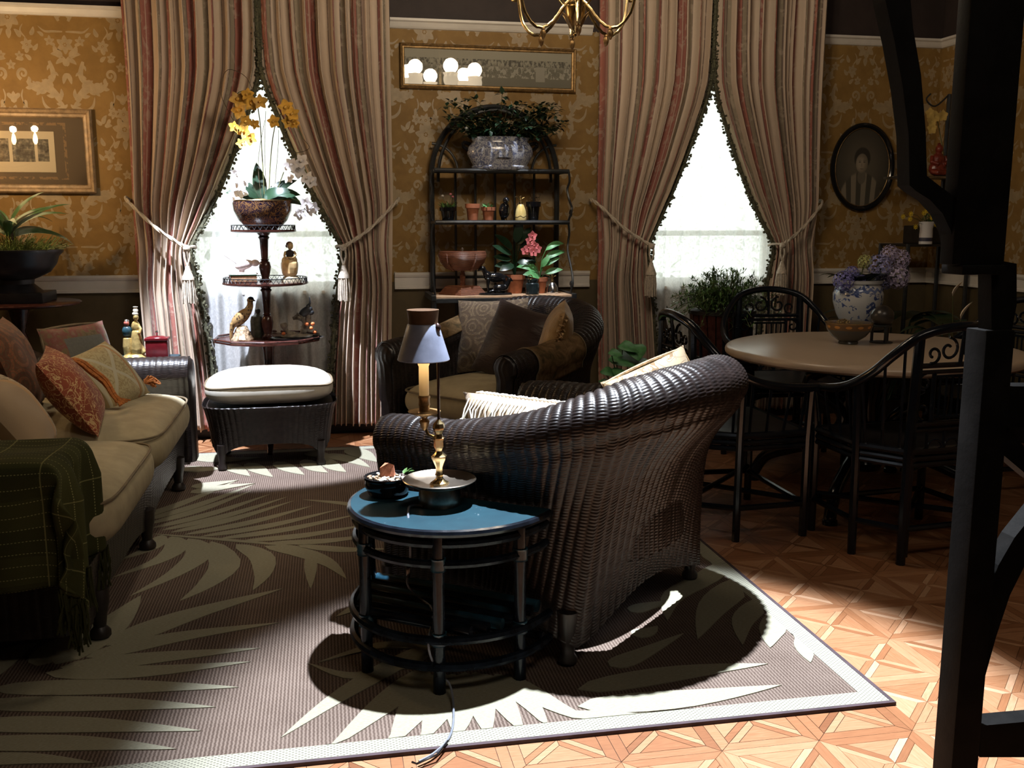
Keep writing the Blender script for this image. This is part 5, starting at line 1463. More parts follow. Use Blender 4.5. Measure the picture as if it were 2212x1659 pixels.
# ---- middle shelf
z2 = 1.3535; Y2 = 6.06
def flower_pot(name, label, u, v, r0, h, mat, z, Y, group=None, rim=True, lip=.004):
    p = onY(u, v, Y); t = thing(name, label, 'pot', (p.x, Y, z), 0, group)
    prof = [(r0 * .70, 0), (r0 * .72, .003), (r0 * .92, h * .74), (r0 + lip, h * .75), (r0 + lip + .001, h), (r0 * .90, h), (r0 * .86, h * .86), (0, h * .86)]
    MB().lathe(prof, 24).build('pot_body', mat, t); MB().lathe([(0, h * .865), (r0 * .85, h * .865), (r0 * .85, h * .88), (0, h * .89)], 16).build('soil', M['soil'], t)
    return t, p
t1, p1 = flower_pot('black_pot', 'small black pot with pink-tipped flowers on the rack', 968, 478, .049, .085, M['glossy_black'], z2, Y2)
m_ = MB(); r = random.Random(41)
for i in range(60):
    m_.leaf((r.uniform(-.03, .03), r.uniform(-.03, .03), .075), (r.uniform(-1, 1), r.uniform(-1, 1), r.uniform(.3, 1.6)), r.uniform(.03, .075), .014, .6, n=3)
tag(m_.build('foliage', M['leaf'], t1), kind='stuff')
pk_ = plain('pink_petal', (0.62, 0.20, 0.25), .6, var=.2); wp_ = plain('white_petal', (0.72, 0.68, 0.66), .6, var=.08)
for x, y, z, mm in ((-.035, -.02, .155, wp_), (.015, -.02, .165, pk_), (.03, .0, .15, pk_)):
    MB().tube([(x * .3, y * .3, .08), (x, y, z)], .0015, 4).build('flower_stem', M['stem'], t1); MB().sph((x, y, z), (.009, .009, .007), 8, 6).build('flower', mm, t1)
t2, p2 = flower_pot('terracotta_pot', 'empty plain terracotta pot on the rack', 1021, 478, .042, .108, M['terracotta'], z2, Y2)
t3, p3 = flower_pot('terracotta_pot', 'terracotta pot with bright green seedlings on the rack', 1055, 478, .040, .088, M['terracotta'], z2, Y2)
m_ = MB()
for i in range(26): m_.leaf((r.uniform(-.025, .025), r.uniform(-.03, .02), .078), (r.uniform(-1, 1), r.uniform(-1, .5), r.uniform(.2, 1.2)), r.uniform(.03, .05), .018, .7, n=4)
tag(m_.build('seedlings', M['leaf_bright'], t3), kind='stuff')
# blackbird figure
p = onY(1088, 478, Y2); bd = thing('blackbird_figurine', 'black bird figurine between the seedling pot and the yellow sprayer', 'figurine', (p.x, Y2 - .02, z2), .2)
m_ = MB(); m_.sph((0, 0, .065), (.034, .042, .05), 14, 10); m_.at((0, -.005, .07), (.45, 0, 0)).sph((0, 0, 0), (.030, .036, .052), 14, 10); m_.at(); m_.sph((0, -.032, .128), (.021, .023, .021), 12, 9); m_.tube([(0, -.05, .128), (0, -.066, .122)], [.007, .001], 6)
m_.at((.006, .045, .028), (-.55, 0, 0)).box((0, 0, 0), (.024, .012, .085), .004); m_.at()
m_.build('bird_body', M['glossy_black'], bd, remesh=.003)
for x in (-.012, .012): MB().tube([(x, -.004, .03), (x, -.008, 0)], .003, 5).build('bird_leg', M['glossy_black'], bd)
MB().box((0, -.004, .003), (.06, .05, .006), .002).build('perch', M['black_wood'], bd)
# yellow sprayer
def sprayer(name, label, loc, mat, h=.105, r0=.036):
    t = thing(name, label, 'sprayer', loc)
    MB().lathe([(r0 * .95, 0), (r0, .004), (r0 * 1.0, h * .30), (r0 * .88, h * .62), (r0 * .60, h * .90), (r0 * .42, h * .98), (r0 * .38, h), (0, h)], 24).build('flask', mat, t)
    MB().lathe([(.011, h), (.012, h + .012), (.007, h + .014), (.005, h + .038), (.008, h + .040), (.009, h + .050), (.0, h + .054)], 12).build('pump', M['brass'], t)
    MB().tube(spline([(0, 0, h + .012), (-.010, 0, h + .030), (-.022, 0, h + .044), (-.038, 0, h + .044)], 10), .0028, 6).build('nozzle', M['brass'], t)
    MB().tube(spline([(0, 0, h + .012), (.008, 0, h + .034), (.022, 0, h + .042)], 8), .002, 6).build('lever', M['brass'], t)
    return t
ym = Mat('yellow_enamel', rough=.3); n1 = ym.noise(14, 3, .6); x, y, z = ym.coord('Object')
ym.color(ym.mix((((z - .028) + (x * 160).sin() * .004).abs().lt(.003)), ym.mix(n1.ss(.35, .65), (0.62, 0.46, 0.16), (0.72, 0.58, 0.27)), (0.10, 0.07, 0.03)))
p = onY(1125, 478, Y2 - .03); sprayer('plant_sprayer', 'yellow enamel plant sprayer with brass pump on the rack', (p.x, Y2 - .03, z2), ym.m)
t4, p4 = flower_pot('black_pot', 'tall black pot with sparse twigs at the right end of the rack shelf', 1152, 478, .043, .122, M['glossy_black'], z2, Y2 + .02)
m_ = MB()
for i in range(16):
    q = Vector((r.uniform(-.03, .03), r.uniform(-.02, .02), .105)); m_.tube([q, q + Vector((r.uniform(-.02, .02), r.uniform(-.02, .02), r.uniform(.03, .075)))], .0014, 4, caps=False)
    m_.leaf(q + Vector((0, 0, .04)), (r.uniform(-1, 1), r.uniform(-1, 1), .3), .018, .008, .3, n=3)
tag(m_.build('twigs', M['bark'], t4), kind='stuff')

# ---- wooden shelf
z3 = .9045; Y3 = 6.02
# woven scale: basket on a wicker foot
bk = Mat('willow', rough=.5); x, y, z = bk.coord('Object'); rib = (z * (2 * PI / .006)).sin()
bk.color(bk.mix((rib * .3 + bk.noise(30, 3, .6)).ss(.2, .8), (0.10, 0.030, 0.014), (0.27, 0.095, 0.042))); bk.bump(rib, .6, .004); M['willow'] = bk.m
p = onY(996, 632, Y3 - .02); sc = thing('basket_stand', 'reddish woven basket raised on a wicker foot on the rack', 'basket', (p.x + .01, Y3 - .02, z3), -.25)
def lobed(a, z): return 1 + .10 * math.cos(4 * a)
MB().lathe([(.070, .150), (.095, .160), (.125, .200), (.138, .245), (.132, .262), (.118, .262), (.11, .25), (0, .235)], 48, (0, 0, 0), 1, .78, wob=lobed).build('basket_body', M['willow'], sc)
for k in range(4):
    a = PI / 4 + k * PI / 2; MB().tube(spline([(.07 * math.cos(a), .06 * math.sin(a), .15), (.115 * math.cos(a), .09 * math.sin(a), .19), (.128 * math.cos(a), .10 * math.sin(a), .255)], 8), .007, 6).build('rib', M['willow'], sc)
MB().tube([(.128 * lobed(2 * PI * i / 40, 0) * math.cos(2 * PI * i / 40), .10 * lobed(2 * PI * i / 40, 0) * math.sin(2 * PI * i / 40), .263) for i in range(40)], .006, 6, closed=True).build('rim', M['willow'], sc)
MB().lathe([(.013, .05), (.018, .06), (.014, .08), (.018, .11), (.012, .15)], 12).build('post', M['willow'], sc)
m_ = MB(); m_.lathe([(.15, 0), (.15, .006), (.11, .05), (.10, .056), (0, .056)], 4, (0, 0, 0), 1, .62); m_.build('foot', M['willow'], sc, False, rz=PI / 4 * 0)
MB().lathe([(.004, .24), (.007, .285), (0, .29)], 8).build('knob', M['bark'], sc)
# dark bronze animal group
p = onY(1070, 632, Y3 - .06); an = thing('dog_sculpture', 'dark bronze sculpture of two dogs on an oval base on the rack', 'sculpture', (p.x, Y3 - .06, z3), .05)
MB().lathe([(.105, 0), (.108, .006), (.10, .014), (0, .016)], 28, (0, 0, 0), 1, .6).build('base', M['glossy_black'], an)
m_ = MB()
m_.sph((.005, .01, .105), (.062, .030, .032), 14, 9); m_.sph((-.045, .01, .115), (.026, .026, .032), 10, 8); m_.tube([(-.055, .01, .125), (-.072, .005, .155)], [.020, .015], 8); m_.sph((-.078, .003, .163), (.020, .016, .015), 9, 7); m_.tube([(-.088, .002, .160), (-.112, .0, .148)], [.012, .005], 7)
for x, y in ((-.045, -.008), (-.038, .028), (.050, -.008), (.056, .028)): m_.tube([(x, y, .10), (x + (.012 if x > 0 else -.004), y, .055), (x + (.0 if x > 0 else .0), y, .014)], [.015, .009, .008], 7)
m_.tube(spline([(.062, .01, .115), (.085, .01, .10), (.09, .01, .06)], 6), [.008] * 7, 6)
m_.sph((.025, -.035, .042), (.052, .024, .026), 12, 8); m_.tube([(.060, -.035, .05), (.078, -.04, .085)], [.018, .013], 7); m_.sph((.080, -.042, .095), (.018, .014, .014), 8, 6); m_.tube([(.085, -.045, .093), (.102, -.05, .086)], [.010, .004], 6); m_.tube([(-.01, -.04, .03), (-.05, -.045, .02)], .009, 6)
m_.build('dogs', M['glossy_black'], an, remesh=.004)
# potted plants at the back
t5, p5 = flower_pot('rubber_plant_pot', 'terracotta pot with dark glossy broad leaves on the rack', 1112, 632, .062, .118, M['terracotta'], z3, Y3 + .05)
r = random.Random(8)
for (dx, dz, L, w, dr) in ((-.9, .35, .13, .055, .3), (-.6, 1.0, .15, .06, .4), (.1, 1.4, .17, .06, .5), (.7, .9, .15, .06, .5), (-.95, .0, .12, .055, .2), (-.4, -.05, .12, .06, .9), (.35, .15, .13, .06, .9), (-.75, .65, .16, .055, .2), (.45, 1.3, .14, .055, .6)):
    m_ = MB(); h0 = .12 + .16 * max(0, dz) * .6 + .06
    b = Vector((dx * .03, -.02, h0)); m_.tube([(0, 0, .10), (dx * .01, -.01, h0 * .7), b], .003, 5); m_.leaf(b, (dx, -.25 + r.uniform(-.2, .1), dz * .6), L, w, dr, n=7, shape=.8, up=(-.3 * dx, -.8, .6)); m_.build('leaf', M['leaf_dark'], t5)
t6, p6 = flower_pot('orchid_pot', 'terracotta pot with pink orchid and bright leaves on the rack', 1165, 632, .050, .100, M['terracotta'], z3, Y3 + .03)
for (dx, dz, L, w, dr) in ((.9, .9, .15, .05, 1.2), (.8, .2, .12, .045, .6), (-.5, .3, .15, .06, 1.5), (.6, .55, .12, .04, .8), (-.2, -.1, .14, .06, 1.2), (.95, 1.3, .16, .045, 1.6), (.2, .5, .10, .04, 1.0)):
    m_ = MB(); h0 = .10 + .13 * max(0, dz); b = Vector((dx * .035, -.03, h0)); m_.tube([(0, 0, .09), (dx * .015, -.01, h0 * .8), b], .0025, 5); m_.leaf(b, (dx, -.25, dz * .5 + .2), L, w, dr, n=7, shape=.75, up=(-.3 * dx, -.8, .6)); m_.build('leaf', M['leaf_bright'], t6)
opk = plain('orchid_pink', (0.62, 0.16, 0.17), .5, var=.35, scale=30)
MB().tube(spline([(0, 0, .09), (-.03, -.02, .22), (-.06, -.04, .33)], 12), .0025, 6).build('flower_spike', M['stem'], t6)
for (x, y, z) in ((-.075, -.06, .33), (-.05, -.06, .30), (-.085, -.065, .285), (-.03, -.06, .28), (-.06, -.06, .36), (-.055, -.07, .262), (-.105, -.06, .27)):
    m_ = MB()
    for k in range(5):
        a = 2 * PI * k / 5 + .3; m_.leaf((x, y, z), (math.cos(a), -.35, math.sin(a)), .033, .030, .3, n=4, shape=.8, up=(0, -1, 0))
    m_.sph((x, y - .008, z), .006, 6, 5); m_.build('blossom', opk, t6)
p = onY(1150, 632, Y3 - .08); jr = thing('ginger_jar', 'small dark teal ribbed jar with ring on the rack', 'jar', (p.x, Y3 - .08, z3))
MB().lathe([(.036, 0), (.042, .006), (.044, .04), (.042, .066), (.034, .074), (.036, .078), (.036, .094), (.031, .096), (.029, .08), (0, .078)], 28, wob=lambda a, z: 1 + .02 * math.cos(14 * a)).build('jar_body', plain('teal_glaze', (0.018, 0.030, 0.034), .2, var=.4, scale=20), jr)
MB().tube([(-.02 + .013 * math.cos(2 * PI * i / 16), -.03, .108 + .014 * math.sin(2 * PI * i / 16)) for i in range(16)], .003, 6, closed=True).build('ring', M['brass'], jr)
p = onY(1193, 632, Y3 - .06); sprayer('plant_sprayer', 'silver plant mister at the right end of the wooden rack shelf', (p.x, Y3 - .06, z3), M['silver'], .072, .037)

# ------------------------------------------------------------------ three-tier stand
ts = thing('tiered_stand', 'three-tier mahogany stand with gallery rails in front of the left window', 'stand', (-.335, 5.95, 0))
def tier(z, R, seg, gal, rz=0.0):
    m_ = MB().lathe([(0, z - .016), (R * .93, z - .016), (R, z - .010), (R, z), (R * .97, z), (0, z)], seg); m_.build('tier', M['mahogany'], ts, seg > 20, 30, rz=rz)
    if gal:
        MB().tube([(R * .97 * math.cos(2 * PI * i / 48), R * .97 * math.sin(2 * PI * i / 48), z + .026) for i in range(48)], .003, 5, closed=True).build('gallery_rail', M['iron'], ts)
        g = MB(); n = int(R * 190)
        for i in range(n):
            a, b = 2 * PI * i / n, 2 * PI * (i + 1) / n
            g.tube([(R * .97 * math.cos(a), R * .97 * math.sin(a), z), (R * .97 * math.cos((a + b) / 2), R * .97 * math.sin((a + b) / 2), z + .026), (R * .97 * math.cos(b), R * .97 * math.sin(b), z)], .0022, 4, caps=False)
        tag(g.build('gallery_fret', M['iron'], ts), kind='stuff')
    else:
        MB().tube([(R * .985 * math.cos(2 * PI * i / seg + rz), R * .985 * math.sin(2 * PI * i / seg + rz), z + .008) for i in range(seg)], .006, 4, closed=True).build('tier_lip', M['mahogany'], ts, False)
tier(1.305, .188, 48, True); tier(1.000, .248, 48, True); tier(.665, .318, 10, False, .3)
def turned(z0, z1):
    h = z1 - z0; pr = [(.034, 0), (.036, .03), (.026, .06), (.022, .09), (.030, .20), (.036, .30), (.030, .40), (.020, .43), (.026, .45), (.020, .47), (.022, .6), (.026, .86), (.034, .90), (.026, .93), (.036, .97), (.040, 1.0)]
    MB().lathe([(r_, z0 + t * h) for r_, t in pr], 16).build('column', M['mahogany'], ts)
turned(.665, .984); turned(1.000, 1.289); MB().lathe([(.05, .10), (.055, .15), (.034, .22), (.028, .35), (.036, .45), (.026, .52), (.032, .60), (.045, .649)], 16).build('column', M['mahogany'], ts)
for k in range(3):
    a = -PI / 2 + k * 2 * PI / 3; c, s = math.cos(a), math.sin(a)
    MB().tube(spline([(.03 * c, .03 * s, .16), (.12 * c, .12 * s, .14), (.20 * c, .20 * s, .06), (.26 * c, .26 * s, .015)], 16), [.024 - .008 * i / 16 for i in range(17)], 8).build('foot', M['mahogany'], ts)
SX, SY = -.335, 5.95
# -- top: gilt bowl and orchids
gb_ = Mat('gilt_bowl_glaze', rough=.2, spec=.55); nz = gb_.noise(20, 2, .45, dist=2.4); n2 = gb_.noise(34, 2, .5, dist=2)
gb_.color(gb_.mix(((nz - .5).abs().lt(.035)).mx((n2 - .5).abs().lt(.022)), (0.022, 0.013, 0.026), (0.20, 0.105, 0.042)))
ob = thing('gilt_bowl', 'dark bowl with gold scrollwork on the top tier', 'bowl', (SX, SY, 1.3052))
MB().lathe([(.075, 0), (.085, .004), (.10, .014), (.14, .055), (.165, .11), (.170, .165), (.166, .168), (.158, .165), (.152, .13), (0, .125)], 40).build('bowl_body', gb_.m, ob)
MB().lathe([(.157, .166), (.165, .1662), (.172, .166), (.170, .1705), (.158, .170)], 40).build('rim', M['brass'], ob)
MB().sph((0, 0, .13), (.145, .145, .05), 20, 10).build('moss', plain('moss', (0.17, 0.09, 0.03), .95, var=.5, scale=40, bump=.8), ob)
oc_ = thing('orchid_plant', 'orchid with yellow and white sprays in the gilt bowl', 'plant', (SX, SY, 1.3052 + .165))
for (a, el, L, w, dr) in ((2.4, .9, .22, .075, .5), (.5, 1.0, .24, .085, .9), (-.5, .55, .22, .09, 1.3), (3.5, .6, .2, .075, 1.1), (1.7, 1.2, .24, .08, .3), (-1.2, .5, .19, .085, 1.5), (2.9, 1.1, .18, .06, .6), (-.1, .35, .24, .09, 1.6)):
    m_ = MB(); m_.leaf((.02 * math.cos(a), .02 * math.sin(a), 0), (math.cos(a), math.sin(a) * .5 - .25, el), L, w, dr, n=9, shape=.75, fold=.2, up=(-.35 * math.cos(a), -.75, .55)); m_.build('leaf', M['leaf_dark'], oc_)
oye = plain('orchid_yellow', (0.60, 0.33, 0.045), .55, var=.3, scale=25); owh = plain('orchid_white', (0.70, 0.66, 0.66), .55, var=.1)
def spray(pts, mat, blooms, rr):
    P = spline([Vector(onY(u, v, SY - .02)) - Vector(oc_.location) for u, v in pts], 24)
    MB().tube(P, .0028, 5).build('flower_spike', M['stem'], oc_)
    for (u, v, s_) in blooms:
        c = Vector(onY(u, v, SY - .05 + rr.uniform(-.03, .02))) - Vector(oc_.location); m_ = MB(); a0 = rr.uniform(0, 6); tl_ = Vector((rr.uniform(-.5, .5), -1, rr.uniform(-.4, .3)))
        tl_.normalize(); e1 = tl_.orthogonal().normalized(); e2 = tl_.cross(e1)
        for k in range(5):
            a = a0 + 2 * PI * k / 5; d = e1 * math.cos(a) + e2 * math.sin(a) + tl_ * .35
            m_.leaf(c, d, .046 * s_, (.040 if k % 2 else .030) * s_, .5, n=5, shape=.8, up=tl_)
        m_.sph(c + tl_ * .012, .009 * s_, 7, 5); m_.build('blossom', mat, oc_)
rr = random.Random(5)
spray([(572, 440), (566, 330), (560, 250), (545, 200), (510, 205), (505, 260)], oye, [(512, 215, 1.1), (518, 238, 1.2), (542, 222, 1.1), (562, 220, 1.0), (535, 205, .9), (530, 262, .9), (528, 285, 1.0), (505, 275, .8), (540, 300, .9), (520, 310, .7), (551, 268, .7)], rr)
spray([(580, 440), (585, 340), (595, 270), (615, 240), (635, 262), (655, 300)], oye, [(618, 232, 1.1), (632, 245, 1.0), (592, 262, .9), (622, 262, 1.0), (638, 268, .7)], rr)
spray([(590, 440), (610, 380), (625, 350), (655, 360), (672, 400)], owh, [(632, 355, 1.0), (652, 348, 1.0), (646, 368, 1.1), (665, 385, 1.0), (625, 385, .8), (615, 362, .8), (672, 392, .9)], rr)
spray([(585, 450), (620, 430), (660, 440), (685, 465)], owh, [(662, 440, 1.0), (678, 448, .9), (648, 462, .9), (668, 455, .8)], rr)
spray([(560, 450), (535, 420), (512, 400)], owh, [(512, 395, 1.1), (520, 415, 1.0), (505, 425, .9), (528, 390, .9), (508, 375, .8)], rr)
for pts in ([(505, 262), (488, 230), (478, 205), (480, 170), (495, 150), (530, 165), (548, 200)], [(655, 300), (668, 320), (640, 330), (618, 320), (660, 350)], [(577, 440), (572, 330), (574, 240)], [(590, 440), (600, 330), (602, 280)], [(566, 440), (558, 350), (572, 260)]):
    P = spline([Vector(onY(u, v, SY)) - Vector(oc_.location) for u, v in pts], 20); MB().tube(P, .0016, 4).build('tendril', M['bark'], oc_)
# -- middle: book with a bird figurine, and a girl figurine
zt = 1.0005
p = onY(528, 602, SY - .07)
bo = thing('old_book', 'thick brown book lying on the middle tier', 'book', (p.x - .01, SY - .05, zt), .12)
MB().box((0, 0, .004), (.155, .11, .006), .002).build('cover', M['mahogany'], bo); MB().box((.004, 0, .024), (.145, .102, .034), .002).build('pages', plain('book_pages', (0.30, 0.17, 0.09), .8, var=.3, scale=60), bo); MB().box((0, 0, .045), (.155, .11, .006), .002).build('cover', M['leaf_dark'], bo); MB().box((-.076, 0, .0245), (.006, .11, .045), .002).build('spine', M['mahogany'], bo)
bz = zt + .0485; wm_ = plain('bird_porcelain', (0.62, 0.52, 0.50), .3, var=.35, scale=40)
bf = thing('bird_figurine', 'small pink-grey porcelain bird with raised tail on the book', 'figurine', (p.x, SY - .05, bz), .0); bf.scale = (1.3, 1.3, 1.3)
m_ = MB(); m_.at((0, 0, .042), (0, -.25, 0)).sph((0, 0, 0), (.042, .022, .022), 14, 9); m_.at(); m_.sph((.048, 0, .050), (.020, .017, .016), 10, 8); m_.tube([(.062, 0, .050), (.080, 0, .045)], [.007, .001], 6); m_.at((-.058, 0, .068), (0, .62, 0)).box((0, 0, 0), (.070, .020, .006), .002); m_.at(); m_.tube([(.0, .0, .03), (-.015, 0, .012), (-.005, 0, .004)], [.012, .010, .012], 7)
m_.build('bird_body', wm_, bf, remesh=.003); MB().lathe([(.050, 0), (.048, .005), (.035, .009), (0, .010)], 20, (0, 0, 0), 1.2, .7).build('base', wm_, bf)
p = onY(628, 602, SY - .06); gf = thing('girl_figurine', 'cream porcelain figurine of a girl in a full skirt on the middle tier', 'figurine', (p.x, SY - .06, zt), 0)
cr_ = plain('ivory_porcelain', (0.52, 0.36, 0.17), .4, var=.25, scale=30); bl2 = plain('dark_bodice', (0.03, 0.025, 0.03), .5); hr = plain('auburn', (0.11, 0.035, 0.018), .6)
MB().lathe([(.058, 0), (.056, .012), (.046, .028), (.030, .040), (0, .042)], 18, (0, 0, 0), 1.0, .8, wob=lambda a, z: 1 + .08 * math.sin(3 * a + 1)).build('rock_base', plain('mossy_rock', (0.24, 0.20, 0.13), .7, var=.4, scale=50, bump=.4), gf)
m_ = MB(); m_.lathe([(.034, .035), (.044, .05), (.050, .085), (.050, .112), (.038, .135), (.020, .148), (0, .150)], 20, (-.004, 0, 0), 1.0, .85, wob=lambda a, z: 1 + .05 * math.sin(7 * a)); m_.sph((-.024, -.008, .125), (.026, .024, .026), 10, 8); m_.build('skirt', cr_, gf, remesh=.003)
MB().lathe([(.018, .135), (.020, .15), (.025, .168), (.024, .180), (.010, .188), (0, .19)], 16, (0, 0, 0), 1, .75).build('bodice', bl2, gf)
m_ = MB(); m_.sph((.004, -.004, .211), (.018, .019, .022), 12, 9); m_.tube([(.0, 0, .182), (.002, -.002, .198)], [.008, .007], 8)
for sg, pth in ((-1, [(-.024, 0, .178), (-.030, -.02, .150), (-.008, -.034, .140)]), (1, [(.024, 0, .178), (.034, -.018, .158), (.014, -.034, .142)])): m_.tube(spline(pth, 8), [.008 - .0025 * i / 8 for i in range(9)], 7)
m_.sph((.006, -.036, .142), (.009, .007, .006), 8, 6); m_.build('head_and_arms', cr_, gf, remesh=.0025)
m_ = MB(); m_.sph((.0, .004, .220), (.021, .020, .018), 12, 8); m_.sph((-.016, .012, .210), (.009, .009, .010), 8, 6); m_.build('hair', hr, gf, remesh=.003)
MB().sph((.022, -.012, .128), (.020, .016, .024), 10, 8).build('bundle', cr_, gf)
# -- bottom: pheasant, melon jar, bird group, tray
zb = .6655
p = onY(524, 730, SY - .10); ph = thing('pheasant_figurine', 'glazed pheasant figurine on a gilt rock on the lowest tier', 'figurine', (p.x, SY - .10, zb))
MB().lathe([(.058, 0), (.060, .01), (.046, .03), (.040, .06), (.028, .085), (0, .09)], 20, (0, 0, 0), 1, .8, wob=lambda a, z: 1 + .14 * math.sin(4 * a + z * 60) + .07 * math.sin(9 * a)).build('gilt_rock', plain('gilt_rock_mat', (0.55, 0.40, 0.26), .2, .35, var=.7, scale=60, bump=.5), ph)
fe = Mat('pheasant_glaze', rough=.3); n1 = fe.voro(70); fe.color(fe.mix(n1.ss(.2, .5), (0.045, 0.03, 0.02), (0.32, 0.20, 0.085)))
m_ = MB(); m_.at((-.004, 0, .135), (0, -.75, 0)).sph((0, 0, 0), (.072, .034, .036), 16, 10); m_.at(); m_.tube(spline([(.032, 0, .165), (.050, 0, .20), (.052, 0, .225)], 6), [.028, .024, .022, .02, .018, .017, .016], 9); m_.sph((.053, 0, .236), (.020, .017, .018), 10, 8)
m_.tube(spline([(-.050, 0, .10), (-.062, 0, .05), (-.068, 0, -.0)], 8), [.02, .017, .015, .013, .011, .01, .008, .006, .004], 8); m_.build('bird_body', fe.m, ph, remesh=.0035)
MB().tube([(.068, 0, .236), (.082, 0, .230)], [.007, .001], 6).build('beak', M['glossy_black'], ph); MB().sph((.0555, 0, .242), (.0185, .0165, .014), 10, 8).build('dark_crest', M['glossy_black'], ph)
p = onY(558, 728, SY); mj = thing('melon_jar', 'mottled green ribbed jar behind the pheasant figurine', 'jar', (p.x, SY + .06, zb))
MB().lathe([(.040, 0), (.046, .02), (.046, .10), (.040, .125), (.02, .135), (0, .137)], 24, wob=lambda a, z: 1 + .05 * math.cos(9 * a)).build('jar_body', plain('celadon', (0.055, 0.06, 0.045), .5, var=.5, scale=40), mj); MB().lathe([(.018, .135), (.010, .142), (.016, .155), (.014, .168), (0, .174)], 14).build('lid_knob', plain('celadon_dark', (0.04, 0.04, 0.035), .5), mj)
p = onY(645, 728, SY - .10); tr_ = tag(MB().lathe([(0, 0), (.150, 0), (.158, .004), (.160, .012), (.155, .012), (.148, .006), (0, .005)], 10, (0, 0, 0), 1, .62).build('serving_tray', M['glossy_black'], None, True, 30, loc=(p.x - .01, SY - .08, zb), rz=.1), 'black octagonal tray on the lowest tier', 'tray')
bg_ = thing('bird_group', 'weathered driftwood sculpture with a dark bird and orange blossoms on the tray', 'sculpture', (p.x, SY - .08, zb + .0063))
dw = plain('driftwood', (0.17, 0.15, 0.12), .75, var=.5, scale=40, bump=.5)
m_ = MB(); m_.sph((-.01, 0, .012), (.095, .05, .014), 16, 7)
m_.tube(spline([(-.085, 0, .09), (-.075, 0, .055), (-.045, 0, .025), (.0, 0, .015), (.03, 0, .04), (.035, 0, .09), (.01, 0, .125), (-.03, 0, .115)], 24), [.016 + .006 * math.sin(i) for i in range(25)], 9); m_.tube(spline([(.03, .01, .05), (.055, .01, .09), (.06, .005, .14)], 8), [.024, .022, .022, .02, .02, .018, .018, .016, .014], 9)
for i in range(14): m_.leaf((-.02 + .05 * rr.random(), -.01, .09 + .05 * rr.random()), (rr.uniform(-1, .3), rr.uniform(-1, 1), rr.uniform(-.2, .5)), .04, .022, .3, n=3)
m_.build('driftwood', dw, bg_)
m_ = MB(); m_.at((.045, 0, .155), (0, -.6, 0)).sph((0, 0, 0), (.048, .024, .026), 12, 8); m_.at(); m_.sph((.078, 0, .150), (.018, .016, .016), 9, 7); m_.tube(spline([(.055, 0, .185), (.072, 0, .205), (.070, 0, .245)], 8), [.012, .010, .009, .008, .007, .006, .005, .004, .003], 7)
m_.build('dark_bird', plain('slate_bird', (0.018, 0.02, 0.024), .5), bg_, remesh=.003)
of = plain('orange_blossom', (0.58, 0.15, 0.04), .6)
for (x, y, z) in ((.075, -.03, .06), (.095, -.02, .035), (.05, -.035, .085), (-.085, -.03, .03), (.085, -.03, .085)): MB().sph((x, y, z), (.012, .010, .011), 8, 6).build('blossom', of, bg_)
# ------------------------------------------------------------------ pictures on the wall
def rect_frame(th, w, h, fw, dp, mat, nm='frame_side', bev=True):
    """four mitred sides with a stepped profile, back against y=0, facing -Y"""
    prof = [(0, 0), (0, dp * .7), (fw * .18, dp), (fw * .45, dp * .85), (fw * .6, dp * .55), (fw * .85, dp * .5), (fw, dp * .3), (fw, 0)]
    n = len(prof)
    for (a, b) in (((-1, -1), (1, -1)), ((1, -1), (1, 1)), ((1, 1), (-1, 1)), ((-1, 1), (-1, -1))):
        vs = []
        for cx, cz in (a, b):
            for i_, d in prof: vs.append((cx * (w / 2 - i_), -d, cz * (h / 2 - i_)))
        m_ = MB().add(vs, [(i, i + 1, n + i + 1, n + i) for i in range(n - 1)] + [(n - 1, 0, n, 2 * n - 1)]); m_.build(nm, mat, th, False)
pg = Mat('picture_glass', (1, 1, 1)); tr = pg.node('ShaderNodeBsdfTransparent'); gl = pg.node('ShaderNodeBsdfGlossy'); gl.inputs['Roughness'].default_value = .015
fr = pg.node('ShaderNodeFresnel'); fr.inputs[0].default_value = 1.6; ms = pg.node('ShaderNodeMixShader')
pg.t.links.new(fr.outputs[0], ms.inputs[0]); pg.t.links.new(tr.outputs[0], ms.inputs[1]); pg.t.links.new(gl.outputs[0], ms.inputs[2]); pg.t.links.new(ms.outputs[0], pg.t.nodes['Material Output'].inputs[0])
M['pic_glass'] = pg.m
M['frame_wood'] = plain('gilt_frame', (0.30, 0.20, 0.105), .45, .1, var=.3, scale=30)
# framed engraving on the left: right edge at x=-1.31, z 1.518..2.005
fw_, fh_ = .74, .487
pa = thing('framed_engraving', 'gilt-framed engraving with brown mat on the gold wallpaper', 'picture', (-1.312 - fw_ / 2, WY - .002, 1.518 + fh_ / 2))
rect_frame(pa, fw_, fh_, .052, .035, M['frame_wood'])
mm = Mat('brown_mat', (0.07, 0.05, 0.032), .85); x, y, z = mm.coord('Object')
edge = (x.abs() - .205).mx(z.abs() - .150); orn = ((edge - .006).abs().lt(.008)) * mm.noise(60, 2, .5).gt(.48)
mm.color(mm.mix(orn, (0.15, 0.108, 0.07), (0.30, 0.19, 0.10)))
MB().box((0, -.006, 0), (fw_ - .09, .006, fh_ - .09)).build('mat_board', mm.m, pa, False)
pm_ = Mat('engraving_print', rough=.8); x, y, z = pm_.coord('Object')
def rect(x0, x1, z0, z1): return x.gt(x0) * x.lt(x1) * z.gt(z0) * z.lt(z1)
tones = pm_.noise(38, 4, .6); img = pm_.ramp(tones, [(.3, (0.05, 0.045, 0.035)), (.5, (0.16, 0.14, 0.11)), (.7, (0.42, 0.36, 0.26))])
pics = rect(-.140, -.078, -.058, .075).mx(rect(-.060, .062, -.058, .075)).mx(rect(.078, .140, -.055, .073))
bench = rect(-.05, .05, -.02, .01)
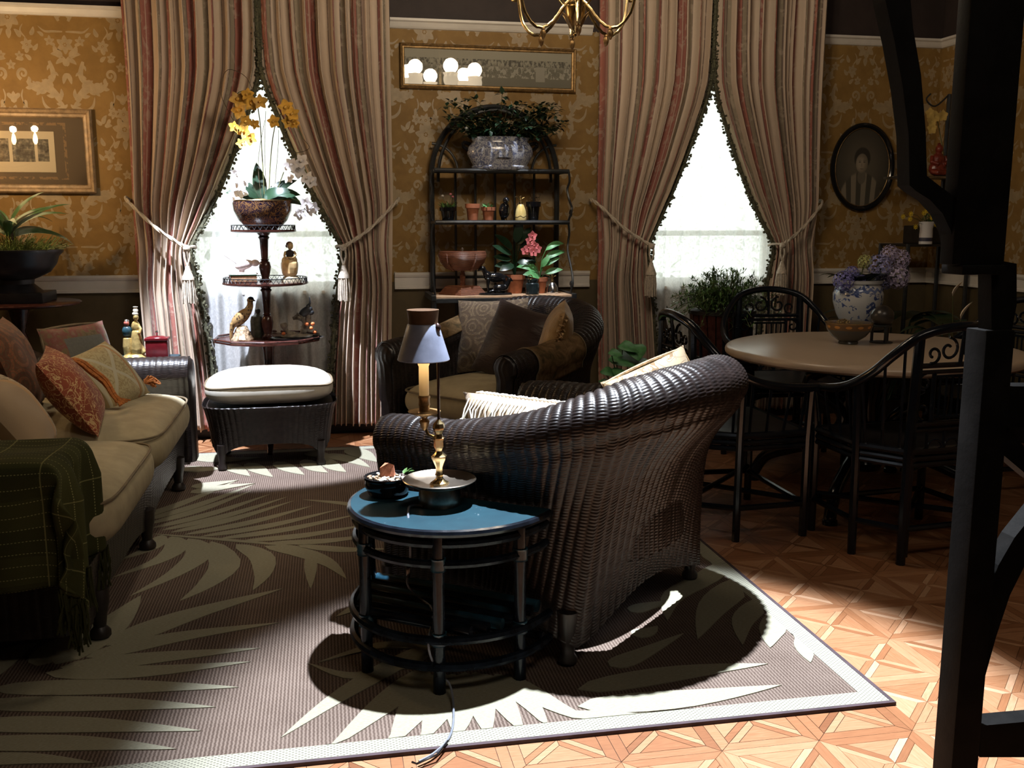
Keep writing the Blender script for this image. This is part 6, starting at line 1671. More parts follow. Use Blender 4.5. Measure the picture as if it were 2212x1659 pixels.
pm_.color(pm_.mix(pics, (0.62, 0.53, 0.38), pm_.mix(bench * .6, img, (0.06, 0.05, 0.04))))
MB().box((0, -.0105, 0), (.345, .003, .235)).build('print', pm_.m, pa, False, loc=(-.02, 0, -.005))
MB().box((0, -.0145, 0), (fw_ - .095, .002, fh_ - .095)).build('glazing', M['pic_glass'], pa, False)
# panoramic group photograph, hung a little crooked
pc0, pc1 = onY(863, 100, WY - .01), onY(1243, 198, WY - .01)
pw, phh = pc1.x - pc0.x, .272
pn = thing('panorama_photo', 'long gilt-framed panoramic group photograph high above the plant rack', 'picture', ((pc0.x + pc1.x) / 2, WY - .002, 2.305)); pn.rotation_euler = (0, .004, 0)
rect_frame(pn, pw, phh, .030, .028, M['old_gold'])
m_ = MB(); r = random.Random(2)
for i in range(60):
    t = (i + .5) / 60
    for sg in (-1, 1): m_.sph(((t - .5) * (pw - .02), -.024, sg * (phh / 2 - .008)), (.010, .006, .005), 6, 4)
tag(m_.build('carved_beading', M['old_gold'], pn), kind='stuff')
pp_ = Mat('sepia_photo', rough=.7); x, y, z = pp_.coord('Object')
crowd = pp_.noise(44, 4, .65, stretch=(1.4, 1, .8)); sky = z.ss(-.005, .03)
fig = ((z + .02).abs().lt(.035)) * crowd.gt(.52)
g_ = pp_.mix(sky, (0.20, 0.18, 0.13), (0.36, 0.33, 0.25))
g_ = pp_.mix(((z - .01).abs().lt(.045)) * crowd.ss(.42, .58) * .85, g_, (0.07, 0.062, 0.045))
g_ = pp_.mix(fig * .7, g_, (0.50, 0.46, 0.36))
g_ = pp_.mix(((x - .33) / .030).abs().lt(1) * ((z + .028) / .045).abs().lt(1), g_, (0.36, 0.33, 0.26))
pp_.color(g_)
MB().box((0, -.006, 0), (pw - .05, .004, phh - .05)).build('photograph', pp_.m, pn, False)
MB().box((0, -.010, 0), (pw - .052, .002, phh - .052)).build('glazing', M['pic_glass'], pn, False)
# oval portrait
op = onY(1862, 360, WY - .01)
ov = thing('oval_portrait', 'oval black-framed portrait photograph of a person in a striped dress', 'picture', (op.x, WY - .002, op.z - .005))
RA, RB = .215, .275
NF = 64; prof = [(1.06, 0), (1.10, .012), (1.09, .026), (1.03, .030), (.98, .022), (.955, .014), (.95, .0)]
vs = []
for i in range(NF):
    a = 2 * PI * i / NF
    for k, d in prof: vs.append(((RA + (k - 1) * .25) * math.cos(a), -d, (RB + (k - 1) * .25) * math.sin(a)))
m_ = MB(); q = len(prof); m_.add(vs, [(i * q + j, i * q + j + 1, ((i + 1) % NF) * q + j + 1, ((i + 1) % NF) * q + j) for i in range(NF) for j in range(q - 1)]); m_.build('frame', M['glossy_black'], ov)
MB().tube([((RA - .012) * math.cos(2 * PI * i / 64), -.014, (RB - .012) * math.sin(2 * PI * i / 64)) for i in range(64)], .003, 5, closed=True).build('gilt_slip', M['old_gold'], ov)
po_ = Mat('portrait_print', rough=.6); x, y, z = po_.coord('Object')
def ell(cx, cz, rx, rz): return ((((x - cx) / rx).pw(2)) + (((z - cz) / rz).pw(2))).sqrt()
bgc = po_.mix(ell(0, 0, .22, .28).ss(.2, 1.0), (0.105, 0.090, 0.063), (0.045, 0.039, 0.028))
body = ell(.0, -.245, .165, .215); sk = (x * (1 + (z + .3) * -.7) * 95).sin()
dress = po_.mix(sk.ss(-.2, .2), (0.060, 0.053, 0.038), (0.217, 0.180, 0.128)); g_ = po_.mix(1 - body.ss(.93, 1.03), bgc, dress)
g_ = po_.mix(1 - ell(0, -.065, .032, .05).ss(.9, 1.05), g_, (0.13, 0.11, 0.08)); g_ = po_.mix(1 - ell(0, .062, .062, .075).ss(.9, 1.05), g_, (0.028, 0.024, 0.018))
face = po_.mix(ell(-.012, .025, .05, .07).ss(.3, 1.0), (0.300, 0.247, 0.180), (0.165, 0.135, 0.093)); g_ = po_.mix(1 - ell(-.002, .028, .046, .066).ss(.92, 1.04), g_, face)
for cx in (-.018, .016): g_ = po_.mix((1 - ell(cx, .036, .010, .0045).ss(.7, 1.1)) * .8, g_, (0.03, 0.025, 0.018)); g_ = po_.mix((1 - ell(cx, .048, .013, .003).ss(.7, 1.1)) * .5, g_, (0.04, 0.033, 0.024))
g_ = po_.mix((1 - ell(-.002, .016, .006, .016).ss(.6, 1.1)) * .3, g_, (0.06, 0.05, 0.035)); g_ = po_.mix((1 - ell(-.002, -.010, .015, .003).ss(.7, 1.1)) * .7, g_, (0.05, 0.04, 0.03))
po_.color(g_)
poly = [((RA - .01) * math.cos(2 * PI * i / 64), (RB - .01) * math.sin(2 * PI * i / 64)) for i in range(64)]
m_ = MB(); m_.add([(a, -.008, b) for a, b in poly] + [(a, -.004, b) for a, b in poly], [tuple(range(64)), tuple(range(64, 128))[::-1]] + [(i, 64 + i, 64 + (i + 1) % 64, (i + 1) % 64) for i in range(64)]); m_.build('photograph', po_.m, ov, False)

# ------------------------------------------------------------------ chandelier over the room
chd = thing('chandelier', 'brass chandelier with scrolled arms and frosted glass shades hanging at the top', 'chandelier', (1.035, 4.0, 2.09))
MB().lathe([(.0, 0), (.006, .004), (.008, .012), (.005, .018), (.014, .026), (.030, .060), (.040, .095), (.042, .115), (.036, .120), (.038, .130), (.030, .150), (.016, .17), (.012, .30), (.02, .36), (.010, .42), (.008, 2.2)], 20).build('body', M['brass'], chd)
for k in range(6):
    a = 2 * PI * k / 6 + .3; MB().leaf((.012 * math.cos(a), .012 * math.sin(a), .025), (math.cos(a) * .45, math.sin(a) * .45, 1), .085, .03, -.5, n=6, up=(math.cos(a), math.sin(a), 0)).build('acanthus_leaf', M['old_gold'], chd, solid=.002)
frost = Mat('frosted_shade', (0.95, 0.9, 0.82), .4)
frost.b.inputs['Emission Color'].default_value = (1, .80, .55, 1); frost.b.inputs['Emission Strength'].default_value = 5.0
NA = 6
frost.m.cycles.emission_sampling = 'NONE'
CH_LIGHT = 13.0
for k in range(NA):
    a = 2 * PI * k / NA + .35; c, s = math.cos(a), math.sin(a)
    W_ = lambda r_, z_: (r_ * c, r_ * s, z_)
    pts = spline([W_(.03, .14), W_(.06, .11), W_(.105, .055), W_(.15, .025), W_(.20, .03), W_(.245, .085), W_(.265, .19), W_(.29, .30)], 36)
    MB().tube([p + Vector((0, 0, .0012 * math.sin(i * 2.2))) for i, p in enumerate(pts)], .0065, 8).build('arm', M['brass'], chd)
    sc = [W_(.245 - .032 * math.cos(t_) * (1 - t_ / 9) + .03, .185 + .036 * math.sin(t_) * (1 - t_ / 9)) for t_ in np.linspace(0, 7.5, 26)]
    MB().tube(sc, .0045, 6).build('scroll', M['brass'], chd)
    MB().tube([W_(.05, .12), W_(.075, .15), W_(.07, .185), W_(.05, .18), W_(.055, .165)], .004, 6).build('scroll', M['brass'], chd)
    MB().lathe([(0, -.042), (.004, -.04), (.011, -.026), (.013, -.014), (.007, -.004), (.010, .0), (.006, .008), (0, .01)], 10, W_(.155, .018)).build('pendant', M['old_gold'], chd)
    MB().lathe([(.006, .19), (.022, .20), (.028, .206), (.02, .212), (.016, .24), (.022, .244), (0, .246)], 14, (.30 * c, .30 * s, .11)).build('candle_cup', M['brass'], chd)
    MB().lathe([(.020, .245), (.042, .262), (.058, .29), (.062, .315), (.055, .345), (.062, .365)], 20, (.30 * c, .30 * s, .11), wob=lambda t_, z_: 1 + (.06 * math.cos(8 * t_) if z_ > .35 else 0)).build('glass_shade', frost.m, chd, solid=.002)
    pl = bpy.data.lights.new('chandelier_light', 'POINT'); pl.energy = CH_LIGHT; pl.color = (1, .82, .60); pl.shadow_soft_size = .06
    q = bpy.data.objects.new('chandelier_light', pl); COL.objects.link(q); q.parent = chd; q.location = (.30 * c, .30 * s, .53)

# ------------------------------------------------------------------ two-light sconce on the left wall (just out of view, mirrored in the engraving's glass)
sn = thing('wall_sconce', 'brass wall sconce with two flame bulbs left of the engraving', 'sconce', (WXL, 5.40, 1.76))
MB().lathe([(0, 0), (.05, .0), (.055, .008), (.03, .018), (0, .02)], 20).build('backplate', M['brass'], sn, rot=(0, PI / 2, 0))
flame = Mat('flame_bulb', (1, 1, 1)); flame.b.inputs['Emission Color'].default_value = (1, .70, .36, 1); flame.b.inputs['Emission Strength'].default_value = 40
flame.m.cycles.emission_sampling = 'NONE'
for dx, dy in ((.15, -.02), (.30, .04)):
    MB().tube(spline([(.015, 0, 0), (dx * .5, dy * .6, -.05), (dx, dy, .0), (dx, dy, .03)], 14), .006, 8).build('arm', M['brass'], sn)
    MB().lathe([(.005, .02), (.025, .03), (.026, .034), (.011, .036), (.011, .10), (0, .10)], 14, (dx, dy, 0)).build('candle_cup', M['cream_cloth'], sn)
    MB().lathe([(.006, .10), (.014, .118), (.016, .132), (.010, .16), (.003, .18), (0, .182)], 12, (dx, dy, 0)).build('flame_bulb', flame.m, sn)
    pl = bpy.data.lights.new('sconce_light', 'POINT'); pl.energy = 13; pl.color = (1, .70, .38); pl.shadow_soft_size = .02
    q = bpy.data.objects.new('sconce_light', pl); COL.objects.link(q); q.parent = sn; q.location = (dx, dy, .20)

# ------------------------------------------------------------------ left: pedestal table with urn
pt = onY(78, 652, 5.86)
pd = thing('pedestal_table', 'round dark pedestal table under the black urn', 'table', (pt.x - .10, 5.88, 0))
PZ = pt.z
MB().lathe([(0, PZ - .022), (.30, PZ - .022), (.325, PZ - .014), (.33, PZ - .006), (.322, PZ), (0, PZ)], 48).build('table_top', M['mahogany'], pd)
MB().lathe([(.05, .12), (.06, .2), (.03, .28), (.026, .55), (.036, .62), (.024, .66), (.04, .70), (.028, .74), (.06, PZ - .03), (.09, PZ - .022)], 18).build('column', M['mahogany'], pd)
for k in range(3):
    a = k * 2 * PI / 3 + .5; MB().tube(spline([(.03 * math.cos(a), .03 * math.sin(a), .18), (.16 * math.cos(a), .16 * math.sin(a), .14), (.26 * math.cos(a), .26 * math.sin(a), .03), (.29 * math.cos(a), .29 * math.sin(a), .016)], 14), .02, 8).build('foot', M['mahogany'], pd)
ur = thing('black_urn', 'wide black urn planter on the pedestal table', 'urn', (pt.x - .11, 5.88, PZ + .0005))
us = plain('urn_black', (0.012, 0.012, 0.015), .38, var=.4, scale=18)
MB().box((0, 0, .028), (.36, .30, .056), .006).build('plinth', us, ur)
MB().lathe([(.15, .056), (.13, .072), (.10, .10), (.105, .125), (.13, .135), (.19, .165), (.225, .21), (.24, .255), (.262, .275), (.265, .290), (.250, .292), (.225, .28), (.21, .25), (0, .24)], 40).build('urn_bowl', us, ur)
MB().lathe([(0, .245), (.212, .245), (.212, .262), (0, .268)], 24).build('soil', M['soil'], ur)
dm = Mat('variegated_leaf', rough=.35); u_ = dm.noise(6, 2, .5); dm.color(dm.mix(u_.ss(.42, .6), (0.06, 0.13, 0.05), (0.42, 0.48, 0.38))); M['dracaena'] = dm.m
dr = thing('dracaena_plant', 'dracaena with long striped arching leaves in the black urn', 'plant', (pt.x - .11, 5.88, PZ + .262))
MB().tube([(0, 0, 0), (.01, 0, .07), (.0, 0, .12)], .014, 8).build('trunk', M['bark'], dr)
r = random.Random(14)
for k in range(17):
    a = k * 2.4; el = r.uniform(.35, 1.5); L = r.uniform(.24, .40)
    MB().leaf((0, 0, .09 + .003 * k), (math.cos(a), math.sin(a) * .7, el), L, r.uniform(.045, .062), r.uniform(.8, 1.5), n=10, fold=.3, shape=.6, up=(-.3 * math.cos(a), -.55, .8)).build('leaf', M['dracaena'], dr)
fe_ = thing('fern_underplanting', 'feathery fern and moss spilling over the urn rim', 'plant', (pt.x - .11, 5.88, PZ + .262))
m_ = MB()
for k in range(420):
    a = r.uniform(0, 2 * PI); q = .20 * math.sqrt(r.random()); p = Vector((q * math.cos(a), q * math.sin(a), 0)); d = Vector((math.cos(a) * q * 5, math.sin(a) * q * 5, r.uniform(.3, 1.3)))
    p2 = p + d.normalized() * r.uniform(.05, .14); m_.tube([p, p.lerp(p2, .5) + Vector((0, 0, .01)), p2], .0014, 3, caps=False)
    for j in range(4): m_.leaf(p.lerp(p2, .35 + .2 * j), (r.uniform(-1, 1), r.uniform(-1, 1), r.uniform(-.2, .8)), .022, .007, .4, n=2)
tag(m_.build('fronds', M['leaf_fern'], fe_), kind='stuff')
# ------------------------------------------------------------------ blue-topped side table beyond the sofa, with gilt figurine and red box
st = thing('side_table', 'blue-topped black side table behind the far sofa arm', 'side table', (-1.04, 5.60, 0))
MB().box((0, 0, .598), (.46, .30, .022), .006).build('table_top', M['blue_top'], st, False)
for x in (-.2, .2):
    for y in (-.12, .12): MB().tube([(x, y, 0), (x, y, .588)], .016, 8).build('leg', M['rattan_black'], st)
for y in (-.12, .12): MB().tube([(-.2, y, .2), (.2, y, .2)], .012, 8).build('stretcher', M['rattan_black'], st)
STZ = .6092
pf = onY(290, 778, 5.53); gd = thing('gilt_figurine', 'gilt figurine of a couple with a pitcher beside the red box', 'figurine', (pf.x, 5.55, STZ)); gd.scale = (1.2, 1.2, 1.2); gld = plain('gilt_porcelain', (0.60, 0.44, 0.17), .25, .6, var=.35, scale=40)
MB().lathe([(.055, 0), (.058, .008), (.048, .018), (.04, .026), (0, .028)], 20, (0, 0, 0), 1, .75).build('base', gld, gd)
m_ = MB()
m_.lathe([(.026, .022), (.030, .05), (.024, .10), (.018, .13), (0, .132)], 14, (.012, 0, 0)); m_.sph((.012, 0, .15), (.020, .017, .028), 10, 8); m_.sph((.016, -.004, .192), (.013, .013, .015), 9, 7); m_.tube([(.02, 0, .165), (.036, -.012, .14), (.03, -.02, .12)], .007, 6); m_.tube([(.03, .0, .06), (.045, -.01, .03)], .012, 7)
m_.build('gilt_figure', gld, gd, remesh=.003)
m_ = MB(); m_.lathe([(.020, .022), (.024, .06), (.020, .10), (0, .102)], 14, (-.026, .004, 0)); m_.build('gilt_stump', gld, gd, remesh=.003)
m_ = MB(); m_.sph((-.026, 0, .13), (.022, .018, .026), 10, 8); m_.build('teal_coat', plain('teal_coat_mat', (0.015, 0.045, 0.06), .3), gd); MB().sph((-.026, -.002, .166), (.012, .012, .013), 9, 7).build('head', plain('red_skin', (0.30, 0.08, 0.06), .4), gd); MB().sph((-.026, .002, .176), (.012, .012, .009), 9, 6).build('silver_hair', M['silver'], gd); MB().sph((.014, 0, .208), (.014, .014, .010), 9, 6).build('ivory_cap', M['cream_cloth'], gd)
MB().lathe([(.008, .21), (.012, .225), (.007, .235), (.011, .24), (0, .242)], 10, (.016, 0, 0)).build('pitcher', M['cream_cloth'], gd)
pf = onY(342, 782, 5.53); rb = thing('red_box', 'deep red lacquered box with rounded lid behind the sofa arm', 'box', (pf.x, 5.54, STZ)); rm = plain('red_lacquer', (0.12, 0.008, 0.012), .25, var=.25)
MB().box((0, 0, .052), (.115, .09, .104), .008).build('box_body', rm, rb); m_ = MB(); m_.box((0, 0, .112), (.122, .096, .016), .006); m_.at((0, 0, .118)).sph((0, 0, 0), (.055, .042, .012), 16, 8); m_.build('lid', rm, rb)
MB().lathe([(.004, .128), (.003, .14), (.008, .148), (.006, .156), (0, .158)], 10).build('knob', M['silver'], rb)

# ------------------------------------------------------------------ leafy plant between the two armchairs
pw_ = onY(1335, 842, 5.0)
vp = thing('leafy_plant', 'bright green heart-leaved plant between the two wicker armchairs', 'plant', (pw_.x + .02, 5.05, .24))
r = random.Random(77)
leafpos = [(1330, 770, .16, .3), (1368, 748, .13, -.2), (1378, 785, .12, .5), (1345, 745, .10, 1.0), (1330, 825, .12, -.2), (1372, 822, .12, .6), (1305, 800, .08, .2), (1312, 830, .07, .5), (1350, 838, .09, .1), (1295, 840, .07, 0), (1340, 800, .08, -.4), (1395, 800, .08, .2), (1320, 760, .07, .8), (1360, 800, .06, .2), (1300, 822, .05, 0)]
for (u, v, L, tw) in leafpos:
    c = Vector(onY(u, v, 4.92 + r.uniform(-.06, .08))) - Vector(vp.location); d = Vector((math.cos(tw * 2 - 1.2), -.6, -.35)); d.normalize()
    m_ = MB(); n = 8; side = d.cross(Vector((0, -.5, 1))).normalized(); nr = side.cross(d)
    vs = [tuple(c)]
    prof = [(-.12, .22), (-.10, .42), (.10, .52), (.32, .48), (.55, .36), (.78, .18), (1.0, 0)]
    L_ = [c + d * (t * L) + side * (w * L) + nr * (.10 * w * L) for t, w in prof]; R_ = [c + d * (t * L) - side * (w * L) + nr * (.10 * w * L) for t, w in prof[:-1]][::-1]
    pts = L_ + R_; m_.add([c] + pts, [(0, i + 1, (i + 1) % len(pts) + 1) for i in range(len(pts))]); m_.build('leaf', M['leaf_bright'], vp, ang=180, solid=.0012)
    MB().tube(spline([(r.uniform(-.04, .04), r.uniform(-.03, .03), 0), (c.x * .4, c.y * .5, c.z * .6), tuple(c)], 8), .0025, 5).build('stalk', M['stem'], vp)
pc = thing('plant_cachepot', 'white ceramic pot holding the heart-leaved plant', 'pot', (pw_.x + .02, 5.05, 0)); wc = plain('white_ceramic', (0.66, 0.67, 0.70), .3, var=.05)
MB().lathe([(.10, 0), (.105, .01), (.13, .24), (.14, .255), (.132, .255), (.12, .235), (0, .235)], 28).build('pot_body', wc, pc)

# ------------------------------------------------------------------ bushy plant in a slatted tub on a stool, by the right window
ps_ = onY(1560, 660, 5.62)
stl = thing('plant_stool', 'low wooden stool with turned legs under the slatted tub', 'stool', (ps_.x, 5.62, 0)); tub_z = .545
MB().lathe([(0, tub_z - .025), (.19, tub_z - .025), (.20, tub_z - .012), (.19, tub_z), (0, tub_z)], 28).build('stool_top', M['mahogany'], stl)
for k in range(4):
    a = PI / 4 + k * PI / 2; MB().lathe([(.020, 0), (.024, .06), (.014, .12), (.020, .2), (.026, .28), (.014, .33), (.022, .40), (.016, .44), (.022, tub_z - .025)], 12, (.145 * math.cos(a), .145 * math.sin(a), 0)).build('leg', plain('red_wood', (0.11, 0.035, 0.018), .4, var=.3), stl)
tb_ = thing('slatted_tub', 'dark slatted wooden plant tub by the right window', 'tub', (ps_.x, 5.62, tub_z + .0005))
for k in range(22):
    a = 2 * PI * k / 22; m_ = MB(); m_.add([( .145, -.018, 0), (.160, -.018, 0), (.160, .018, 0), (.145, .018, 0), (.185, -.025, .26), (.200, -.025, .26), (.200, .025, .26), (.185, .025, .26)], [(0, 3, 2, 1), (4, 5, 6, 7), (0, 1, 5, 4), (1, 2, 6, 5), (2, 3, 7, 6), (3, 0, 4, 7)]); m_.build('stave', M['mahogany'], tb_, False, rz=a)
MB().lathe([(.182, .25), (.206, .25), (.208, .272), (.184, .272)], 36).build('hoop', M['black_wood'], tb_); MB().lathe([(0, .01), (.145, .01), (.18, .24), (0, .245)], 24).build('soil', M['soil'], tb_)
bu = thing('bushy_plant', 'bushy fine-leaved green plant in the slatted tub before the right window', 'plant', (ps_.x, 5.62, tub_z + .25)); r = random.Random(66)
m_ = MB(); ms_ = MB()
for k in range(240):
    a = r.uniform(0, 2 * PI); q = r.uniform(.05, .38); hgt = r.uniform(.08, .30) * (1 - .55 * (q / .36) ** 2)
    p0 = Vector((.13 * math.cos(a) * r.random(), .13 * math.sin(a) * r.random(), 0)); p2 = Vector((q * math.cos(a) * 1.05, q * math.sin(a) * .7, hgt - (.12 * (q / .36) ** 3)))
    pts = spline([p0, p0.lerp(p2, .5) + Vector((0, 0, .07)), p2], 9); ms_.tube(pts, .0018, 3, caps=False)
    for j in range(2, 10):
        for w in range(3): m_.leaf(pts[j] + Vector((r.uniform(-.008, .008), r.uniform(-.008, .008), 0)), (r.uniform(-1, 1), r.uniform(-1, 1), r.uniform(-.2, 1)), r.uniform(.025, .048), r.uniform(.007, .012), .4, n=2)
tag(m_.build('leaves', M['leaf'], bu), kind='stuff'); tag(ms_.build('stems', M['stem'], bu), kind='stuff')

# ------------------------------------------------------------------ blue and white jar with hydrangeas
hj = onY(1850, 700, 5.55); jz = .71
bw = Mat('blue_white_porcelain', rough=.12, spec=.6); x, y, z = bw.coord('Object'); n1 = bw.noise(26, 3, .55, dist=1.3); n2 = bw.noise(7, 2, .5); ang = y.atan2(x)
band = ((z - .225) + (ang * 18).cos() * .008).abs().lt(.010); neck = z.gt(.262)
fl_ = n1.gt(.53) * n2.gt(.46)
bw.color(bw.mix(band.mx(fl_ * (1 - neck)), (0.56, 0.57, 0.58), bw.mix(n1.ss(.5, .65), (0.15, 0.20, 0.38), (0.045, 0.07, 0.20))))
hp = thing('porcelain_jar', 'blue and white porcelain planter behind the dining table', 'planter', (hj.x, 5.55, jz))
MB().lathe([(.085, 0), (.095, .01), (.13, .08), (.150, .15), (.152, .20), (.138, .245), (.130, .258), (.142, .265), (.146, .285), (.136, .286), (.125, .262), (0, .255)], 40).build('jar_body', bw.m, hp)
sd = thing('plant_stand', 'dark round stand under the porcelain planter', 'stand', (hj.x, 5.55, 0))
MB().lathe([(0, jz - .03), (.16, jz - .03), (.17, jz - .015), (.16, jz - .0005), (0, jz - .0005)], 28).build('stand_top', M['black_wood'], sd); MB().lathe([(.12, 0), (.12, .03), (.03, .07), (.025, .35), (.04, .45), (.03, .6), (.06, jz - .03)], 18).build('column', M['black_wood'], sd)
hy = thing('hydrangea', 'hydrangea with violet and pale blue flower heads in the porcelain planter', 'plant', (hj.x, 5.55, jz + .258)); r = random.Random(91)
hcol = [plain('hydrangea_%d' % i, c, .6, var=.3, scale=30) for i, c in enumerate(((0.20, 0.19, 0.50), (0.30, 0.30, 0.56), (0.44, 0.38, 0.56), (0.45, 0.46, 0.16)))]
for (u, v, rr_, ci) in ((1822, 607, .062, 0), (1858, 612, .055, 0), (1900, 575, .075, 1), (1938, 598, .075, 2), (1922, 548, .055, 2), (1945, 560, .06, 2), (1868, 566, .045, 3), (1910, 610, .05, 1), (1840, 590, .045, 0)):
    c = Vector(onY(u, v, 5.50 + r.uniform(-.05, .05))) - Vector(hy.location); m_ = MB()
    for k in range(60):
        phi = math.acos(1 - 2 * (k + .5) / 60); a = PI * (1 + 5 ** .5) * k; n_ = Vector((math.sin(phi) * math.cos(a), math.sin(phi) * math.sin(a), math.cos(phi))); e1 = n_.orthogonal().normalized(); e2 = n_.cross(e1)
        for j in range(4):
            t_ = j * PI / 2 + k; m_.leaf(c + n_ * rr_ * r.uniform(.85, 1.0), e1 * math.cos(t_) + e2 * math.sin(t_) + n_ * .25, rr_ * .26, rr_ * .24, .2, n=2, up=tuple(n_))
    tag(m_.build('flower_head', hcol[ci], hy), kind='stuff'); MB().tube([(c.x * .2, c.y * .2, 0), tuple(c * .6), tuple(c)], .004, 5).build('stalk', M['stem'], hy)
for k in range(12):
    a = k * 2.4; MB().leaf((.05 * math.cos(a), .05 * math.sin(a), .0), (math.cos(a), math.sin(a) * .7, .9), r.uniform(.14, .22), .085, 1.2, n=6, shape=.75).build('leaf', M['leaf_dark'], hy)

# ------------------------------------------------------------------ etagere in the right corner
eg = thing('etagere', 'dark narrow shelf unit in the right corner', 'shelf', (3.97, 5.95, 0))
ez = [.55, onY(2000, 527, 5.85).z, onY(2040, 380, 5.9).z]
for x in (-.22, .22):
    for y in (-.16, .16): MB().tube([(x, y, 0), (x, y, 2.2 if x > 0 and y > 0 else ez[1])], .014, 8).build('post', M['iron'], eg)
for i, z in enumerate(ez): MB().box((0, (0 if i < 2 else .06), z - .008), (.46, .34 if i < 2 else .22, .016), .004).build('shelf', M['black_wood'] if i < 2 else M['pewter'], eg, False)
MB().tube(spline([(.22, .16, 2.2), (.12, .16, 2.12), (.05, .16, 2.16), (.08, .16, 2.2)], 12), .006, 6).build('top_scroll', M['iron'], eg); MB().box((0.06, .0, ez[1] + .06), (.30, .22, .12), .006).build('drawer', M['black_wood'], eg, False)
pq = onY(1993, 525, 5.83); cb = thing('boot_planter', 'small white ceramic planter with a dark stripe on the corner shelf', 'planter', (pq.x, 5.80, ez[1] + .0005)); cm_ = Mat('white_stripe', rough=.4); x, y, z = cm_.coord('Object'); cm_.color(cm_.mix(((z - .030).abs().lt(.012)), (0.62, 0.60, 0.60), (0.03, 0.03, 0.06)))
MB().lathe([(.042, 0), (.042, .06), (.040, .10), (.050, .135), (.052, .145), (.046, .145), (.040, .12), (0, .12)], 16, wob=lambda a, z: 1 + (.06 * math.cos(6 * a) if z > .12 else 0)).build('planter_body', cm_.m, cb)
yf = thing('yellow_daisies', 'yellow daisies spilling from the white planter on the corner shelf', 'plant', (pq.x, 5.80, ez[1] + .122)); ym_ = plain('yellow_petal', (0.62, 0.44, 0.03), .6, var=.15)
m_ = MB()
for k in range(110): m_.leaf((r.uniform(-.03, .06), r.uniform(-.04, .04), r.uniform(0, .06)), (r.uniform(-1, 1.6), r.uniform(-1, 1), r.uniform(-.1, 1)), r.uniform(.03, .06), .012, .5, n=3)
tag(m_.build('foliage', M['leaf'], yf), kind='stuff')
for (u, v) in ((1950, 468), (1967, 462), (1965, 473), (1977, 490), (1995, 460), (2012, 470), (2022, 485), (2000, 456)):
    c = Vector(onY(u, v, 5.76)) - Vector(yf.location); m_ = MB()
    for k in range(8): a = k * PI / 4; m_.leaf(c, (math.cos(a), -.3, math.sin(a)), .020, .012, .2, n=3, up=(0, -1, 0))
    m_.sph(c + Vector((0, -.004, 0)), .006, 6, 5); m_.build('daisy', ym_, yf); MB().tube([(0, 0, 0), tuple(c * .6 + Vector((0, 0, .02))), tuple(c)], .0015, 4).build('stalk', M['stem'], yf)
pq = onY(2030, 378, 5.93); bud = thing('seated_figurine', 'small red lacquered seated figurine on the upper corner shelf', 'figurine', (pq.x, 5.96, ez[2] + .0005)); rd = plain('red_brown_lacquer', (0.15, 0.022, 0.012), .3, var=.4, scale=30)
m_ = MB(); m_.sph((0, 0, .05), (.062, .045, .05), 14, 9); m_.sph((0, 0, .105), (.045, .035, .05), 12, 9); m_.sph((0, -.005, .175), (.026, .026, .030), 10, 8); m_.sph((0, .0, .206), (.012, .012, .012), 8, 6)
for sg in (-1, 1): m_.tube([(sg * .045, 0, .13), (sg * .06, -.02, .09), (sg * .02, -.042, .075)], .014, 7); m_.tube([(sg * .05, -.01, .03), (sg * .03, -.05, .022), (-sg * .02, -.05, .02)], .018, 7)
m_.build('figure', rd, bud, remesh=.004)
ro = thing('corner_orchid', 'pale yellow orchid spray above the red figurine in the corner', 'plant', (pq.x + .10, 6.02, ez[2] + .0005))
MB().lathe([(.035, 0), (.045, .08), (0, .08)], 14).build('pot', M['glossy_black'], ro)
P = spline([(0, 0, .08), (-.05, 0, .25), (-.10, -.01, .38), (-.16, -.02, .42)], 14); MB().tube(P, .003, 5).build('flower_spike', M['stem'], ro)
py = plain('pale_yellow', (0.52, 0.36, 0.10), .6, var=.2)
for (u, v) in ((2008, 245), (2020, 252), (2012, 262), (2036, 250), (2012, 278)):
    c = Vector(onY(u, v, 5.98)) - Vector(ro.location); m_ = MB()
    for k in range(5): a = k * 2 * PI / 5 + .4; m_.leaf(c, (math.cos(a), -.3, math.sin(a)), .040, .036, .4, n=4, shape=.85, up=(0, -1, 0))
    m_.build('blossom', py, ro)
# dark foliage plants on the floor by the corner
def foliage(loc, n, seed, label, L=(.2, .36), lily=False):
    r = random.Random(seed); t = thing('foliage_plant', label, 'plant', loc)
    MB().lathe([(.10, 0), (.13, .20), (.14, .21), (.125, .21), (.12, .19), (0, .19)], 20).build('pot', M['glossy_black'], t)
    for k in range(n):
        a = k * 2.4 + seed; el = r.uniform(.8, 2.6); b = Vector((.04 * math.cos(a), .04 * math.sin(a), .19)); h = r.uniform(.2, .55); tip = b + Vector((math.cos(a) * .12, math.sin(a) * .10, h))
        m_ = MB(); m_.tube([b, b.lerp(tip, .5), tip], .004, 5); m_.leaf(tip, (math.cos(a), math.sin(a) * .8, .6), r.uniform(*L), r.uniform(.08, .13), 1.3, n=7, shape=.75); m_.build('leaf', M['leaf_dark'], t)
    return t
foliage((3.62, 5.75, .0), 20, 3, 'dark leafy floor plant beside the porcelain planter')
f2 = foliage((3.72, 5.15, .0), 22, 5, 'dark peace lily with cream spathes behind the dark post')
cr2 = plain('cream_spathe', (0.66, 0.55, 0.42), .5)
for (u, v, L) in ((2058, 640, .10), (2075, 690, .12)):
    c = Vector(onY(u, v, 5.0)) - Vector(f2.location); MB().leaf(tuple(c), (.35, -.2, 1), L, .045, .3, n=6, fold=.6, shape=.7).build('spathe', cr2, f2); MB().tube([(0, 0, .2), tuple(c * .6), tuple(c)], .003, 5).build('stalk', M['stem'], f2)

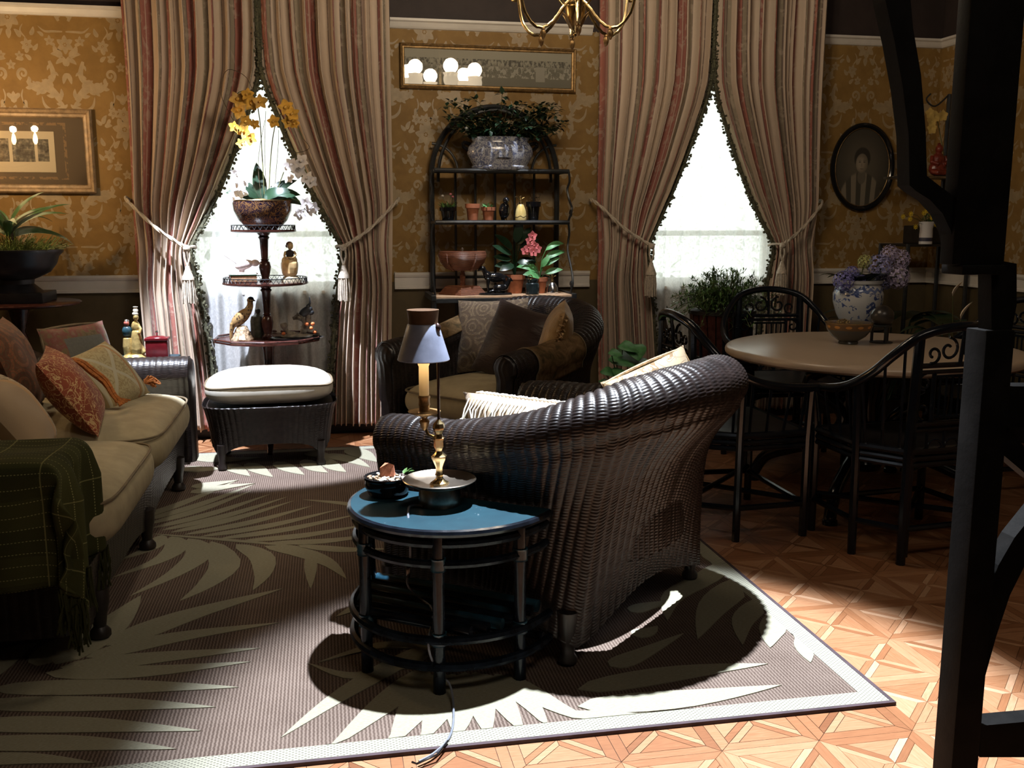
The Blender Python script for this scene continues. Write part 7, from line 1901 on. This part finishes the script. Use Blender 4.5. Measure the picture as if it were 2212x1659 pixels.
# ------------------------------------------------------------------ dark gingerbread post framing the view at the right
PY = 1.76
fm = plain('dark_stained_post', (0.0065, 0.006, 0.0055), .6, var=.35, scale=12, bump=.1, spec=.08)
px_ = onY(2083, 1320, PY).x
ps = thing('porch_frame', 'near-black wooden porch post with scrolled bracket and rails in the right foreground', 'post frame', (px_ + .033, PY + .033, 0))
B0 = Vector(ps.location)
MB().box((0, 0, .565), (.066, .066, 1.13), .003).build('post', fm, ps)
zc = onY(2120, 572, PY).z
ux0, ux1 = onY(2084, 200, PY).x - B0.x, onY(2200, 200, PY).x - B0.x
MB().box(((ux0 + ux1) / 2, -.012, zc + 1.0), (ux1 - ux0, .042, 2.0), .003).build('upper_post', fm, ps)
MB().box(((ux0 + ux1) / 2 + .01, -.004, zc - .01), (ux1 - ux0 - .02, .07, .02), .004).build('capital', fm, ps)
def flatpiece(nm, pxs, t=.045, y0=0.0):
    P = [onY(u, v, PY) - B0 for u, v in pxs]
    n = len(P); m_ = MB(); m_.add([(p.x, y0 - t / 2, p.z) for p in P] + [(p.x, y0 + t / 2, p.z) for p in P], [tuple(range(n))[::-1], tuple(range(n, 2 * n))] + [(i, (i + 1) % n, n + (i + 1) % n, n + i) for i in range(n)])
    bm = bmesh.new(); vv = [bm.verts.new(v) for v in m_.v]; bm.verts.ensure_lookup_table()
    for f in m_.f: bm.faces.new([vv[i] for i in f])
    bmesh.ops.recalc_face_normals(bm, faces=bm.faces[:]); bmesh.ops.triangulate(bm, faces=[f for f in bm.faces if len(f.verts) > 4])
    me = bpy.data.meshes.new(nm); bm.to_mesh(me); bm.free(); link(me, nm, fm, ps, False)
o_l = [(1905, -120), (1918, 0), (1938, 90), (1956, 190), (1968, 290), (1970, 400)]
arc1 = [(1985, 413), (2015, 432), (2042, 462), (2060, 500), (2068, 540), (2070, 566)]
o_r = [(2100, 566), (2100, 430), (2072, 428), (2040, 405), (2008, 380), (2005, 280), (1995, 160), (1978, 60), (1962, -120)]
flatpiece('scroll_bracket', o_l + arc1 + o_r, .042, -.004)
flatpiece('lower_brace', [(2122, 1345), (2140, 1290), (2165, 1225), (2200, 1165), (2260, 1090), (2290, 1120), (2235, 1200), (2190, 1290), (2160, 1380), (2135, 1470), (2122, 1560)], .042, 0.0)
flatpiece('bottom_rail', [(2122, 1572), (2420, 1545), (2420, 1640), (2122, 1640)], .05, 0.0)
flatpiece('mid_rail', [(2160, 836), (2420, 836), (2420, 925), (2160, 925)], .05, 0.0)
flatpiece('mid_brace', [(2150, 920), (2185, 925), (2240, 990), (2330, 1050), (2330, 1100), (2240, 1040), (2175, 985), (2150, 960)], .042, 0.0)
flatpiece('upper_brace', [(2205, 570), (2205, 660), (2190, 740), (2172, 836), (2150, 836), (2150, 560)], .042, 0.0)

ex = onY(2420, 900, PY).x - B0.x
MB().box((ex + .03, 0, zc / 2 + 1.0), (.066, .066, zc + 2.0), .003).build('end_post', fm, ps)
